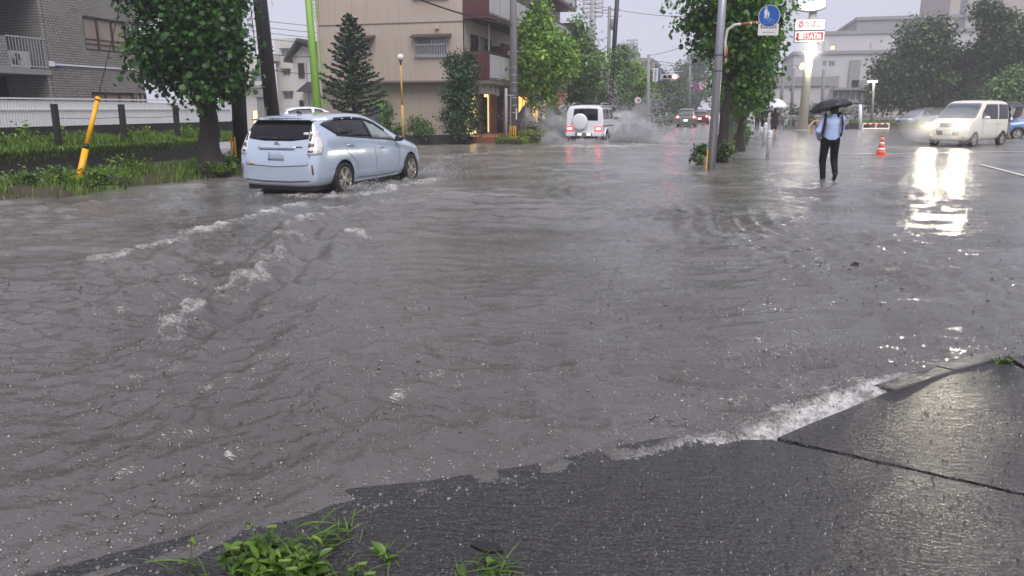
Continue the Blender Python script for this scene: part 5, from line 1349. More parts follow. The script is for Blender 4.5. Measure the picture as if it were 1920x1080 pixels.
for z0, z1 in ((3.56, 4.74), (.9, 2.12), (6.2, 7.4)):
    window(T, (0, 1.62, z0), (0, 1, 0), (1, 0, 0), 2.08, z1 - z0, 3, 'frame', 'glassb', .09, .08, 2)
    a0 = R(0); a1 = R(36)
    p0 = Vector((-rad_ + rad_ * math.cos(a0), 3.75 + rad_ * math.sin(a0), z0)); p1 = Vector((-rad_ + rad_ * math.cos(a1), 3.75 + rad_ * math.sin(a1), z0))
    window(T, p0, p1 - p0, (p1 - p0).cross(Vector((0, 0, 1))), (p1 - p0).length, z1 - z0, 2, 'frame', 'glassb', .02, .06, 2)
# balcony bays
for zf in (-.45, 2.64, 5.4):
    m = MB(); m.b2((-1.8, -5.5, zf), (.03, -.02, zf + .17)); m.build('balcony_slab', 'concrete', T)
    m = MB(); m.b2((-.12, -5.5, zf + .17), (.02, -1.55, zf + 1.14)); m.build('balcony_parapet', 'tile', T)
    if zf > 0: railing(T, (-.03, -1.53), (-.03, -.05), zf + .22, zf + 1.16, 'alu', .11)
    window(T, (-1.72, -3.9, zf + .20), (0, 1, 0), (1, 0, 0), 3.2, 1.95, 3, 'alu', ['glassd', 'curtain', 'glassd'], .0, .05)
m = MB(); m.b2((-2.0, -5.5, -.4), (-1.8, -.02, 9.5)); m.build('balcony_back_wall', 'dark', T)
m = MB(); m.b2((-1.8, -.16, 0), (-.02, -.02, 9.5)); m.build('balcony_side_wall', 'tileX', T)
m = MB(); m.b2((.0, .0, 2.98), (.05, 3.75, 3.03)); m.b2((.0, -.06, 2.93), (.09, .1, 3.09)); m.build('cable_conduit', 'white', T)
m = MB(); m.tube([(.03, .1, 2.98), (.18, .45, 2.86)], .03, 8); m.build('wall_light', 'signnavy', T)
m = MB(); m.tube([(-.08, .0, 3.9), (-.08, .0, 5.2)], .03, 8); m.build('drain_pipe', 'alu', T)
ac = thing('air_conditioner', 'outdoor air conditioner unit behind the balcony railing of the tiled building', 'air conditioner', (-22.45, 20.2, 2.83))
m = MB(); m.box((0, 0, .27), (.30, .80, .54)); m.build('casing', 'offwhite', ac, False, .02)
m = MB(); m.lathe([(.2, 0), (.2, .01), (.02, .015)], 24, Matrix.Rotation(R(90), 3, 'Y'), (.151, -.1, .27)); fan = m.build('fan', 'black', ac)
m = MB()
for k in range(7): m.tube([(.172, -.1 + .2 * math.cos(a) * (k + 1) / 7, .27 + .2 * math.sin(a) * (k + 1) / 7) for a in np.linspace(0, 6.283, 18)], .004, 4)
m.build('fan_guard', 'alu', fan)

# ------------------------------------------------------------------ dark street tree, poles at the left
tl = gp(400, 333)
tree('plane_tree', 'large dark broad-leaved tree standing in front of the white fence', (tl.x, tl.y, .02), 2.2, .27,
     [(-.35, 0, 3.0, 1.05, 1.0, .9), (.38, .1, 2.4, .62, .7, .65), (-.85, -.2, 2.55, .6, .7, .6), (-.25, .2, 4.1, 1.15, 1.1, 1.1), (-1.05, -.1, 4.0, .75, .8, .6), (.35, 0, 3.3, .6, .8, .8), (.2, -.3, 1.95, .6, .5, .4), (-1.05, 0, 2.2, .45, .5, .4)],
     520, 26, .125, 'lob', 'leafD', 2, None, .2, .3, 'bark', (-.05, .1), .6)
def upole(label, base, top, r0, r1, mat='poleconc', group=None, name='utility_pole', cat='pole'):
    t = thing(name, label, cat, base, 0, group); d = Vector(top) - Vector(base); t['_'] = 0; del t['_']
    m = MB(); m.tube([d * -.02, d * .5, d], [r0, (r0 + r1) / 2, r1], 16); m.build('shaft', mat, t, True); return t, d
def band(t, p, r, mat='steel', h=.03): m = MB(); m.lathe([(r, -h / 2), (r, h / 2)], 16, None, p); m.build('band', mat, t, True)
b = at(452, 300, Y=16.6); tp = at(438, 0, Y=16.6) ; dirn = (tp - b).normalized()
t, d = upole('black sheathed utility pole right behind the dark tree', (b.x, b.y, -.1), b + dirn * 8.5, .19, .14, 'blackpole')
for k in range(2):
    m = MB(); m.b2((-.13 + .11 * k, -.20, .38), (-.09 + .11 * k, -.165, .95)); m.build('yellow_stripe', 'yellow', t)
b = at(516, 240, Y=19.2); tp = at(489, 0, Y=19.2); dirn = (tp - b).normalized()
t, d = upole('thick black sheathed utility pole standing clear beyond the ice blue car', (b.x, b.y, -.1), b + dirn * 8.0, .205, .18, 'blackpole')
for z in (1.2, 1.62, 2.2, 2.85, 3.5):
    p = dirn * z * 1.02; band(t, p, .206 - z * .003, 'steel', .02)
m = MB(); m.box(dirn * 3.1 + Vector((-.24, -.05, 0)), (.12, .05, .05)); m.tube([dirn * 3.1 + Vector((-.27, -.05, 0)), dirn * 5.5 + Vector((-.25, -.05, 0))], .014, 6); m.build('bracket', 'black', t)
m = MB(); m.tube([dirn * 1.0 + Vector((-.06, -.21, 0)), dirn * 1.62 + Vector((-.06, -.21, 0))], .014, 6); m.build('conduit', 'steel', t)
m = MB()
for z in (1.3, 2.5): m.tube([dirn * z + Vector((.05, -.20, 0)), dirn * z + Vector((.05, -.23, 0))], .025, 8)
m.build('bolt', 'steel', t)

# ------------------------------------------------------------------ houses up the side street
h1 = thing('pale_building', 'pale beige flat-roofed building far up the side street', 'building', (-29, 60, 0)); T = h1
x0 = at(488, 150, Y=60).x + 29; x1 = at(556, 150, Y=60).x + 29; xt = at(514, 80, Y=60).x + 29
hh1, hh2 = at(520, 104, Y=60).z, at(520, 72, Y=60).z
wh = []
def wpx(px0, px1, py0, py1, Y, ox): a, b_ = at(px0, py1, Y=Y), at(px1, py0, Y=Y); return (a.x - ox, b_.x - ox, a.z, b_.z)
hol = [wpx(531, 544, 130, 142, 60, -29), wpx(533, 549, 172, 186, 60, -29)]
hol = [(a - xt, b_ - xt, c + .3, d_ + .3) for a, b_, c, d_ in hol]
wall_open(T, 'wall', 'offwhite', (xt, 0, -.3), (1, 0, 0), (0, -1, 0), x1 - xt, hh2 + .3, hol + [(w_[0] - xt, w_[1] - xt, w_[2] + .3, w_[3] + .3) for w_ in [wpx(529, 543, 92, 104, 60, -29)]], .1)
for w_ in [wpx(531, 544, 130, 142, 60, -29), wpx(533, 549, 172, 186, 60, -29), wpx(529, 543, 92, 104, 60, -29)]:
    window(T, (w_[0], 0, w_[2]), (1, 0, 0), (0, -1, 0), w_[1] - w_[0], w_[3] - w_[2], 2, 'alu', 'glassg', .06, .05)
    m = MB(); m.b2((w_[0] - .1, -.3, w_[3]), (w_[1] + .1, 0, w_[3] + .06)); m.build('window_hood', 'frame', T)
m = MB(); m.b2((xt, .12, -.3), (x1, 6, hh2)); m.build('rear_block', 'offwhite', T)
lowx = x0 - 3
wall_open(T, 'lower_wing_wall', 'offwhite', (lowx, -1.5, -.3), (1, 0, 0), (0, -1, 0), xt - lowx + .5, hh1 + .3, [(3.2, 4.3, 4.1, 5.2), (3.2, 4.3, 1.6, 2.7)], .1)
window(T, (lowx + 3.2, -1.5, 3.8), (1, 0, 0), (0, -1, 0), 1.1, 1.1, 2, 'alu', 'glassg', .06, .05); window(T, (lowx + 3.2, -1.5, 1.3), (1, 0, 0), (0, -1, 0), 1.1, 1.1, 2, 'alu', 'glassg', .06, .05)
m = MB(); m.b2((lowx, -1.35, hh1 - .5), (xt + .5, 3, hh1 - .01)); m.build('lower_roof', 'greywall', T)
railing(T, (lowx, -1.45), (xt + .4, -1.45), hh1, hh1 + .9, 'alu', .35, .05)
m = MB(); m.b2((x1, -.5, -.3), (x1 + 1.9, 0, .65)); m.build('garden_wall', 'farbeige', T)
h2 = thing('gabled_house', 'narrow pale house with a dark tiled gable roof beside the green pole', 'house', (-22.5, 46, 0)); T = h2
pk = at(566, 78, Y=46); ev = at(546, 116, Y=46); xr = at(600, 110, Y=46).x; ox = -22.5
xl = at(551, 150, Y=46).x - ox; xR = xr - ox; zp = pk.z; ze = ev.z
px_ = at(566, 78, Y=46).x - ox
m = MB(); m.prism([(xl, -.3), (xR + 1.2, -.3), (xR + 1.2, ze + .2), (px_, zp - .25), (xl, ze + .3)], 0, 7, lambda u, v, dd: (u, dd, v)); m.build('wall', 'offwhite', T)
rf = node('roof', T)
for s, (xa, xb, za, zb) in enumerate(((ev.x - ox - .2, px_, ze - .05, zp), (px_, xR + 1.6, zp, ze + .1))):
    m = MB(); m.prism([(xa, za), (xb, zb), (xb, zb + .16), (xa, za + .16)], -.6, 7.2, lambda u, v, dd: (u, dd, v)); m.build('roof_slope', 'roof', rf)
    for k in range(13): # tile courses along the slope
        u = (k + .5) / 13; m = MB(); c = (xa + (xb - xa) * u, 3.3, za + (zb - za) * u + .18); m.box(c, (.09, 7.8, .05), 0, 0, -math.atan2(zb - za, xb - xa)); m.build('tile_course', 'roof', rf)
w_ = wpx(561, 570, 118, 146, 46, ox); window(T, (w_[0], -.02, w_[2]), (1, 0, 0), (0, -1, 0), w_[1] - w_[0], w_[3] - w_[2], 2, 'frame', 'glassd', -.02, .07)
w_ = wpx(563, 569, 188, 202, 46, ox); window(T, (w_[0], -.02, w_[2]), (1, 0, 0), (0, -1, 0), w_[1] - w_[0], w_[3] - w_[2], 1, 'frame', 'glassd', -.02, .05)
pe = at(563, 171, Y=45.6); m = MB(); m.prism([(0, 0), (2.6, 0), (1.2, .62), (.9, .62)], 0, 1.0, lambda u, v, dd: (pe.x - ox + u, -1. + dd, pe.z - .05 + v)); m.build('porch_roof', 'roof', T)
m = MB(); m.tube([(xl + 1.0, -.05, 0), (xl + 1.0, -.05, ze)], .04, 6); m.build('drain_pipe', 'alu', T)
h3 = thing('shuttered_shop', 'low shop front with pale shutters at the end of the side street', 'building', (-30, 52, 0))
a, b_ = at(462, 205, Y=52), at(496, 160, Y=52)
wall_open(h3, 'wall', 'offwhite', (a.x + 30, 0, -.2), (1, 0, 0), (0, -1, 0), 2.6, b_.z + .3, [(.5, 2.2, .4, 1.6)], .1)
window(h3, (a.x + 30.5, 0, .2), (1, 0, 0), (0, -1, 0), 1.7, 1.2, 4, 'alu', 'litglass', .05, .04)
m = MB(); m.b2((a.x + 29.6, -.6, b_.z - .2), (a.x + 32.8, 0, b_.z)); m.build('canopy', 'greywall2', h3)
h4 = thing('stone_lantern_post', 'weathered grey gate post topped by a small cap beside the side street', 'post', at(493, 205, Y=40)); m = MB(); m.b2((-.25, -.2, -1.6), (.25, .2, .7)); m.build('pillar', 'concrete', h4); m = MB(); m.prism([(-.4, .7), (.4, .7), (.12, 1.15), (-.12, 1.15)], -.3, .3, lambda u, v, dd: (u, dd, v)); m.build('cap', 'greywall2', h4)

# green pole with its climbing-net frame
b = at(598, 214, Y=28.5); tp = at(573, -60, Y=28.5)
t, d = upole('tall leaning lime green pole with wire trellis in front of the beige building', (b.x, b.y, -.2), tp, .19, .13, 'green', name='green_pole')
for z0, z1 in ((.9, 2.1), (3.0, 4.4), (5.2, 6.3)):
    q = node('trellis', t); dn = (tp - b).normalized(); m = MB()
    for k in range(3): m.tube([dn * z0 + Vector((.26 + .12 * k, 0, 0)), dn * z1 + Vector((.24 + .12 * k, 0, 0))], .012, 5)
    for k in range(8): c_ = dn * (z0 + (z1 - z0) * k / 7); m.tube([c_ + Vector((.13, 0, 0)), c_ + Vector((.5, 0, 0))], .01, 5)
    m.build('net', 'green', q)

# ------------------------------------------------------------------ beige apartment block with shop
bb = thing('apartment_building', 'beige apartment block with maroon balconies and a lit corner shop', 'building', (-11.3, 33, 0)); T = bb
W0 = -18.55 + 11.3
def ux(px_, py_): q = at(px_, py_, Y=33.); return q.x + 11.3, q.z
gx0, gz0 = ux(780, 106); gx1, gz1 = ux(837, 69); kx0, kz0 = ux(642, 100); kx1, kz1 = ux(695, 72)
tx0, tz0 = ux(776, 2); tx1, _ = ux(840, 2)
h_ = [(gx0 - W0, gx1 - W0, gz0 - 2.79, gz1 - 2.79), (kx0 - W0, kx1 - W0, kz0 - 2.79, kz1 - 2.79), (tx0 - W0, tx1 - W0, tz0 - 2.79 + .1, tz0 - 2.79 + 1.1)]
wall_open(T, 'wall', 'beige', (W0, 0, 2.79), (1, 0, 0), (0, -1, 0), -W0, 7.5, h_, .16)
for (a0, a1, b0, b1), pm in ((h_[0], ['curtain', 'glassg']), (h_[1], ['glassg', 'curtain']), (h_[2], 'glassg')):
    window(T, (W0 + a0, 0, 2.79 + b0), (1, 0, 0), (0, -1, 0), a1 - a0, b1 - b0, 2, 'alu', pm, .10, .05, 0, True)
    m = MB(); m.prism([(-.02, 0), (-.38, -.10), (-.38, -.06), (-.02, .08)], W0 + a0 - .15, W0 + a1 + .25, lambda u, v, dd: (dd, u, 2.79 + b1 + .06 + v)); m.build('awning', 'frame', T)
    q = node('window_guard', T); m = MB()
    for z in (0.02, .48): m.b2((W0 + a0 - .03, -.20, 2.79 + b0 + z), (W0 + a1 + .03, -.17, 2.79 + b0 + z + .035))
    for xx_ in (W0 + a0 - .03, W0 + a1): m.b2((xx_, -.17, 2.79 + b0 + .02), (xx_ + .03, 0, 2.79 + b0 + .05))
    m.build('rail', 'alu', q); me = MB().box((0, 0, .25), (.018, .018, .44)).mesh('bar'); me.materials.append(MT['alu'])
    for k in range(13): link('bar', me, q, (W0 + a0 + (a1 - a0) * (k + .5) / 13, -.185, 2.79 + b0 + .02))
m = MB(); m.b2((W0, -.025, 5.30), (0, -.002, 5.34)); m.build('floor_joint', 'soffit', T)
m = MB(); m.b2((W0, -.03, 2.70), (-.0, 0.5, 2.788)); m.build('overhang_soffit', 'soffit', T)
m = MB(); m.b2((W0, .5, -.3), (-.85, .8, 2.70)); m.build('ground_floor_wall', 'beige', T)
m = MB(); m.b2((W0 + .02, -.10, -.3), (W0 + .12, -.01, 9)); m.build('corner_pipe', 'beige2', T)
m = MB(); m.b2((-1.3, -.12, 5.02), (-1.12, 0, 5.16)); m.build('vent_cap', 'beige2', T)
m = MB(); vx, vz = ux(637, 60); m.b2((vx, -.2, vz - .1), (vx + .18, 0, vz + .08)); m.build('vent_cap', 'beige2', T)
# street side
wall_open(T, 'street_wall', 'beige2', (0, .02, 2.79), (0, 1, 0), (1, 0, 0), 21, 7.5, [(1.0, 2.3, .25, 2.1), (2.6, 4.4, .25, 2.1), (6, 8.4, .25, 2.1), (1.0, 4.4, 2.9, 4.7), (6, 8.4, 2.9, 4.7), (10, 13, .25, 2.1), (10, 13, 2.9, 4.7)], .15)
for a0, a1, b0, pm in ((1.0, 2.3, .25, 'glassd'), (2.6, 4.4, .25, ['curtain', 'glassd']), (6, 8.4, .25, 'glassd'), (1.0, 4.4, 2.9, 'glassd'), (6, 8.4, 2.9, 'glassd'), (10, 13, .25, 'glassd'), (10, 13, 2.9, 'glassd')):
    window(T, (0, a0 + .02, 2.79 + b0), (0, 1, 0), (1, 0, 0), a1 - a0, 1.85 if b0 < 1 else 1.8, 2, 'frame', pm, .08, .06)
m = MB(); m.b2((W0, 21, -.3), (0, 21.2, 10.2)); m.build('end_wall', 'beige', T)
for fl, (z, y0, y1) in enumerate(((2.62, 0, 20.4), (5.42, -.0, 20.4), (8.05, 2.2, 20.6))):
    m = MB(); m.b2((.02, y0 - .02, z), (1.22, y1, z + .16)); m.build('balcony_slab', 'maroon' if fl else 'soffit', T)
    bl = node('balcony', T)
    m = MB(); m.b2((.02, y0 - .03, z + .16), (1.22, y0 + .09, z + 1.42)); m.build('end_panel', 'maroon', bl, False, .01)
    for s0, s1 in ((y0 + .09, y0 + 3.6), (y0 + 4.2, y0 + 10.5), (y0 + 11, y1)):
        np_ = max(1, int((s1 - s0) / 1.2))
        for k in range(np_):
            c0, c1 = s0 + (s1 - s0) * k / np_, s0 + (s1 - s0) * (k + 1) / np_
            m = MB(); m.b2((1.17, c0 + .03, z + .28), (1.19, c1 - .03, z + 1.30)); m.build('rail_panel', 'glassb' if fl == 5 else 'greywall', bl)
            m = MB(); m.b2((1.15, c0 - .02, z + .16), (1.215, c0 + .02, z + 1.38)); m.build('rail_post', 'alu', bl)
        m = MB(); m.b2((1.13, s0, z + 1.34), (1.23, s1, z + 1.40)); m.build('hand_rail', 'frame', bl)
        m = MB(); m.b2((1.15, s0, z + .20), (1.21, s1, z + .25)); m.build('bottom_rail', 'alu', bl)
        m = MB(); m.b2((.02, s1 + .1, z + .16), (1.22, s1 + .22, z + 1.9)); m.build('divider', 'maroon', bl)
    if fl < 2: m = MB(); m.tube([(.62, 1.9, z + .16), (.62, 1.9, z + 2.75)], .05, 8); m.build('post', 'beige2', T)
# ground-floor shop along the street
m = MB(); m.b2((-.85, .52, -.3), (-.78, 1.0, 2.62)); m.build('shop_corner_wall', 'beige', T)
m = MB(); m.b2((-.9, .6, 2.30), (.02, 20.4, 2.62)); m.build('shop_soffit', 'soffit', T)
seg = [('lit', .8, 2.9), ('brick', 2.9, 3.5), ('dark', 3.5, 4.1), ('lit', 4.1, 5.1), ('brick', 5.1, 6.2), ('dark', 6.2, 7.4), ('brick', 7.4, 9.0), ('wall', 9.0, 11.0), ('amb', 11.0, 13.2), ('wall', 13.2, 14.4), ('amb', 14.4, 16.4), ('brick', 16.4, 17.2), ('amb', 17.2, 18.4), ('wall', 18.4, 20.4)]
for kd, a0, a1 in seg:
    if kd in ('lit', 'amb'): window(T, (-.35, a0, .28), (0, 1, 0), (1, 0, 0), a1 - a0, 2.02, max(1, int((a1 - a0) / .9)), 'beige2', 'litglass' if kd == 'lit' else 'litglass2', .03, .06)
    else: m = MB(); m.b2((-.55, a0, -.2), (-.28 if kd == 'brick' else -.4, a1, 2.3)); m.build('pier' if kd == 'brick' else 'shop_wall', {'brick': 'brickY', 'dark': 'dark', 'wall': 'soffit'}[kd], T)
V = []; F = []
for k in range(13):
    u = k / 12; yy = .55 + 4.9 * u; xx_ = .42 + .35 * math.sin(math.pi * min(1, u * 1.15)) - .35 * u ** 4
    V += [(xx_, yy, 2.22 - .06 * u), (xx_, yy, 2.72 - .10 * u)]
for k in range(12): F.append((2 * k, 2 * k + 2, 2 * k + 3, 2 * k + 1))
m = MB(); m.add(V, F); fs = m.build('shop_fascia', 'white', T, True); fs.modifiers.new('t', 'SOLIDIFY').thickness = .08
# the little printed mark and lines on the fascia
for (u, zc_, wd, hg, mt) in ((.40, 2.48, .10, .34, 'bush_mark'), (.28, 2.54, .30, .07, 'signdull'), (.28, 2.42, .30, .05, 'signdull'), (.56, 2.52, .5, .05, 'signdull'), (.56, 2.42, .4, .04, 'signdull')):
    if mt == 'bush_mark': MT.setdefault('bush_mark', M('green_print', lin(70, 110, 60), .5))
    yy = .55 + 4.9 * u; xx_ = .42 + .35 * math.sin(math.pi * min(1, u * 1.15)) - .35 * u ** 4
    m = MB(); m.box((xx_ + .012, yy, zc_ - .03), (.012, wd, hg), .0 if u < .4 else R(8)); m.build('print', mt, fs)
m = MB(); m.b2((-.3, .3, .0), (1.35, 7.8, .26)); m.build('shop_step', 'terracotta', T, False, .02)
m = MB(); m.b2((-.3, .32, -.3), (1.28, 7.7, .0)); m.build('stone_base', 'stone', T)
m = MB(); m.b2((-.22, 3.55, .3), (-.12, 4.05, 2.1)); m.build('chain_of_hangings', 'glassd', T)
rsg = at(1050, 185, X=-11.0)
rs = thing('shop_sign', 'red shop sign board with white strokes beyond the street tree', 'sign', (rsg.x, rsg.y, rsg.z)); m = MB(); m.b2((0, -1.6, -.45), (.10, 1.6, .75)); m.build('board', 'shopred', rs, False, .02)
m = MB()
for k, (y_, z_, l_, a_) in enumerate(((-.9, .15, 1.0, .9), (-.5, .2, 1.0, -.5), (.1, .15, 1.1, 1.1), (.5, .1, .9, -.9), (.95, .2, .9, .3))): m.box((.11, y_, z_), (.02, .09, l_), 0, a_)
m.build('white_strokes', 'white', rs)

# front garden: wall, conifers, shrubs, globe lamp
pw = thing('garden_wall', 'low dark garden wall at the foot of the beige apartment block', 'wall')
A_, B_ = Vector((-14.9, 28.9, 0)), Vector((-10.7, 31.95, 0)); L_ = (B_ - A_).length; nb = 7
for k in range(nb):
    c_ = A_ + (B_ - A_) * (k + .5) / nb; m = MB(); m.box((c_.x, c_.y, .1), (L_ / nb - .012, .16, .62), math.atan2(B_.y - A_.y, B_.x - A_.x)); m.build('block', 'darkconc', pw, False, .01)
m = MB(); m.add([(-19, 33.5, .30), (-15, 29.2, .30), (-10.7, 32.1, .30), (-10.9, 33.4, .30)], [(0, 1, 2, 3)]); tag(m.build('ground_bed', 'soil'), 'soil bed behind the low garden wall', kind='structure')
c1 = at(664, 215, Y=30.3)
conifer('conifer_tree', 'tall dark conifer in front of the blank beige wall', (c1.x, c1.y, .3), at(664, 28, Y=30.3).z - .3, 1.55, 31, 'garden conifers', .9, 105, 'needle', 75)
c2 = at(866, 262, Y=31.4)
tree('garden_tree', 'dense dark evergreen beside the corner shop window', (c2.x, c2.y, .2), 1.2, .07, [(0, 0, .9, .80, .7, .75), (0, 0, 1.9, .78, .7, .7), (.15, 0, 2.7, .62, .6, .6), (-.25, 0, 3.2, .38, .4, .5), (.3, 0, 3.3, .22, .3, .35)], 420, 26, .13, 'oval', 'needle', 33, None, .17, .4, 'bark', (0, 0), -.2)
s1 = at(727, 240, Y=30.6); bush('garden_shrub', 'slim upright shrub right of the conifer by the beige wall', (s1.x, s1.y, .3), [(0, 0, .5, .3, .3, .5), (0, 0, 1.1, .22, .22, .4)], 70, 16, .11, 'bush', 41, spread=.11)
s2 = at(785, 255, Y=30.6); bush('garden_shrub', 'rounded glossy shrub right of the globe lamp', (s2.x, s2.y, .3), [(0, 0, .45, .55, .45, .45), (.3, 0, .3, .4, .4, .3)], 90, 16, .12, 'bush', 42, spread=.12)
s3 = at(750, 258, Y=30.3); bush('garden_shrub', 'small shrub at the foot of the globe lamp', (s3.x, s3.y, .3), [(0, 0, .25, .35, .3, .25)], 40, 14, .10, 'bush', 43)
gl = at(756, 242, Y=29.9); gtp = at(751, 113, Y=29.9)
t = thing('globe_lamp_post', 'thin tan lamp post with a glass globe before the beige wall', 'lamp', (gl.x, gl.y, .2)); d = gtp - Vector((gl.x, gl.y, .2))
m = MB(); m.tube([(0, 0, -.1), d * .45], .065, 10); m.build('lower_post', 'lampwood', t, True); m = MB(); m.tube([d * .45, d * .95], .045, 10); m.build('upper_post', 'lampwood', t, True); m = MB(); m.lathe([(.05, -.18), (.03, -.1), (.09, 0)], 12, None, d); m.build('collar', 'black', t, True); m = MB(); m.sphere(d + Vector((0, 0, .12)), (.15, .15, .14), 16, 10); m.build('globe', 'globe', t, True)
vm = at(700, 210, Y=32.3); t = thing('vending_machine', 'vending machine half hidden behind the conifer', 'vending machine', (vm.x, vm.y, .2)); m = MB(); m.b2((-.45, 0, 0), (.45, .7, 1.55)); m.build('cabinet', 'bikegreen', t, False, .03); m = MB(); m.b2((-.38, -.02, .55), (.38, 0, 1.45)); m.build('display', 'glassg', t)

# ------------------------------------------------------------------ concrete pole at the corner, street trees and hedge along the left kerb
b = gp(963, 268); t, d = upole('grey concrete utility pole with yellow striped foot in front of the shop', (b.x, b.y, -.2), (b.x - .02, b.y, 11), .19, .13, 'poleconc')
m = MB(); m.lathe([(.195, .3), (.195, 1.0)], 20); m.build('black_wrap', 'black', t, True)
for k in range(5):
    a = -math.pi / 2 + (k - 2) * .52 - .3; m = MB(); m.box((.197 * math.cos(a), .197 * math.sin(a), .64), (.012, .055, .66), a); m.build('yellow_stripe', 'yellow', t)
for k in range(7): band(t, (0, 0, 1.55 + .33 * k), .187 - .002 * k, 'alu', .018)
for z in (4.2, 5.3): m = MB(); m.box((0, -.05, z), (.5, .05, .05)); m.build('bracket', 'steel', t)
m = MB(); m.b2((.14, -.14, 1.25), (.19, -.10, 1.75)); m.build('number_tag', 'white', t)
gpo = gp(949, 270); t, d = upole('slim dark grey post left of the striped concrete pole', (gpo.x, gpo.y, -.2), (gpo.x, gpo.y, 2.4), .065, .065, 'greywall2', name='sign_post'); m = MB(); m.box((.22, -.02, 1.55), (.03, .03, 1.5)); m.box((.22, -.02, 2.3), (.3, .04, .04)); m.build('side_bar', 'alu', t)
LBL = 'street tree with light green leaves '
def street_tree(label, p, z0, z1, rad, seed, mat='leafB', size=.19, dens=1., trunk=.13, group='street trees along the left kerb', lean=0):
    H_ = z1 - z0; rng = random.Random(seed); bl = []
    for k in range(7):
        f_ = k / 6; rr = rad * (math.sin(math.pi * (.18 + .72 * f_)) ** .7) * (.65 + .2 * rng.random()); bl.append((rng.uniform(-.3, .3) * rad + lean * f_, rng.uniform(-.3, .3) * rad, z0 + H_ * (.12 + .78 * f_), rr, rr, H_ * .16))
    for k in range(4): a = rng.random() * 6.28; bl.append((rad * .55 * math.cos(a), rad * .55 * math.sin(a), z0 + H_ * (.25 + .4 * rng.random()), rad * .5, rad * .5, H_ * .14))
    return tree('street_tree', label, p, z0 + H_ * .35, trunk, bl, int(240 * dens), 24, size, 'kite', mat, seed, group, .24, .4, 'bark', (lean * .5, 0), .3)
ta = gp(1008, 244); street_tree('bright green street tree right beside the concrete pole and shop', (-8.75, 37.4, -.1), 1.55, 6.5, 1.75, 61, 'leafB', .22, 2.5)
street_tree('grey-green street tree just left of the white off-road car', (-8.3, 46.5, -.1), 1.5, 6.9, 1.7, 62, 'leafC', .24, 2.0)
street_tree('round grey-green street tree behind the tall slim dark pole', (-8.0, 59.5, -.1), 1.3, 6.0, 1.75, 63, 'leafC', .26, 1.8)
street_tree('street tree behind the signal pole, yellow-green underside', (-7.0, 68.5, -.1), 1.1, 6.0, 1.6, 64, 'leafB', .24, 1.3)
for k in range(9):
    y = 78 + k * 11.5; street_tree(['street tree right under the red signal', 'second street tree past the red signal', 'third street tree past the red signal', 'fourth street tree past the red signal', 'fifth street tree past the red signal', 'sixth street tree past the red signal', 'seventh street tree past the red signal', 'eighth street tree past the red signal, faint', 'last street tree of the left row, faintest'][k], (-6.6 + .12 * k, y, -.1), .9, 5.6 + .4 * math.sin(k * 2.1), 1.75, 70 + k, 'leafE', .34, .62, .16)
tree('tall_far_tree', 'tall hazy conical tree rising above the far street trees', (-4.6, 152, 0), 4, .35, [(0, 0, 5, 3.6, 3, 2.5), (0, 0, 8, 3.2, 3, 2.4), (.3, 0, 11, 2.4, 2.4, 2.0), (-3, 0, 8.2, 1.2, 1.2, 2.2)], 240, 18, .6, 'kite', 'leafE', 90, None, .6, .4)
tree('far_roof_tree', 'small hazy tree showing over the roof near the distant floodlights', (-18.6, 150, 0), 9, .3, [(0, 0, 12.1, 2.2, 2, 1.5), (1.2, 0, 11.4, 1.6, 1.6, 1.0)], 90, 16, .5, 'kite', 'leafE', 91, None, .5, .4)
def hedge(label, x0, x1, y0, y1, z, seed, mat='hedge', group='low hedges along the kerb', size=.075, n=900):
    r = np.random.default_rng(seed); t = thing('hedge', label, 'hedge', ((x0 + x1) / 2, (y0 + y1) / 2, -.1), 0, group)
    C = r.random((n, 3)); f_ = r.integers(0, 6, n); 
    for k in range(3): C[f_ == 2 * k, k] = 0 + .08 * r.random((f_ == 2 * k).sum()); C[f_ == 2 * k + 1, k] = 1 - .08 * r.random((f_ == 2 * k + 1).sum())
    C = (C - (.5, .5, 0)) * np.array([x1 - x0, y1 - y0, z + .1]) * (1 + .05 * r.normal(size=(n, 1))) + r.normal(size=(n, 3)) * .03
    m = MB(); 
    for k in range(8): m.tube([(r.uniform(-.4, .4) * (x1 - x0), r.uniform(-.4, .4) * (y1 - y0), 0), (r.uniform(-.45, .45) * (x1 - x0), r.uniform(-.45, .45) * (y1 - y0), z * .8)], .012, 4)
    m.b2((-(x1 - x0) * .42, -(y1 - y0) * .44, .0), ((x1 - x0) * .42, (y1 - y0) * .44, z * .86)); m.build('stem', 'bark', t)
    leaf_obj('foliage', [leaves_arr(C, r.normal(size=(n, 3)) + (0, 0, .6), r.normal(size=(n, 3)), size * (.7 + .6 * r.random(n)), 'oval', r.random(n))], mat, t); return t
hedge('yellow-green clipped hedge at the foot of the concrete pole', -9.5, -8.2, 31.9, 33.0, .34, 1, n=1500)
hedge('yellow-green clipped hedge behind the concrete pole', -8.9, -7.9, 33.6, 36.8, .52, 2, n=2200)
hedge('dark clipped hedge at the foot of the bright street tree', -9.6, -8.2, 37.2, 40.5, .85, 3, 'bush', n=2200)
s4 = at(1035, 215, Y=44); bush('kerb_shrub', 'wispy olive shrub left of the off-road car spray', (s4.x, s4.y, 0), [(0, 0, 1.1, .8, .7, .8), (.5, 0, .8, .6, .6, .6)], 150, 18, .13, 'bush', 45, spread=.16)
for k in range(6): hedge(['low hedge right of the signal pole', 'second low hedge along the far left kerb', 'third low hedge along the far left kerb', 'fourth low hedge along the far left kerb', 'fifth low hedge along the far left kerb', 'sixth low hedge along the far left kerb'][k], -5.9, -4.6, 70 + k * 9, 77 + k * 9, .75, 10 + k, 'bush', n=700, size=.16)
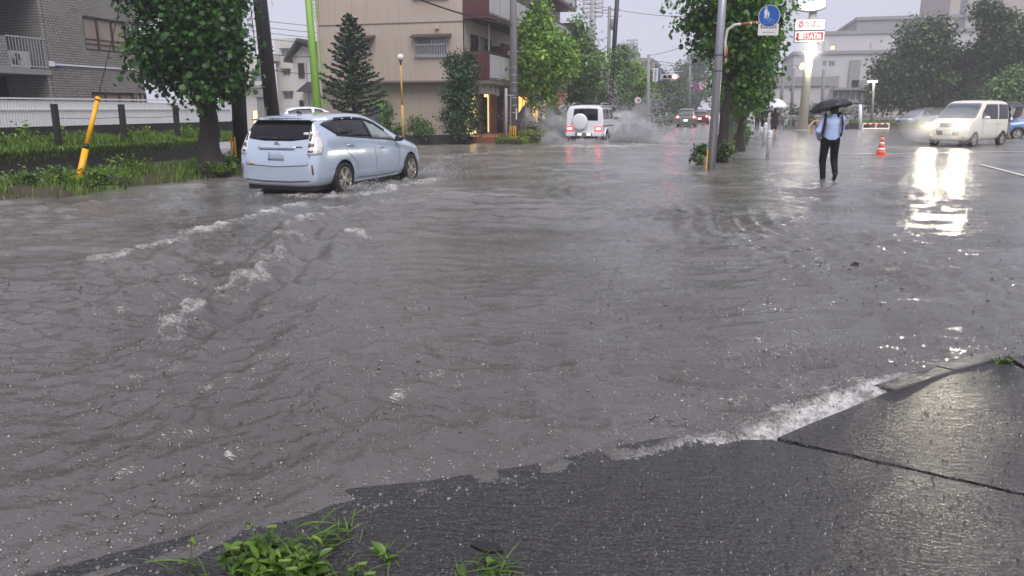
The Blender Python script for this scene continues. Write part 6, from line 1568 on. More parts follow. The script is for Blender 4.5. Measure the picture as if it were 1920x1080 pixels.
cv = at(985, 215, Y=42.0); t = thing('covered_stand', 'grey plastic cover draped over a stand outside the shop', 'cover', (cv.x, cv.y, 0)); m = MB(); m.lathe([(.75, 0), (.70, .5), (.5, 1.1), (.22, 1.55), (.05, 1.75)], 14); m.build('drape', 'cover', t, False); m = MB(); m.tube([(0, 0, 1.7), (0, 0, 1.95)], .03, 6); m.build('tip', 'black', t)

# ------------------------------------------------------------------ far left: poles, signals, floodlights, grey buildings
b = gp(1157, 246); t, d = upole('tall slim dark pole beside the white off-road car', (-6.9, 49.0, -.1), at(1161, -60, Y=49), .16, .13, 'blackpole')
m = MB(); m.lathe([(.17, .5), (.17, 1.6)], 14); m.build('yellow_wrap', 'yellow', t, True)
q = at(1143, 75, Y=80); t, d = upole('hazy utility pole carrying a transformer box', (q.x, q.y, 0), at(1143, 12, Y=80), .22, .16, 'poleconc')
k_ = at(1151, 45, Y=80) - Vector((q.x, q.y, 0)); m = MB(); m.lathe([(.34, -.55), (.36, .45), (.3, .5)], 14, None, k_); m.build('transformer', 'greywall2', t, True)
m = MB(); m.box(d + Vector((.2, 0, -.35)), (1.7, .1, .1)); m.box(k_ + Vector((0, 0, .75)), (1.6, .08, .08)); m.build('crossarm', 'greywall2', t)
q = at(1215, 240, Y=66); sp_top = at(1216, 102, Y=66)
t, d = upole('dark signal pole carrying name boards and a red lit signal', (q.x, q.y, -.1), sp_top, .16, .12, 'greywall2', name='signal_pole')
band(t, d * .62, .15, 'steel', .06)
arm = at(1282, 140, Y=66) - Vector((q.x, q.y, -.1)); m = MB(); m.tube([Vector((0, 0, arm.z + .25)), arm + Vector((0, 0, .25))], .045, 8); m.build('arm', 'steel', t, True)
for pxa, mt, nm, tx, tm in ((1229, 'signwhite', 'white vertical place name board with blue characters on the signal pole', '', 'signnavy'), (1238.5, 'signnavy', 'blue vertical place name board with white characters next to the signal', '', 'signwhite')):
    c_ = at(pxa, 140.5, Y=65.8); w2 = .22 if mt == 'signwhite' else .16; s = thing('name_board', nm, 'sign', c_); m = MB(); m.b2((-w2, -.02, -.54), (w2, .02, .54)); m.build('board', mt, s, False, .01)
    # rows of strokes standing for the characters (too small to read in the photograph)
    if mt == 'signwhite':
        for k, z in enumerate((.38, .20, .02)):
            m = MB(); m.box((0, -.03, z), (.17, .01, .03)); m.box((0, -.03, z - .05), (.13, .01, .025)); m.box((-.03, -.031, z - .02), (.03, .01, .12)); m.box((.05, -.031, z - .03), (.03, .01, .10)); m.build('character', tm, s)
        for k in range(5): m = MB(); m.box((-.02, -.03, -.14 - k * .07), (.18, .01, .025)); m.build('small_character', 'signdull', s)
    else:
        for k, z in enumerate((.36, .12, -.12, -.36)):
            m = MB(); m.box((0, -.03, z + .05), (.17, .01, .03)); m.box((.03, -.03, z - .02), (.03, .01, .16), 0, 0, .5 * (-1) ** k); m.box((-.03, -.031, z - .05), (.10, .01, .03), 0, 0, -.3); m.build('character', tm, s)
def signal(label, c, lit, litmat, n=3, r=.15, rz=0, small=False):
    t = thing('traffic_signal', label, 'traffic light', c, rz); m = MB(); w_ = .40 * n; hgt = .24
    m.prism([(-w_ / 2 + .23 * math.cos(a) * 0 + sx * 0, 0) for sx in ()] or [(-w_ / 2 + .05 + .22 * math.cos(a), .22 * math.sin(a)) for a in np.linspace(R(90), R(270), 9)] + [(w_ / 2 - .05 + .22 * math.cos(a), .22 * math.sin(a)) for a in np.linspace(R(-90), R(90), 9)], -.05, .12, lambda u, v, dd: (u, dd, v)); m.build('housing', 'greywall', t)
    for k in range(n):
        x_ = (k - (n - 1) / 2) * .40; m = MB(); m.lathe([(r, 0), (r * .9, .03), (.02, .045)], 20, Matrix.Rotation(R(90), 3, 'X'), (x_, -.05, 0)); m.build('lens', litmat if k == lit else 'sigdark', t, True)
        V = [];
        m = MB()
        for j in range(9):
            a = R(-10) + R(200) * j / 8; V += [(x_ + (r + .025) * math.cos(a), -.05, (r + .025) * math.sin(a)), (x_ + (r + .025) * math.cos(a), -.05 - .22, (r + .025) * math.sin(a) - .03)]
        m.add(V, [(2 * j, 2 * j + 2, 2 * j + 3, 2 * j + 1) for j in range(8)]); o = m.build('hood', 'greywall', t); o.modifiers.new('t', 'SOLIDIFY').thickness = .01
    return t
signal('horizontal traffic signal glowing red over the far road', at(1256, 143.5, Y=65.8), 2, 'sigred')
s = thing('round_sign', 'small round red and white sign on a bracket of the signal pole', 'sign', at(1196, 188, Y=65.8)); m = MB(); m.lathe([(.28, 0), (.28, .03)], 20, Matrix.Rotation(R(90), 3, 'X')); m.build('disc', 'signwhite', s); m = MB(); m.box((.06, -.04, 0), (.18, .01, .22)); m.build('red_mark', 'signred', s)
pq = at(1296, 150, Y=92); t, d = upole('hazy dark pole far down the road with two round signs', (pq.x, pq.y, 0), at(1294, 112, Y=92), .16, .13, 'poleconc')
O_ = Vector((pq.x, pq.y, 0)); m = MB(); m.tube([at(1296, 162, Y=91.8) - O_, at(1316, 157, Y=91.8) - O_], .04, 6); m.build('arm', 'steel', t)
for pxa, mt, lb in ((1305, 'signblue', 'hazy blue round road sign far down the road'), (1316.5, 'signwhite', 'hazy red ringed round speed limit sign far down the road')):
    c_ = at(pxa, 162.5, Y=91.6); s = thing('round_sign', lb, 'sign', c_); m = MB(); m.lathe([(.36, 0), (.36, .03)], 24, Matrix.Rotation(R(90), 3, 'X')); m.build('disc', mt, s)
    m = MB(); m.lathe([(.37, .01), (.37, .05), (.28, .05), (.28, .01)], 24, Matrix.Rotation(R(90), 3, 'X'), closed=True); m.build('ring', 'signred', s)
    if mt == 'signwhite': lettering('40', .32, 'signnavy', s, (0, -.045, 0), bold=.01)
    else: m = MB(); m.box((0, -.045, 0), (.07, .01, .56), 0, 0, R(45)); m.build('bar', 'signred', s)
def floodlight(label, cx, cy_top, Y, wpx_, rows, rowpx, leg_to):
    base = at(cx, leg_to, Y=Y); t = thing('floodlight_tower', label, 'floodlight', (base.x, base.y, 0)); z = lambda py: at(cx, py, Y=Y).z; s_ = (at(cx + 10, 100, Y=Y).x - at(cx, 100, Y=Y).x) / 10
    m = MB(); m.tube([(0, 0, 0), (0, 0, z(cy_top))], [.55, .42], 10); m.build('mast', 'greywall2', t, True)
    for k in range(rows):
        zz = z(cy_top + rowpx * k); m = MB(); m.box((0, 0, zz), (wpx_ * s_, .12, .10)); rack = m.build('lamp_rack', 'greywall2', t)
        for j in range(8):
            m = MB(); m.lathe([(.10, 0), (.17, .25)], 8, Matrix.Rotation(R(60), 3, 'X'), ((j - 3.5) / 8 * wpx_ * s_, -.1, zz + .18)); m.build('lamp', 'greywall', rack)
    for s in (-1, 1): m = MB(); m.box((s * wpx_ * s_ / 2, 0, (z(cy_top) + z(cy_top + rowpx * (rows - 1))) / 2), (.1, .1, abs(z(cy_top) - z(cy_top + rowpx * (rows - 1))))); m.build('side_post', 'greywall2', t)
    return t
floodlight('large stadium floodlight mast above the street trees', 1109, -8, 110, 36, 6, 8, 130)
floodlight('smaller distant stadium floodlight mast past the slim pole', 1184, 76, 165, 20, 5, 6.4, 120)
t = thing('grey_hall', 'plain grey hall behind the left street trees', 'building', (-14, 66, 0)); zt = at(1110, 146, Y=66).z
a_, b_ = at(1100, 200, Y=66).x + 14, at(1150, 200, Y=66).x + 14; wall_open(t, 'wall', 'greywall2', (a_, 0, -.3), (1, 0, 0), (0, -1, 0), b_ - a_, zt + .3, [(.4, 1.4, .6, 2.3)], .2); window(t, (a_ + .4, 0, .3), (1, 0, 0), (0, -1, 0), 1., 1.7, 1, 'alu', 'glassg', .1); m = MB(); m.b2((a_, .25, -.3), (b_, 12, zt)); m.build('block', 'greywall2', t); wl_ = at(1111, 165, Y=65.6); m = MB(); m.sphere((wl_.x + 14, wl_.y - 66, wl_.z), .14, 10, 6); m.build('wall_lamp', 'streetlit', t, True)
t = thing('long_hall', 'long pale flat-roofed hall far behind the left street trees', 'building', (-18, 100, 0)); z1_, z2_ = at(1200, 113, Y=100).z, at(1140, 110, Y=100).z
a_, b_ = at(1120, 130, Y=100).x + 18, at(1218, 130, Y=100).x + 18; hw = [(1.5 + 2.2 * k, 3.0 + 2.2 * k, 3.2, 4.4) for k in range(3)]
wall_open(t, 'wall', 'farbeige', (a_, 0, -.3), (1, 0, 0), (0, -1, 0), b_ - a_, z1_, hw, .2)
for h in hw: window(t, (a_ + h[0], 0, h[2] - .3), (1, 0, 0), (0, -1, 0), 1.5, 1.2, 2, 'alu', 'glassg', .1)
m = MB(); m.b2((a_ - .3, -.4, z1_ - .3), (b_ + .3, 14, z1_ + .25)); m.build('roof', 'greywall2', t)
# overhead wires
def wire(label, a, b, sag=.3, r=.012, grp='overhead wires'):
    a, b = Vector(a), Vector(b); m = MB(); m.tube([a + (b - a) * u - Vector((0, 0, sag * 4 * u * (1 - u))) for u in np.linspace(0, 1, 14)], r, 5); tag(m.build('overhead_wire', 'wire'), label, 'wire', grp)
wire('thick cable crossing the beige wall to the concrete pole', at(740, -20, Y=31.5), at(960, 48, Y=32.3), .15, .035)
for k, (y0, y1) in enumerate(((30, 44), (42, 56), (52, 66), (64, 76))):
    wire(['topmost of four thin wires over the side street', 'second of four thin wires over the side street', 'third of four thin wires over the side street', 'lowest of four thin wires over the side street'][k], at(440, y0, Y=34), at(640, y1 + 8, Y=34), .08, .012)
wire('cable from the black pole over the side street houses, upper', at(514, 102, Y=19.4), at(590, 105, Y=30), .05, .012); wire('cable from the black pole over the side street houses, lower', at(515, 132, Y=19.4), at(590, 137, Y=30), .05, .012)
wire('wire running up past the top of the dark tree', at(450, 12, Y=16.6), at(482, -25, Y=24), .1, .014); wire('slack wire beside the black pole', at(486, -10, Y=19.2), at(463, 45, Y=30), .05, .01)
wire('long thin wire across the sky towards the far trees', at(1075, -2, Y=78), at(1345, 32, Y=60), .5, .02)
wire('wire rising from the signal pole to the right tree', at(1216, 104, Y=66), at(1330, 66, Y=50), .2, .018)
for k, (a_, b_) in enumerate((((1219, 113), (1340, 122)), ((1221, 121), (1340, 119)), ((1297, 142), (1345, 138)), ((1297, 146), (1345, 144)))):
    wire(['upper wire right of the signal pole', 'second wire right of the signal pole', 'wire from the hazy pole to the right tree, upper', 'wire from the hazy pole to the right tree, lower'][k], at(*a_, Y=66 if k < 2 else 92), at(*b_, Y=80), .12, .02)
wire('wire left of the transformer pole, upper', at(1108, 20, Y=88), at(1141, 25, Y=80), .05, .03); wire('wire left of the transformer pole, lower', at(1120, 76, Y=88), at(1142, 68, Y=80), .05, .03); wire('wire dropping left from the transformer pole', at(1121, 97, Y=88), at(1142, 84, Y=80), .05, .03)

# ------------------------------------------------------------------ right kerb: sign pole, trees, stakes, bollards
b = gp(1333, 319); tp = at(1355, -5, Y=b.y)
t, d = upole('grey steel sign pole standing in the water at the right kerb', (b.x, b.y, -.1), b + (tp - b) * 1.5, .105, .095, 'steel', name='sign_pole'); dn = (tp - b).normalized()
for z in (2.55, 2.93): band(t, dn * z, .108, 'black', .025)
p0 = at(1361, 108, Y=b.y) - Vector((b.x, b.y, -.1)); p1 = at(1359.5, 78, Y=b.y) - Vector((b.x, b.y, -.1)); p2 = at(1364, 56, Y=b.y) - Vector((b.x, b.y, -.1)); p3 = at(1378, 46.5, Y=b.y) - Vector((b.x, b.y, -.1)); p4 = at(1424, 42, Y=b.y) - Vector((b.x, b.y, -.1))
MT['rustpaint'] = M('rust', lin(150, 84, 52), .7, var=.3, scale=14, bump=.4)
m = MB(); m.tube([p0 - Vector((0, 0, .12)), p0, p1, p2, p3, p4], .034, 10); arm_ = m.build('arm', 'rust', t, True)
m = MB(); m.tube([p3 + (p4 - p3) * .25, p3 + (p4 - p3) * .62], .036, 10); m.tube([p3 + (p4 - p3) * .70, p3 + (p4 - p3) * .86], .0365, 10); m.build('rust_patch', 'rustpaint', arm_, True)
m = MB(); m.tube([p0 + Vector((0, 0, -.02)), p0 + Vector((0, 0, .25))], .037, 10); m.build('rust_patch', 'rustpaint', arm_, True)
m = MB(); m.b2((-.125, -.09, .0), (-.095, -.06, .62)); m.build('yellow_strip', 'yellow', t)
c_ = at(1442, 30, Y=b.y); s = thing('pedestrian_sign', 'round blue walkers and cycles sign on the bent arm', 'sign', c_, R(12)); s.scale = (.85, .85, .85); ry = Matrix.Rotation(R(90), 3, 'X')
m = MB(); m.lathe([(.30, -.01), (.30, .01)], 40, ry); m.build('disc', 'signblue', s)
m = MB(); m.lathe([(.302, .008), (.302, .018), (.288, .018), (.288, .008)], 40, ry, closed=True); m.build('rim', 'signwhite', s)
m = MB() # walking adult and child
m.sphere((-.095, -.014, .215), (.026, .006, .028), 10, 6); m.prism([(-.135, .18), (-.06, .18), (-.05, .08), (-.075, .02), (-.07, -.06), (-.095, -.06), (-.10, .0), (-.12, -.07), (-.145, -.06), (-.125, .03), (-.145, .07)], -.018, -.011, lambda u, v, dd: (u, dd, v)); m.build('adult_figure', 'signwhite', s)
m = MB(); m.sphere((-.022, -.014, .10), (.018, .006, .02), 10, 6); m.prism([(-.045, .08), (.0, .08), (.004, .02), (-.01, -.01), (-.01, -.06), (-.022, -.06), (-.026, -.01), (-.038, -.06), (-.048, -.055), (-.04, .0), (-.05, .03)], -.018, -.011, lambda u, v, dd: (u, dd, v)); m.build('child_figure', 'signwhite', s)
m = MB(); MT['signpale'] = M('sign_pale_blue', lin(120, 160, 206), .35)
for x_ in (-.075, .085): m.tube([(x_ + .062 * math.cos(a), -.014, -.145 + .062 * math.sin(a)) for a in np.linspace(0, 6.283, 20)], .006, 5)
for p, q in (((-.075, -.145), (-.04, -.06)), ((-.04, -.06), (.045, -.07)), ((.045, -.07), (.085, -.145)), ((.0, -.145), (-.045, -.075)), ((.0, -.145), (.045, -.075)), ((.085, -.145), (.0, -.145)), ((-.05, -.05), (-.02, -.045)), ((.035, -.05), (.075, -.05))): m.tube([(p[0], -.014, p[1]), (q[0], -.014, q[1])], .006, 5)
m.build('bicycle_figure', 'signpale', s)
c2_ = at(1440.5, 55.5, Y=b.y); s = thing('supplement_plate', 'white rectangular plate with black characters under the blue round sign', 'sign', c2_, R(12)); s.scale = (.82, .82, .82); m = MB(); m.b2((-.30, -.008, -.165), (.30, .008, .165)); m.build('plate', 'signwhite', s, False, .005)
for k in range(6): # characters blurred in the photograph: same black blocks of strokes
    x_ = -.2 + k * .08; m = MB(); rr_ = random.Random(k)
    for j in range(3): m.box((x_, -.011, .115 - j * .034), (.062 - .014 * rr_.random(), .004, .012))
    m.box((x_ - .018 + .03 * rr_.random(), -.0115, .08), (.012, .004, .095)); m.box((x_ + .012, -.0115, .075), (.011, .004, .08)); m.build('character', 'signblack', s)
m = MB()
for k in range(9): m.box((-.16 + k * .04, -.011, -.075), (.028, .004, .022))
m.build('small_lettering', 'signdull', s)
GR = 'street trees along the right kerb'
tr0 = gp(1352, 304)
tree('street_tree', 'big broad-leaved street tree right behind the grey sign pole', (tr0.x, tr0.y, -.05), 3.1, .17, [(-.25, .1, 3.6, .85, .8, .75), (.55, .2, 3.5, .8, .85, .8), (-.1, 0, 4.6, 1.4, 1.2, 1.0), (.7, .2, 4.4, .6, .8, .75), (-.75, 0, 4.0, .5, .5, .45), (.5, .3, 2.6, .62, .7, .7), (.55, .4, 1.9, .5, .5, .5)], 430, 26, .13, 'lob', 'leafA', 5, GR, .2, .3, 'bark', (.06, .15), .6)
tree('street_tree', 'second broad-leaved street tree from the sign pole, crown over the footway', (.75, 29.0, -.05), 2.4, .17, [(.1, 0, 3.1, .95, 1.0, .9), (.45, 0, 3.9, .72, .9, .9), (.0, 0, 4.5, 1.0, 1.0, .9), (.3, 0, 2.2, .6, .7, .55), (-.1, 0, 2.7, .7, .7, .6)], 330, 24, .17, 'lob', 'leafA', 6, GR, .26, .35, 'bark', (.1, 0), .5)
tree('street_tree', 'third street tree from the sign pole, lower and more hazy', (.45, 40.5, -.05), 2.0, .16, [(.2, 0, 2.6, 1.05, 1.2, .8), (.35, 0, 3.6, 1.1, 1.2, .9), (.1, 0, 1.8, .7, .8, .4), (.0, 0, 4.4, 1.1, 1.1, .9)], 230, 24, .2, 'kite', 'leafA', 7, GR, .28, .35, 'bark', (.1, 0), .5)
for k in range(5): street_tree(['fourth street tree on the right kerb', 'fifth street tree on the right kerb', 'sixth street tree on the right kerb', 'seventh street tree on the right kerb', 'eighth street tree on the right kerb, faint'][k], (1.2, 53 + 12 * k, -.1), 1.0, 5.2, 1.7, 100 + k, 'leafE', .3, .6, .15, GR)
s_ = at(1320, 290, Y=21.7); bush('kerb_shrub', 'small shrub left of the foot of the sign pole', (s_.x - .1, s_.y, -.05), [(0, 0, .32, .22, .22, .30), (.1, 0, .52, .16, .16, .16)], 70, 14, .085, 'bush', 46, spread=.06)
s_ = at(1362, 290, Y=22.6); bush('kerb_shrub', 'small shrub right of the sign pole at the tree foot', (s_.x, s_.y, -.05), [(0, 0, .40, .20, .2, .28)], 50, 14, .08, 'bush', 47, spread=.06)
s_ = at(1385, 258, Y=35); bush('kerb_shrub', 'larger clipped shrub along the right kerb behind the sign pole', (s_.x, s_.y, -.05), [(0, 0, .45, .55, .7, .45), (0, 1.5, .5, .5, .7, .5)], 150, 16, .12, 'bush', 48, spread=.1)
MT['tapegrey'] = M('ribbed_grey_cover', lin(124, 124, 122), .5, var=.1, streak=.2)
s_ = gp(1362, 301); t = thing('sheet_guard', 'ribbed grey sheet guard standing beside the tree trunk', 'guard', (s_.x, s_.y, -.05)); m = MB()
V = []; F = []; top_ = at(1363, 204, Y=s_.y).z + .05
for k in range(13): x_ = -.13 + .26 * k / 12; V += [(x_ + .0, .015 * (k % 2), 0), (x_ + .02, .015 * (k % 2), top_)]
m.add(V, [(2 * k, 2 * k + 2, 2 * k + 3, 2 * k + 1) for k in range(12)]); o = m.build('sheet', 'tapegrey', t); o.modifiers.new('t', 'SOLIDIFY').thickness = .012
m = MB(); m.tube([(.12, .06, 0), (.13, .06, top_ + .5)], .022, 6); m.build('stake', 'lampwood', t)
bl_ = [(1440, 294, 248), (1432.5, 272, 233), (1427, 253, 239)]
for k, (px_0, py0, py1) in enumerate(bl_):
    p = gp(px_0, py0); h = (py0 - py1) / FPX * (math.hypot(p.x, p.y) * math.cos(PITCH) * 1.0) * 1.02
    t = thing('bollard', ['nearest white bollard on the flooded footway', 'second white bollard on the flooded footway', 'third white bollard, half hidden beyond the second'][k], 'bollard', (p.x, p.y, -.1), 0, 'white footway bollards'); m = MB(); m.lathe([(.075, 0), (.075, h + .02), (.07, h + .07), (.03, h + .1)], 16); m.build('post', 'bollard', t, True); m = MB(); m.lathe([(.077, h - .16), (.077, h - .10)], 16); m.build('reflective_band', 'signwhite', t, True)

# ------------------------------------------------------------------ store forecourt
sb = gp(1504, 247); t = thing('store_sign_pole', 'tall cream pole carrying lit white and red store sign boards', 'sign pole', (sb.x, sb.y, 0)); O = Vector((sb.x, sb.y, 0)); zt_ = at(1523, 10, Y=sb.y).z
m = MB(); m.lathe([(.55, -.1), (.55, .1), (.50, .14)], 24); m.build('footing', 'concrete', t, True)
m = MB(); m.tube([(0, 0, 0), (0, 0, zt_)], [.31, .24], 20); m.build('pole', 'cream', t, True)
def board(pl, pr, pt, pb, Yb, mat, lab):
    a, c = at(pl, (pt + pb) / 2, Y=Yb), at(pr, (pt + pb) / 2, Y=Yb); z0, z1 = at((pl + pr) / 2, pb, Y=Yb).z, at((pl + pr) / 2, pt, Y=Yb).z
    s = thing('sign_board', lab, 'sign', ((a.x + c.x) / 2, Yb, (z0 + z1) / 2), R(3)); w = c.x - a.x; h = z1 - z0; m = MB(); m.b2((-w / 2, -.02, -h / 2), (w / 2, .30, h / 2)); m.build('case', 'greywall2', s, False, .01)
    m = MB(); m.b2((-w / 2 + .04, -.035, -h / 2 + .04), (w / 2 - .04, -.022, h / 2 - .04)); m.build('face', mat, s); return s, w, h
s, w, h = board(1490, 1548, 35.5, 57, sb.y - .55, 'storelit', 'lit white store board with red characters on the cream pole')
lettering('酒', h * .66, 'storered', s, (-w * .32, -.045, 0), bold=.006); lettering('たばこ', h * .62, 'storered', s, (w * .10, -.045, 0), bold=.004, width=w * .52)
s, w, h = board(1489.5, 1546.5, 57.8, 79, sb.y - .55, 'storered', 'red bank machine board with white letters on the cream pole')
m = MB(); e = .06
for a, c in (((-w / 2 + .04, -.045, h / 2 - .04 - e), (w / 2 - .04, -.036, h / 2 - .04)), ((-w / 2 + .04, -.045, -h / 2 + .04), (w / 2 - .04, -.036, -h / 2 + .04 + e)), ((-w / 2 + .04, -.045, -h / 2 + .04 + e), (-w / 2 + .04 + e, -.036, h / 2 - .04 - e)), ((w / 2 - .04 - e, -.045, -h / 2 + .04 + e), (w / 2 - .04, -.036, h / 2 - .04 - e))): m.b2(a, c)
m.build('white_border', 'storelit', s)
lettering('銀行ATM', h * .66, 'storelit', s, (0, -.05, -.0), bold=.005, width=w * .74)
c_ = at(1524, -22, Y=sb.y - .4); s = thing('sign_board', 'lit white curved store board at the top edge of the photo', 'sign', c_, R(3)); k0 = (at(1553, 10, Y=sb.y).x - at(1496, 10, Y=sb.y).x) / 2
poly = [(-k0 * 1.0 + .0, -1.28), (-k0 * .62, -1.37), (-k0 * .2, -1.43), (k0 * .25, -1.42), (k0 * .68, -1.34), (k0 * 1.02, -1.2), (k0 * .86, -.2), (k0 * .8, 1.3), (-k0 * .8, 1.3), (-k0 * .86, -.3)]
m = MB(); m.prism(poly, 0, .3, lambda u, v, dd: (u, dd, v)); m.build('case', 'greywall2', s); m = MB(); m.prism([(u * .95, v * .96 if v < 0 else v * .95) for u, v in poly], -.02, -.003, lambda u, v, dd: (u, dd, v)); m.build('face', 'storelit', s)
m = MB(); m.b2((-k0 * .72, -.035, -1.05), (-k0 * .69, -.022, .9)); m.b2((k0 * .69, -.035, -1.0), (k0 * .72, -.022, .9)); m.b2((-k0 * .3, -.035, -.75), (k0 * .05, -.022, -.55)); m.build('blue_trim', 'storeblue', s)
fl = at(1523, 88, Y=sb.y - .6); t = thing('flood_lamp', 'glaring flood lamp under the red board on the cream pole', 'lamp', fl); m = MB(); m.b2((-.26, .0, -.18), (.26, .16, .18)); m.build('casing', 'greywall2', t, False, .02); m = MB(); m.b2((-.23, -.02, -.15), (.23, .0, .15)); m.build('lamp_glass', 'flood', t, False)
ld = bpy.data.lights.new('flood_lamp_light', 'SPOT'); ld.energy = 900; ld.color = (1, .96, .85); ld.spot_size = R(130); ld.spot_blend = .7; ld.shadow_soft_size = .2
lo = bpy.data.objects.new('flood_lamp_light', ld); COL.objects.link(lo); lo.parent = t; lo.location = (0, -.12, 0); lo.rotation_euler = (R(60), 0, 0)
sg = at(1503, 124, Y=70); t = signal('small amber lit signal left of the cream pole', sg, 0, 'sigamb', 1, .26, R(20)); m = MB(); m.tube([(-1.7, .1, .1), (0, .1, .1)], .05, 6); m.build('arm', 'greywall2', t)
for k, (px_0, py_t, Y_, lb) in enumerate(((1461, 130, 78, 'hazy utility pole left of the signal by the cream pole'), (1484, 128, 84, 'second hazy utility pole left of the cream pole'), (1541, 130, 76, 'hazy dark pole right of the cream pole'), (1480, 190, 92, 'short hazy pole behind the bicycles'))):
    q = at(px_0, 226, Y=Y_); upole(lb, (q.x, q.y, -.1), at(px_0 + (9 if k == 0 else 4), py_t, Y=Y_), .17, .14, 'poleconc', 'hazy poles beyond the store forecourt')
# yellow hoop guard at the sign pole
q = gp(1527, 250); t = thing('hoop_guard', 'bent yellow hoop guard rail beside the cream pole', 'guard rail', (q.x, q.y, -.05)); m = MB(); m.tube([(-.05, -.2, 0), (-.42, -.1, .42), (-.1, .1, .80), (.35, .6, .80), (.45, .7, .6), (.4, .75, 0)], .05, 8); m.build('hoop', 'orange', t, True)
# parked bicycles
def bicycle(col):
    t = thing('bicycle', '', 'bicycle'); W_ = []
    for x_ in (-.52, .52):
        wv = node('wheel', t, (x_, 0, .34)); m = MB(); m.tube([(.32 * math.cos(a), 0, .32 * math.sin(a)) for a in np.linspace(0, 6.283, 22)], .02, 5, False); m.build('tyre', 'tyre', wv, True)
        m = MB()
        for k in range(8): m.tube([(0, 0, 0), (.31 * math.cos(k * .785), 0, .31 * math.sin(k * .785))], .004, 3)
        m.build('spoke', 'alu', wv)
    m = MB()
    for p, q in (((-.52, .34), (-.15, .32)), ((-.15, .32), (-.22, .78)), ((-.22, .78), (-.52, .34)), ((-.15, .32), (.35, .68)), ((-.2, .62), (.34, .76)), ((.33, .80), (.52, .34))): m.tube([(p[0], 0, p[1]), (q[0], 0, q[1])], .022, 6)
    m.build('frame', col, t); m = MB(); m.tube([(.18, -.27, .98), (.3, -.2, 1.0), (.33, 0, .96), (.3, .2, 1.0), (.18, .27, .98)], .016, 6); m.tube([(.33, 0, .78), (.33, 0, .97)], .016, 6); m.build('handlebar', 'alu', t)
    m = MB(); m.sphere((-.26, 0, .84), (.14, .08, .04), 10, 6); m.build('saddle', 'black', t, True)
    m = MB(); m.b2((.42, -.17, .68), (.74, .17, .92)); m.build('basket', 'bikesilver', t); m = MB(); m.b2((-.75, -.06, .68), (-.35, .06, .70)); m.build('carrier', 'alu', t); return t
bk = [bicycle(c) for c in ('bikeblack', 'bikesilver', 'bikered', 'bikegreen', 'bikewhite')]; rr_ = random.Random(3); used = set()
xs_ = [1467 + 6.2 * i for i in range(6)] + [1526, 1532, 1538] + [1576, 1582, 1588, 1594]
cols = [0, 4, 3, 0, 1, 2, 0, 1, 0, 0, 4, 1, 0]
BL = ['black bicycle at the far end of the rack row, left of the white one', 'white bicycle left of the cream pole', 'green bicycle left of the cream pole', 'black bicycle between the green and silver bicycles', 'silver bicycle left of the cream pole', 'dark red bicycle closest to the cream pole', 'black bicycle just right of the cream pole', 'silver bicycle between cream pole and walking man', 'black bicycle closest to the left side of the walking man', 'black bicycle just right of the walking man', 'white bicycle right of the walking man', 'silver bicycle right of the walking man', 'black bicycle at the right end of the rack row']
for k, px_0 in enumerate(xs_):
    p = gp(px_0, 241 + (k % 2)); o = bk[cols[k]]; rz_ = R(70 + rr_.uniform(-12, 12))
    if cols[k] in used: dup(o, (p.x, p.y, 0), rz_, BL[k], 'bicycles parked in the rack row')
    else: o.location = (p.x, p.y, 0); o.rotation_euler = (0, 0, rz_); o['label'] = BL[k]; o['group'] = 'bicycles parked in the rack row'; used.add(cols[k])
# cone
p = gp(1651, 291); t = thing('traffic_cone', 'orange traffic cone with white bands standing on the wet forecourt', 'cone', (p.x, p.y, -.01), R(20)); m = MB(); m.b2((-.2, -.2, 0), (.2, .2, .035)); m.build('base', 'conered', t, False, .012)
cr = lambda z: .145 - .118 * z / .70
for z0, z1, mt, nm in ((.03, .17, 'conered', 'cone_section'), (.17, .26, 'reflwhite', 'white_band'), (.26, .36, 'conered', 'cone_section'), (.36, .45, 'reflwhite', 'white_band'), (.45, .55, 'conered', 'cone_section'), (.55, .60, 'reflwhite', 'white_band'), (.60, .71, 'conered', 'cone_section')):
    m = MB(); e = .003 if mt == 'reflwhite' else 0; m.lathe([(cr(z0) + e, z0), (cr(z1) + e, z1)], 20); m.build(nm, mt, t, True)
p = gp(1694, 236); t = thing('traffic_cone', 'distant orange and white delineator post at the lawn edge', 'cone', (p.x, p.y, 0)); m = MB(); m.lathe([(.35, 0), (.34, .06), (.12, .1), (.09, 1.0)], 14); m.build('post', 'conered', t, True)
for z in (.5, .8): m = MB(); m.lathe([(.115, z), (.11, z + .12)], 14); m.build('white_band', 'reflwhite', t, True)
# red and white barrier at the lawn
a, b = gp(1617, 243), gp(1666, 243); t = thing('barrier_rail', 'low red and white striped barrier rail at the lawn edge', 'barrier', (a.x, a.y, 0)); d = b - a
for k in range(9):
    m = MB(); m.tube([d * k / 9 + Vector((0, 0, .42)), d * (k + 1) / 9 + Vector((0, 0, .42))], .06, 8); m.build('stripe', 'conered' if k % 2 else 'reflwhite', t, True)
for k in (0, .5, 1): m = MB(); m.tube([d * k + Vector((0, 0, -.05)), d * k + Vector((0, 0, .42))], .05, 8); m.build('post', 'reflwhite', t)
m = MB(); m.tube([Vector((0, 0, .06)), d + Vector((0, 0, .06))], .07, 6); m.build('kerb_bar', 'reflwhite', t)
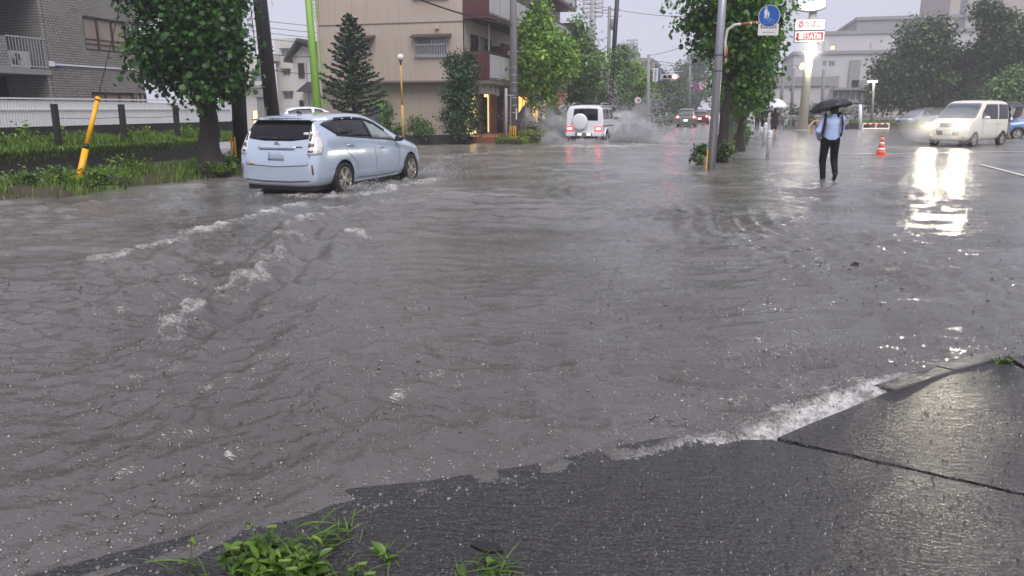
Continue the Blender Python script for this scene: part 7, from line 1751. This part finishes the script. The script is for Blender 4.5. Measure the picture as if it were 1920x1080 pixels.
# lot lamp
q = gp(1634, 236); q = Vector((q.x * .98, q.y * .98, 0)); tp = at(1639, 152, Y=q.y); t, d = upole('slim car park lamp post with a lit head beside the round tree', (q.x, q.y, 0), tp, .12, .08, 'greywall2', name='street_lamp', cat='lamp'); m = MB(); m.b2(d + Vector((-.55, -.2, -.02)), d + Vector((.3, .2, .12))); m.build('lamp_head', 'greywall2', t); m = MB(); m.b2(d + Vector((-.5, -.18, -.10)), d + Vector((.22, .18, -.02))); m.build('lamp_glass', 'streetlit', t)
q = at(1707, 198, Y=92); t = thing('street_lamp', 'small amber lamp glowing under the round tree', 'lamp', (q.x, q.y, 0)); m = MB(); m.tube([(0, 0, 0), (0, 0, q.z)], .08, 8); m.build('post', 'greywall2', t); m = MB(); m.sphere((0, 0, q.z), .28, 10, 6); m.build('globe', 'amberlamp', t, True)
q = gp(1613, 242); q2 = at(1613, 196, Y=q.y); t, _ = upole('plain white post right of the walking man', (q.x, q.y, 0), (q2.x, q2.y, q2.z), .12, .12, 'bollard', name='white_post', cat='post')
# lawn behind the forecourt
lz = .25; m = MB(); m.add([(9, 64, -.1), (9, 65, lz), (60, 72, lz), (60, 71, -.1), (9, 140, lz), (60, 140, lz)], [(0, 3, 2, 1), (1, 2, 5, 4)]); tag(m.build('ground_lawn', 'soil'), 'lawn behind the store forecourt', kind='structure')
rng = np.random.default_rng(77); n = 9000; x = 9.2 + 22 * rng.random(n); y = 65 + (x - 9) * .14 + 14 * rng.random(n) ** 2; G = blades(rng, np.stack([x, y, np.full(n, lz - .02)], 1), .12 + .2 * rng.random(n), .03 + .02 * rng.random(n)); o = leaf_obj('grass', [G], 'grass', None); tag(o, 'rough lawn under the round tree at the far right', 'grass', kind='stuff')
m = MB(); m.b2((7.5, 63.6, -.1), (11.2, 64.1, .42)); tag(m.build('low_wall', 'darkconc', None, False, .02), 'low dark wall behind the right hand bicycles', 'wall')
# trees on the right
def bigtree(label, p, blobs, seed, mat='leafE', clumps=330, size=.36, tr=.3, th=3, spread=.5):
    return tree('park_tree', label, p, th, tr, blobs, clumps, 26, size, 'kite', mat, seed, 'park trees behind the forecourt', spread, .45, 'barkl', (0, 0), .2)
def cpx(px_, py_, Y_, r_px, rz_px=None):
    c = at(px_, py_, Y=Y_); s = (at(px_ + 10, py_, Y=Y_) - c).length / 10; return c, r_px * s, (rz_px or r_px) * s
def treepx(label, Y_, basepx, bl, seed, **kw):
    B_ = at(basepx, 228, Y=Y_); out = []
    for (a, b_, r_, rz) in bl: c, r1, r2 = cpx(a, b_, Y_, r_, rz); out.append((c.x - B_.x, 0, c.z, r1, r1 * .8, r2))
    return bigtree(label, (B_.x, B_.y, 0), out, seed, th=out[0][2] * .7, **kw)
treepx('large round-topped tree behind the walking man and cone', 82, 1722, [(1735, 130, 62, 55), (1735, 75, 52, 42), (1680, 140, 45, 42), (1795, 130, 45, 50), (1655, 180, 32, 30), (1720, 190, 50, 30), (1780, 185, 45, 30)], 201, clumps=850, size=.4)
treepx('spindly open-crowned tree rising above the right hand trees', 80, 1862, [(1862, 50, 20, 22), (1850, 20, 22, 24), (1880, 35, 25, 18), (1855, 90, 26, 26), (1868, 130, 26, 26)], 202, clumps=260, size=.36, tr=.2, spread=.45)
treepx('dense tree at the right photo edge above the blue car', 78, 1905, [(1905, 100, 40, 48), (1890, 150, 36, 36), (1935, 80, 40, 50)], 203, clumps=520, size=.38)
treepx('low bright tree just above the cream van roof', 66, 1885, [(1890, 165, 30, 22), (1910, 150, 24, 26), (1870, 180, 24, 15), (1915, 185, 20, 14)], 204, mat='leafC', clumps=240, size=.28, tr=.14, spread=.35)
treepx('dim tree filling the gap between round tree and van roof', 92, 1820, [(1820, 150, 36, 50), (1825, 195, 36, 22)], 205, clumps=420, size=.42)
bush('far_shrub', 'dark green shrubs behind the bicycles left of the man', at(1478, 222, Y=80) * Vector((1, 1, 0)) if False else (at(1478, 222, Y=80).x, 80, 0), [(0, 0, .9, 1.6, .8, .9), (2.6, 0, 1.0, 1.4, .8, 1.0), (5.0, 0, .8, 1.4, .8, .9)], 180, 16, .25, 'leafE', 49, spread=.25)
# far buildings at the right
t = thing('sports_hall', 'huge hazy grey stepped hall behind the store sign', 'building', (10, 130, 0)); T = t; Yb = 130
def blockpx(nm, pl, pr, pt, dy, mat, holes=()):
    a, c = at(pl, pt, Y=Yb + dy), at(pr, pt, Y=Yb + dy); z = a.z; hl = []
    for (h0, h1, v0, v1) in holes: p0, p1 = at(h0, v1, Y=Yb + dy), at(h1, v0, Y=Yb + dy); hl.append((p0.x - a.x, p1.x - a.x, p0.z + .5, p1.z + .5))
    wall_open(T, nm, mat, (a.x - 10, dy, -.5), (1, 0, 0), (0, -1, 0), c.x - a.x, z + .5, hl, .3)
    for h0, h1, v0, v1 in hl: window(T, (a.x - 10 + h0, dy, v0 - .5), (1, 0, 0), (0, -1, 0), h1 - h0, v1 - v0, 2, 'alu', 'litglass' if (nm == 'middle_tier' and h0 < 1.5) else 'glassg', .15, .12)
    m = MB(); m.b2((a.x - 10, dy + .5, -.5), (c.x - 10, dy + 25, z)); m.build(nm + '_mass', mat, T); m = MB(); m.b2((a.x - 10.2, dy - .25, z - .02), (c.x - 9.8, dy + 25, z + .5)); m.build('parapet', 'greywall2', T); return a.x - 10, c.x - 10, z
blockpx('lower_tier', 1489, 1800, 103, 0, 'greywall', [(1541, 1550, 114, 125), (1553, 1566, 114, 125)])
blockpx('middle_tier', 1548, 1830, 65, 6, 'greywall', [(1556, 1567, 84, 94), (1630, 1634, 81, 92)])
blockpx('upper_tier', 1608, 1800, 38, 12, 'greywall2')
for (pl, pr, pt, pb) in ((1590, 1615, 112, 165), (1562, 1574, 142, 162), (1596, 1624, 150, 164)):
    a, c = at(pl, pb, Y=Yb - .4), at(pr, pt, Y=Yb - .4); m = MB(); m.b2((a.x - 10, -.35, a.z), (c.x - 10, -.05, c.z)); m.build('wall_panel', 'greywall2', T)
t2_ = thing('low_annex', 'long low hazy annex with window rows behind the bicycles', 'building', (4, 112, 0)); Yb = 112; a, c = at(1430, 145, Y=112), at(1562, 145, Y=112)
wall_open(t2_, 'wall', 'greywall', (a.x - 4, 0, -.5), (1, 0, 0), (0, -1, 0), c.x - a.x, c.z + .5, [], .2); m = MB(); m.b2((a.x - 4.2, -.3, c.z - 1.1), (c.x - 3.8, 15, c.z + .1)); m.build('roof_band', 'greywall2', t2_); m = MB(); m.b2((a.x - 4, .4, -.5), (c.x - 4, 14, c.z - .1)); m.build('mass', 'greywall', t2_)
a2, c2 = at(1562, 164, Y=110), at(1640, 164, Y=110); t3_ = thing('stair_block', 'hazy block with stacked galleries behind the umbrella', 'building', (a2.x, 110, 0)); W_ = c2.x - a2.x
for k in range(4):
    z = c2.z - 1.6 * k; m = MB(); m.b2((0, -.8, z - .3), (W_, 0, z)); m.build('gallery_slab', 'greywall2', t3_)
    for j in range(7): m = MB(); m.b2((W_ * j / 7 + .1, -.05, z - 1.5), (W_ * j / 7 + .65, .0, z - .45)); m.build('window', 'glassg', t3_)
m = MB(); m.b2((0, .05, -.5), (W_, 10, c2.z)); m.build('mass', 'greywall', t3_)
t4_ = thing('beige_tower', 'beige high building at the top right photo corner', 'building', (36, 140, 0)); a, c = at(1780, 20, Y=140), at(1990, 20, Y=140); W_ = c.x - a.x
wall_open(t4_, 'wall', 'farbeige', (a.x - 36, 0, -.5), (1, 0, 0), (0, -1, 0), W_, 27, [(1.4 + 5 * k, 2.6 + 5 * k, 14, 25) for k in range(4)], .3)
for k in range(4): window(t4_, (a.x - 36 + 1.4 + 5 * k, 0, 13.5), (1, 0, 0), (0, -1, 0), 1.2, 11, 1, 'alu', 'glassg', .15, .1)
m = MB(); m.b2((a.x - 36, .5, -.5), (c.x - 36, 20, 26.4)); m.build('mass', 'farbeige', t4_); m = MB(); m.b2((a.x - 36.1, -.2, 15.7), (c.x - 36, 0, 16.2)); m.build('band', 'greywall2', t4_)
fn = thing('mesh_fence', 'pale upright bar fence behind the lawn and round tree', 'fence', (0, 0, 0)); a, c = at(1560, 220, Y=98), at(1760, 220, Y=98); me = MB().box((0, 0, .9), (.07, .05, 1.8)).mesh('bar'); me.materials.append(MT['greywall'])
for k in range(60): link('bar', me, fn, (a.x + (c.x - a.x) * k / 59, 98, .2))
m = MB(); m.b2((a.x, 97.95, 1.7), (c.x, 98.05, 1.8)); m.build('rail', 'greywall', fn)
# painted line on the forecourt (just breaking the water film)
p0, p1 = gp(1838, 309), gp(1960, 341); d = (p1 - p0).normalized(); s_ = Vector((-d.y, d.x, 0)) * .055; m = MB(); m.add([p0 + s_ + Vector((0, 0, .018)), p0 - s_ + Vector((0, 0, .018)), p1 - s_ + Vector((0, 0, .018)), p1 + s_ + Vector((0, 0, .018))], [(0, 1, 2, 3)]); m.b2((p0.x - .2, p0.y - .05, -.1), (p0.x - .15, p0.y, -.05)); tag(m.build('road_marking', 'reflwhite'), 'thin white parking line at the right photo edge', kind='structure')
p0, p1 = gp(1560, 290), gp(1925, 285); d = (p1 - p0).normalized(); s_ = Vector((-d.y, d.x, 0)) * .06; m = MB(); m.add([p0 + s_ + Vector((0, 0, .018)), p0 - s_ + Vector((0, 0, .018)), p1 - s_ + Vector((0, 0, .018)), p1 + s_ + Vector((0, 0, .018))], [(0, 1, 2, 3)]); tag(m.build('road_marking', 'reflwhite'), 'faint white line across the forecourt below the van', kind='structure')
# debris floating
p = gp(1605, 500); t = thing('floating_debris', 'small dark scrap sticking out of the water', 'debris', (p.x, p.y, 0), .3); m = MB(); m.prism([(-.07, -.02), (.08, -.02), (.03, .035), (-.01, .05), (-.04, .02)], -.03, .03, lambda u, v, dd: (u, dd * (1 - v * 8), v)); m.build('scrap', 'twig', t); m = MB(); m.prism([(.0, .01), (.09, -.015), (.02, .04)], -.035, -.03, lambda u, v, dd: (u, dd, v)); m.build('flap', 'cover', t)
p = gp(1885, 675, .05); t = thing('kerb_weed', 'dark mossy tuft growing at the kerb corner in the foreground', 'plant', (p.x, p.y, .03)); rg = np.random.default_rng(6); n = 60; G = blades(rg, rg.normal(size=(n, 3)) * (.03, .012, 0), .015 + .035 * rg.random(n), .003 + .003 * rg.random(n), 1.2); leaf_obj('tuft', [G], 'bush', t)
p = gp(915, 1026, .06); m = MB(); m.prism([(-.06, -.01), (.0, -.03), (.06, -.015), (.035, .02), (-.02, .035)], 0, .008, lambda u, v, dd: (u + p.x, v + p.y, dd + zsl(p.x, p.y) + .003 + .06 * abs(u))); tag(m.build('wet_leaf', 'twig'), 'dark wet leaf lying on the asphalt apron', 'leaf')

# ------------------------------------------------------------------ spray thrown by the cars: countless droplets
def spray(fans, seed):
    r = np.random.default_rng(seed); Vs = []; Fs = []; off = 0
    for (o_, dirs, n, v0, size, flat) in fans:
        o_ = np.array(o_); d = np.array(dirs, float)
        J = 46; jd = d[None] + r.normal(size=(J, 3)) * np.array(flat); js = v0 * (.35 + .75 * r.random(J)); j = r.integers(0, J, n)
        t = r.random(n) ** .8; sp_ = js[j] * (.8 + .3 * r.random(n)); dd = jd[j] + r.normal(size=(n, 3)) * .07
        P = o_ + dd * (sp_ * t)[:, None] + np.array([0, 0, -4.9])[None] * ((t * .5) ** 2)[:, None] * (v0 / 2.2)
        P += r.normal(size=(n, 3)) * .022 * v0
        P = P[P[:, 2] > -.02]; m_ = len(P); s = size * (.35 + 1.3 * r.random(m_) ** 2.5)
        a = r.normal(size=(m_, 3, 3)); a /= np.linalg.norm(a, axis=2, keepdims=True)
        V = np.concatenate([P[:, None] + a * s[:, None, None], P[:, None] - a.mean(1, keepdims=True) * s[:, None, None] * 1.5], 1)
        Vs.append(V.reshape(-1, 3)); Fs.append(((np.arange(m_) * 4)[:, None, None] + np.array([(0, 1, 2), (0, 3, 1), (1, 3, 2), (2, 3, 0)])[None]).reshape(-1, 3) + off); off += m_ * 4
    return np.concatenate(Vs), np.concatenate(Fs)
MT['spray'] = leafmat('spray_water', lin(222, 222, 226), lin(240, 240, 243), .3, .45)
sx, sy = -5.93, 35.1
V, F = spray([((sx - .95, sy + .3, .05), (-.9, .15, 1.25), 28900, 2.0, .021, (.30, .35, .30)), ((sx - .9, sy - .2, .02), (-1.0, -.1, .55), 18700, 1.9, .022, (.35, .35, .2)), ((sx - 1.0, sy + 2.9, .1), (-.8, .1, 1.3), 13600, 2.0, .022, (.35, .35, .3)),
              ((sx + .95, sy + 2.8, .1), (.75, .1, 1.5), 28900, 2.2, .022, (.4, .35, .35)), ((sx + .95, sy + 1.2, .03), (1.0, -.05, .8), 32300, 2.5, .022, (.35, .45, .28)), ((sx + 1.1, sy + .2, .02), (1.1, -.1, .5), 20400, 2.6, .022, (.3, .4, .18)), ((sx, sy - 1.0, .0), (0, -.5, .5), 15300, .9, .016, (1.1, .5, .2))], 1)
o = link('spray', fastmesh('spray', V, F, 'spray', False, {"tint": np.random.default_rng(1).random(len(V))})); tag(o, 'tall white spray flung up by the off-road car', 'spray', kind='stuff')
mist = [('e', (sx - 1.4, sy + .6, .3), (.9, 1.3, .62)), ('e', (sx - 1.7, sy + .9, .75), (.75, 1.1, .5)), ('e', (sx - 2.1, sy - .2, .1), (.9, 1.2, .22)), ('e', (sx + 1.5, sy + 2.2, .5), (.95, 1.4, .95)), ('e', (sx + 2.1, sy + 1.2, .35), (1.2, 1.5, .75)), ('e', (sx + 3.0, sy + .6, .12), (1.1, 1.2, .3)), ('e', (sx + 1.1, sy + 2.6, .9), (.5, .9, .55)), ('e', (sx, sy - 1.1, .05), (1.2, .7, .2)), ('e', (sx - 1.2, sy + 2.9, .6), (.6, .9, .7))]
Vm, Fm = sdf_mesh(mist, .09, .25); mo = link('spray_or_glow_mist', fastmesh('spray_or_glow_mist', Vm, Fm, 'white')); tag(mo, 'white mist of fine spray hanging round the off-road car', 'spray', kind='stuff')
mm_ = bpy.data.materials.new('spray_or_glow_mist'); mm_.use_nodes = True; n_ = mm_.node_tree.nodes; n_.clear(); ho = n_.new('ShaderNodeOutputMaterial'); pv = n_.new('ShaderNodeVolumePrincipled'); pv.inputs['Color'].default_value = (.998, .998, .999, 1); pv.inputs['Density'].default_value = 1.1
tcn = n_.new('ShaderNodeTexCoord'); nz_ = n_.new('ShaderNodeTexNoise'); nz_.inputs['Scale'].default_value = 3.6; nz_.inputs['Detail'].default_value = 6; nz_.inputs['Roughness'].default_value = .65; mm_.node_tree.links.new(tcn.outputs['Object'], nz_.inputs['Vector'])
mr_ = n_.new('ShaderNodeMapRange'); mr_.inputs[1].default_value = .47; mr_.inputs[2].default_value = .70; mr_.inputs[3].default_value = .0; mr_.inputs[4].default_value = 1.9; mm_.node_tree.links.new(nz_.outputs['Fac'], mr_.inputs[0]); mm_.node_tree.links.new(mr_.outputs[0], pv.inputs['Density'])
mm_.node_tree.links.new(pv.outputs[0], ho.inputs['Volume']); mo.data.materials.clear(); mo.data.materials.append(mm_)
vm_ = Matrix.Translation(van.t.location) @ Matrix.Rotation(van.t.rotation_euler.z, 4, 'Z')
hl_ = [np.array(vm_ @ Vector((.54 * 1.14 * q, 3.15 * 1.12 + .35, .84 * 1.08))) for q in (-1, 1)]
Vm, Fm = sdf_mesh([('e', h, (1.15, 1.0, .75)) for h in hl_], .12, .3); mo2 = link('spray_or_glow_mist', fastmesh('spray_or_glow_mist', Vm, Fm, 'white', True)); tag(mo2, 'added mist volume giving the headlamps of the cream van their glare', 'mist', kind='stuff')
Vm, Fm = sdf_mesh([('e', np.array(fl) + (0, -.35, -.05), (1.05, .8, .85))], .12, .3); mo3 = link('spray_or_glow_mist', fastmesh('spray_or_glow_mist', Vm, Fm, 'white', True)); tag(mo3, 'added mist volume giving the flood lamp on the cream pole its halo', 'mist', kind='stuff')
mq = bpy.data.materials.new('glow_mist'); mq.use_nodes = True; n_ = mq.node_tree.nodes; n_.clear(); ho = n_.new('ShaderNodeOutputMaterial'); pv = n_.new('ShaderNodeVolumePrincipled'); pv.inputs['Color'].default_value = (.98, .98, .99, 1); pv.inputs['Density'].default_value = .14; mq.node_tree.links.new(pv.outputs[0], ho.inputs['Volume'])
for q in (mo2, mo3): q.data.materials.clear(); q.data.materials.append(mq)  # mist volumes added only to make the headlamps and flood lamp glow
def cw(x_, y_): a = R(-4); return (-7.70 + x_ * math.cos(a) - y_ * math.sin(a), 12.95 + x_ * math.sin(a) + y_ * math.cos(a))
fans = []
for (x_, y_), n, v0, dr in (((.92, 3.0), 9000, .9, (1.0, .5, .55)), ((.92, .05), 6000, .68, (.9, .5, .42)), ((.95, 1.0), 1500, .55, (1, .2, .22)), ((.9, -.5), 900, .5, (.6, -.7, .25)), ((-.2, -1.1), 1000, .5, (0, -1, .2)), ((.95, 2.2), 1200, .5, (1, .1, .25)), ((-.9, 3.0), 800, .6, (-1, .3, .5))):
    q = cw(x_, y_); fans.append(((q[0], q[1], .03), dr, n, v0, .0095, (.30, .40, .22)))
V, F = spray(fans, 2); o = link('spray', fastmesh('spray', V, F, 'spray', False, {"tint": np.random.default_rng(2).random(len(V))})); tag(o, 'white splashes at the wheels of the ice blue car', 'spray', kind='stuff')
fans = []
for k in range(26):
    u = k / 25; x_ = -.25 + 1.35 * u; i_ = np.interp(x_, [a[0] for a in SHORE], [a[1] for a in SHORE]); fans.append(((x_ - .05, i_ + .06, .015), (.1, -.1, .6), int(60 + 120 * math.exp(-((x_ - .45) / .5) ** 2)), .09, .0032, (.7, .7, .35)))
V, F = spray(fans, 3); o = link('foam', fastmesh('foam', V, F, 'spray', False, {"tint": np.random.default_rng(3).random(len(V))})); tag(o, 'foam droplets where the flood breaks on the foreground kerb', 'foam', kind='stuff')

# ------------------------------------------------------------------ foreground weeds, leaf by leaf
def leaf_mesh(L, W_, fold=.2, droop=.25, n=6):
    V = []; F = []
    for i in range(n + 1):
        u = i / n; w = W_ * (math.sin(math.pi * min(1, u * .96 + .03)) ** .75) * (1 - .35 * u); z = -droop * L * u * u
        V += [(-w / 2, u * L, z + fold * w), (0, u * L, z), (w / 2, u * L, z + fold * w)]
    for i in range(n): F += [(3 * i, 3 * i + 1, 3 * i + 4, 3 * i + 3), (3 * i + 1, 3 * i + 2, 3 * i + 5, 3 * i + 4)]
    me = bpy.data.meshes.new('leaf'); me.from_pydata(V, [], F); me.shade_smooth(); return me
rw = random.Random(12)
def tinted(me, tint):
    a = me.attributes.new('tint', 'FLOAT', 'POINT'); a.data.foreach_set('value', [tint] * len(me.vertices)); me.materials.append(MT['weed']); return me
LM = [tinted(leaf_mesh(.058, .031, .25, .3), t_) for t_ in (.1, .35, .6, .85)] + [tinted(leaf_mesh(.042, .022, .25, .2), t_) for t_ in (.2, .5, .8)]
GM = [tinted(leaf_mesh(.11, .008, .3, .55, 8), t_) for t_ in (.3, .6, .95)]
def weed(label, c, n, rad, h, blades_=0, seedheads=0, tilt=1.0):
    t = thing('weed_plant', label, 'plant', c); m = MB(); k = 0
    while k < n:
        a = rw.random() * 6.283; r_ = rad * math.sqrt(rw.random()); e = Vector((r_ * math.cos(a), r_ * math.sin(a) * .8, h * (.35 + .75 * rw.random()) * (1 - .45 * (r_ / rad) ** 2)))
        s = Vector((e.x * .5, e.y * .5, -.01)); mid = (s + e) / 2 + Vector((e.x * .1, e.y * .1, .02)); m.tube([s, mid, e], [.003, .0025, .0015], 4)
        for j in range(rw.randint(4, 6)):
            u = .35 + .65 * (j / 5); p = s.lerp(mid, u * 2) if u < .5 else mid.lerp(e, u * 2 - 1); o = link('leaf', rw.choice(LM), t, p); o.rotation_euler = (rw.uniform(-.2, .75), rw.uniform(-.45, .45), rw.random() * 6.283); sc = rw.uniform(.65, 1.15); o.scale = (sc, sc, sc); k += 1
            if k >= n: break
    for j in range(blades_):
        o = link('grass_blade', rw.choice(GM), t, (rw.gauss(0, rad * .55), rw.gauss(0, rad * .5), 0)); o.rotation_euler = (rw.uniform(.3, 1.25), rw.uniform(-.3, .3), rw.random() * 6.283); sc = rw.uniform(.6, 1.3); o.scale = (sc, sc, sc)
    for j in range(seedheads):
        p = Vector((rw.gauss(0, rad * .5), rw.gauss(0, rad * .4), 0)); q = p + Vector((rw.uniform(-.06, .08), rw.uniform(-.05, .03), h * rw.uniform(.9, 1.25))); m.tube([p, (p + q) / 2 + Vector((0, 0, .02)), q], .002, 4); e = q + Vector((rw.uniform(-.035, .035), 0, .0)); mm = MB(); mm.tube([q, q + Vector((.008, 0, .02)), e + Vector((0, 0, .012)), e + Vector((.01, 0, -.012))], [.003, .0065, .006, .002], 7); mm.build('seed_head', 'hedgestalk', t, True)
    if m.v: m.build('stem', 'stem', t)
    return t
MT['hedgestalk'] = M('seed_head_green', lin(136, 160, 74), .7, var=.2, scale=60, bump=.8, bscale=200)
def wp(px_, py_): p = gp(px_, py_, .03); return (p.x, p.y, max(.0, zsl(p.x, p.y)) - .003)
weed('bushy broad-leaved weed with seed heads in the bottom foreground', wp(490, 1070), 290, .135, .11, 24, 5)
weed('second leafy weed tuft joined to the bushy foreground weed', wp(560, 1088), 110, .10, .09, 16, 4)
weed('flattened pale grass tuft right of the bushy foreground weed', wp(610, 1020), 8, .13, .05, 55, 0)
weed('small sprouting weed alone on the asphalt apron', wp(722, 1062), 10, .03, .045, 5, 0)
weed('grass tuft at the bottom edge right of the bushy weed', wp(655, 1100), 4, .06, .06, 10, 2)
weed('low grass tuft at the bottom photo edge in the middle', wp(905, 1092), 10, .10, .05, 34, 0)
weed('thin bare grass stalks left of the bushy foreground weed', wp(355, 1072), 0, .04, .12, 10, 1)

# ------------------------------------------------------------------ rain haze
m = MB(); m.b2((-160, -12, -2.4), (160, 230, 32)); hz = m.build('haze', 'white'); tag(hz, 'grey rain haze filling the air', 'haze', kind='stuff')
hm = bpy.data.materials.new('rain_haze'); hm.use_nodes = True; hn = hm.node_tree.nodes; hn.clear(); ho = hn.new('ShaderNodeOutputMaterial'); pv = hn.new('ShaderNodeVolumePrincipled'); pv.inputs['Color'].default_value = (.93, .93, .97, 1); pv.inputs['Density'].default_value = .0014; pv.inputs['Anisotropy'].default_value = .0
hm.node_tree.links.new(pv.outputs[0], ho.inputs['Volume']); hz.data.materials.clear(); hz.data.materials.append(hm)
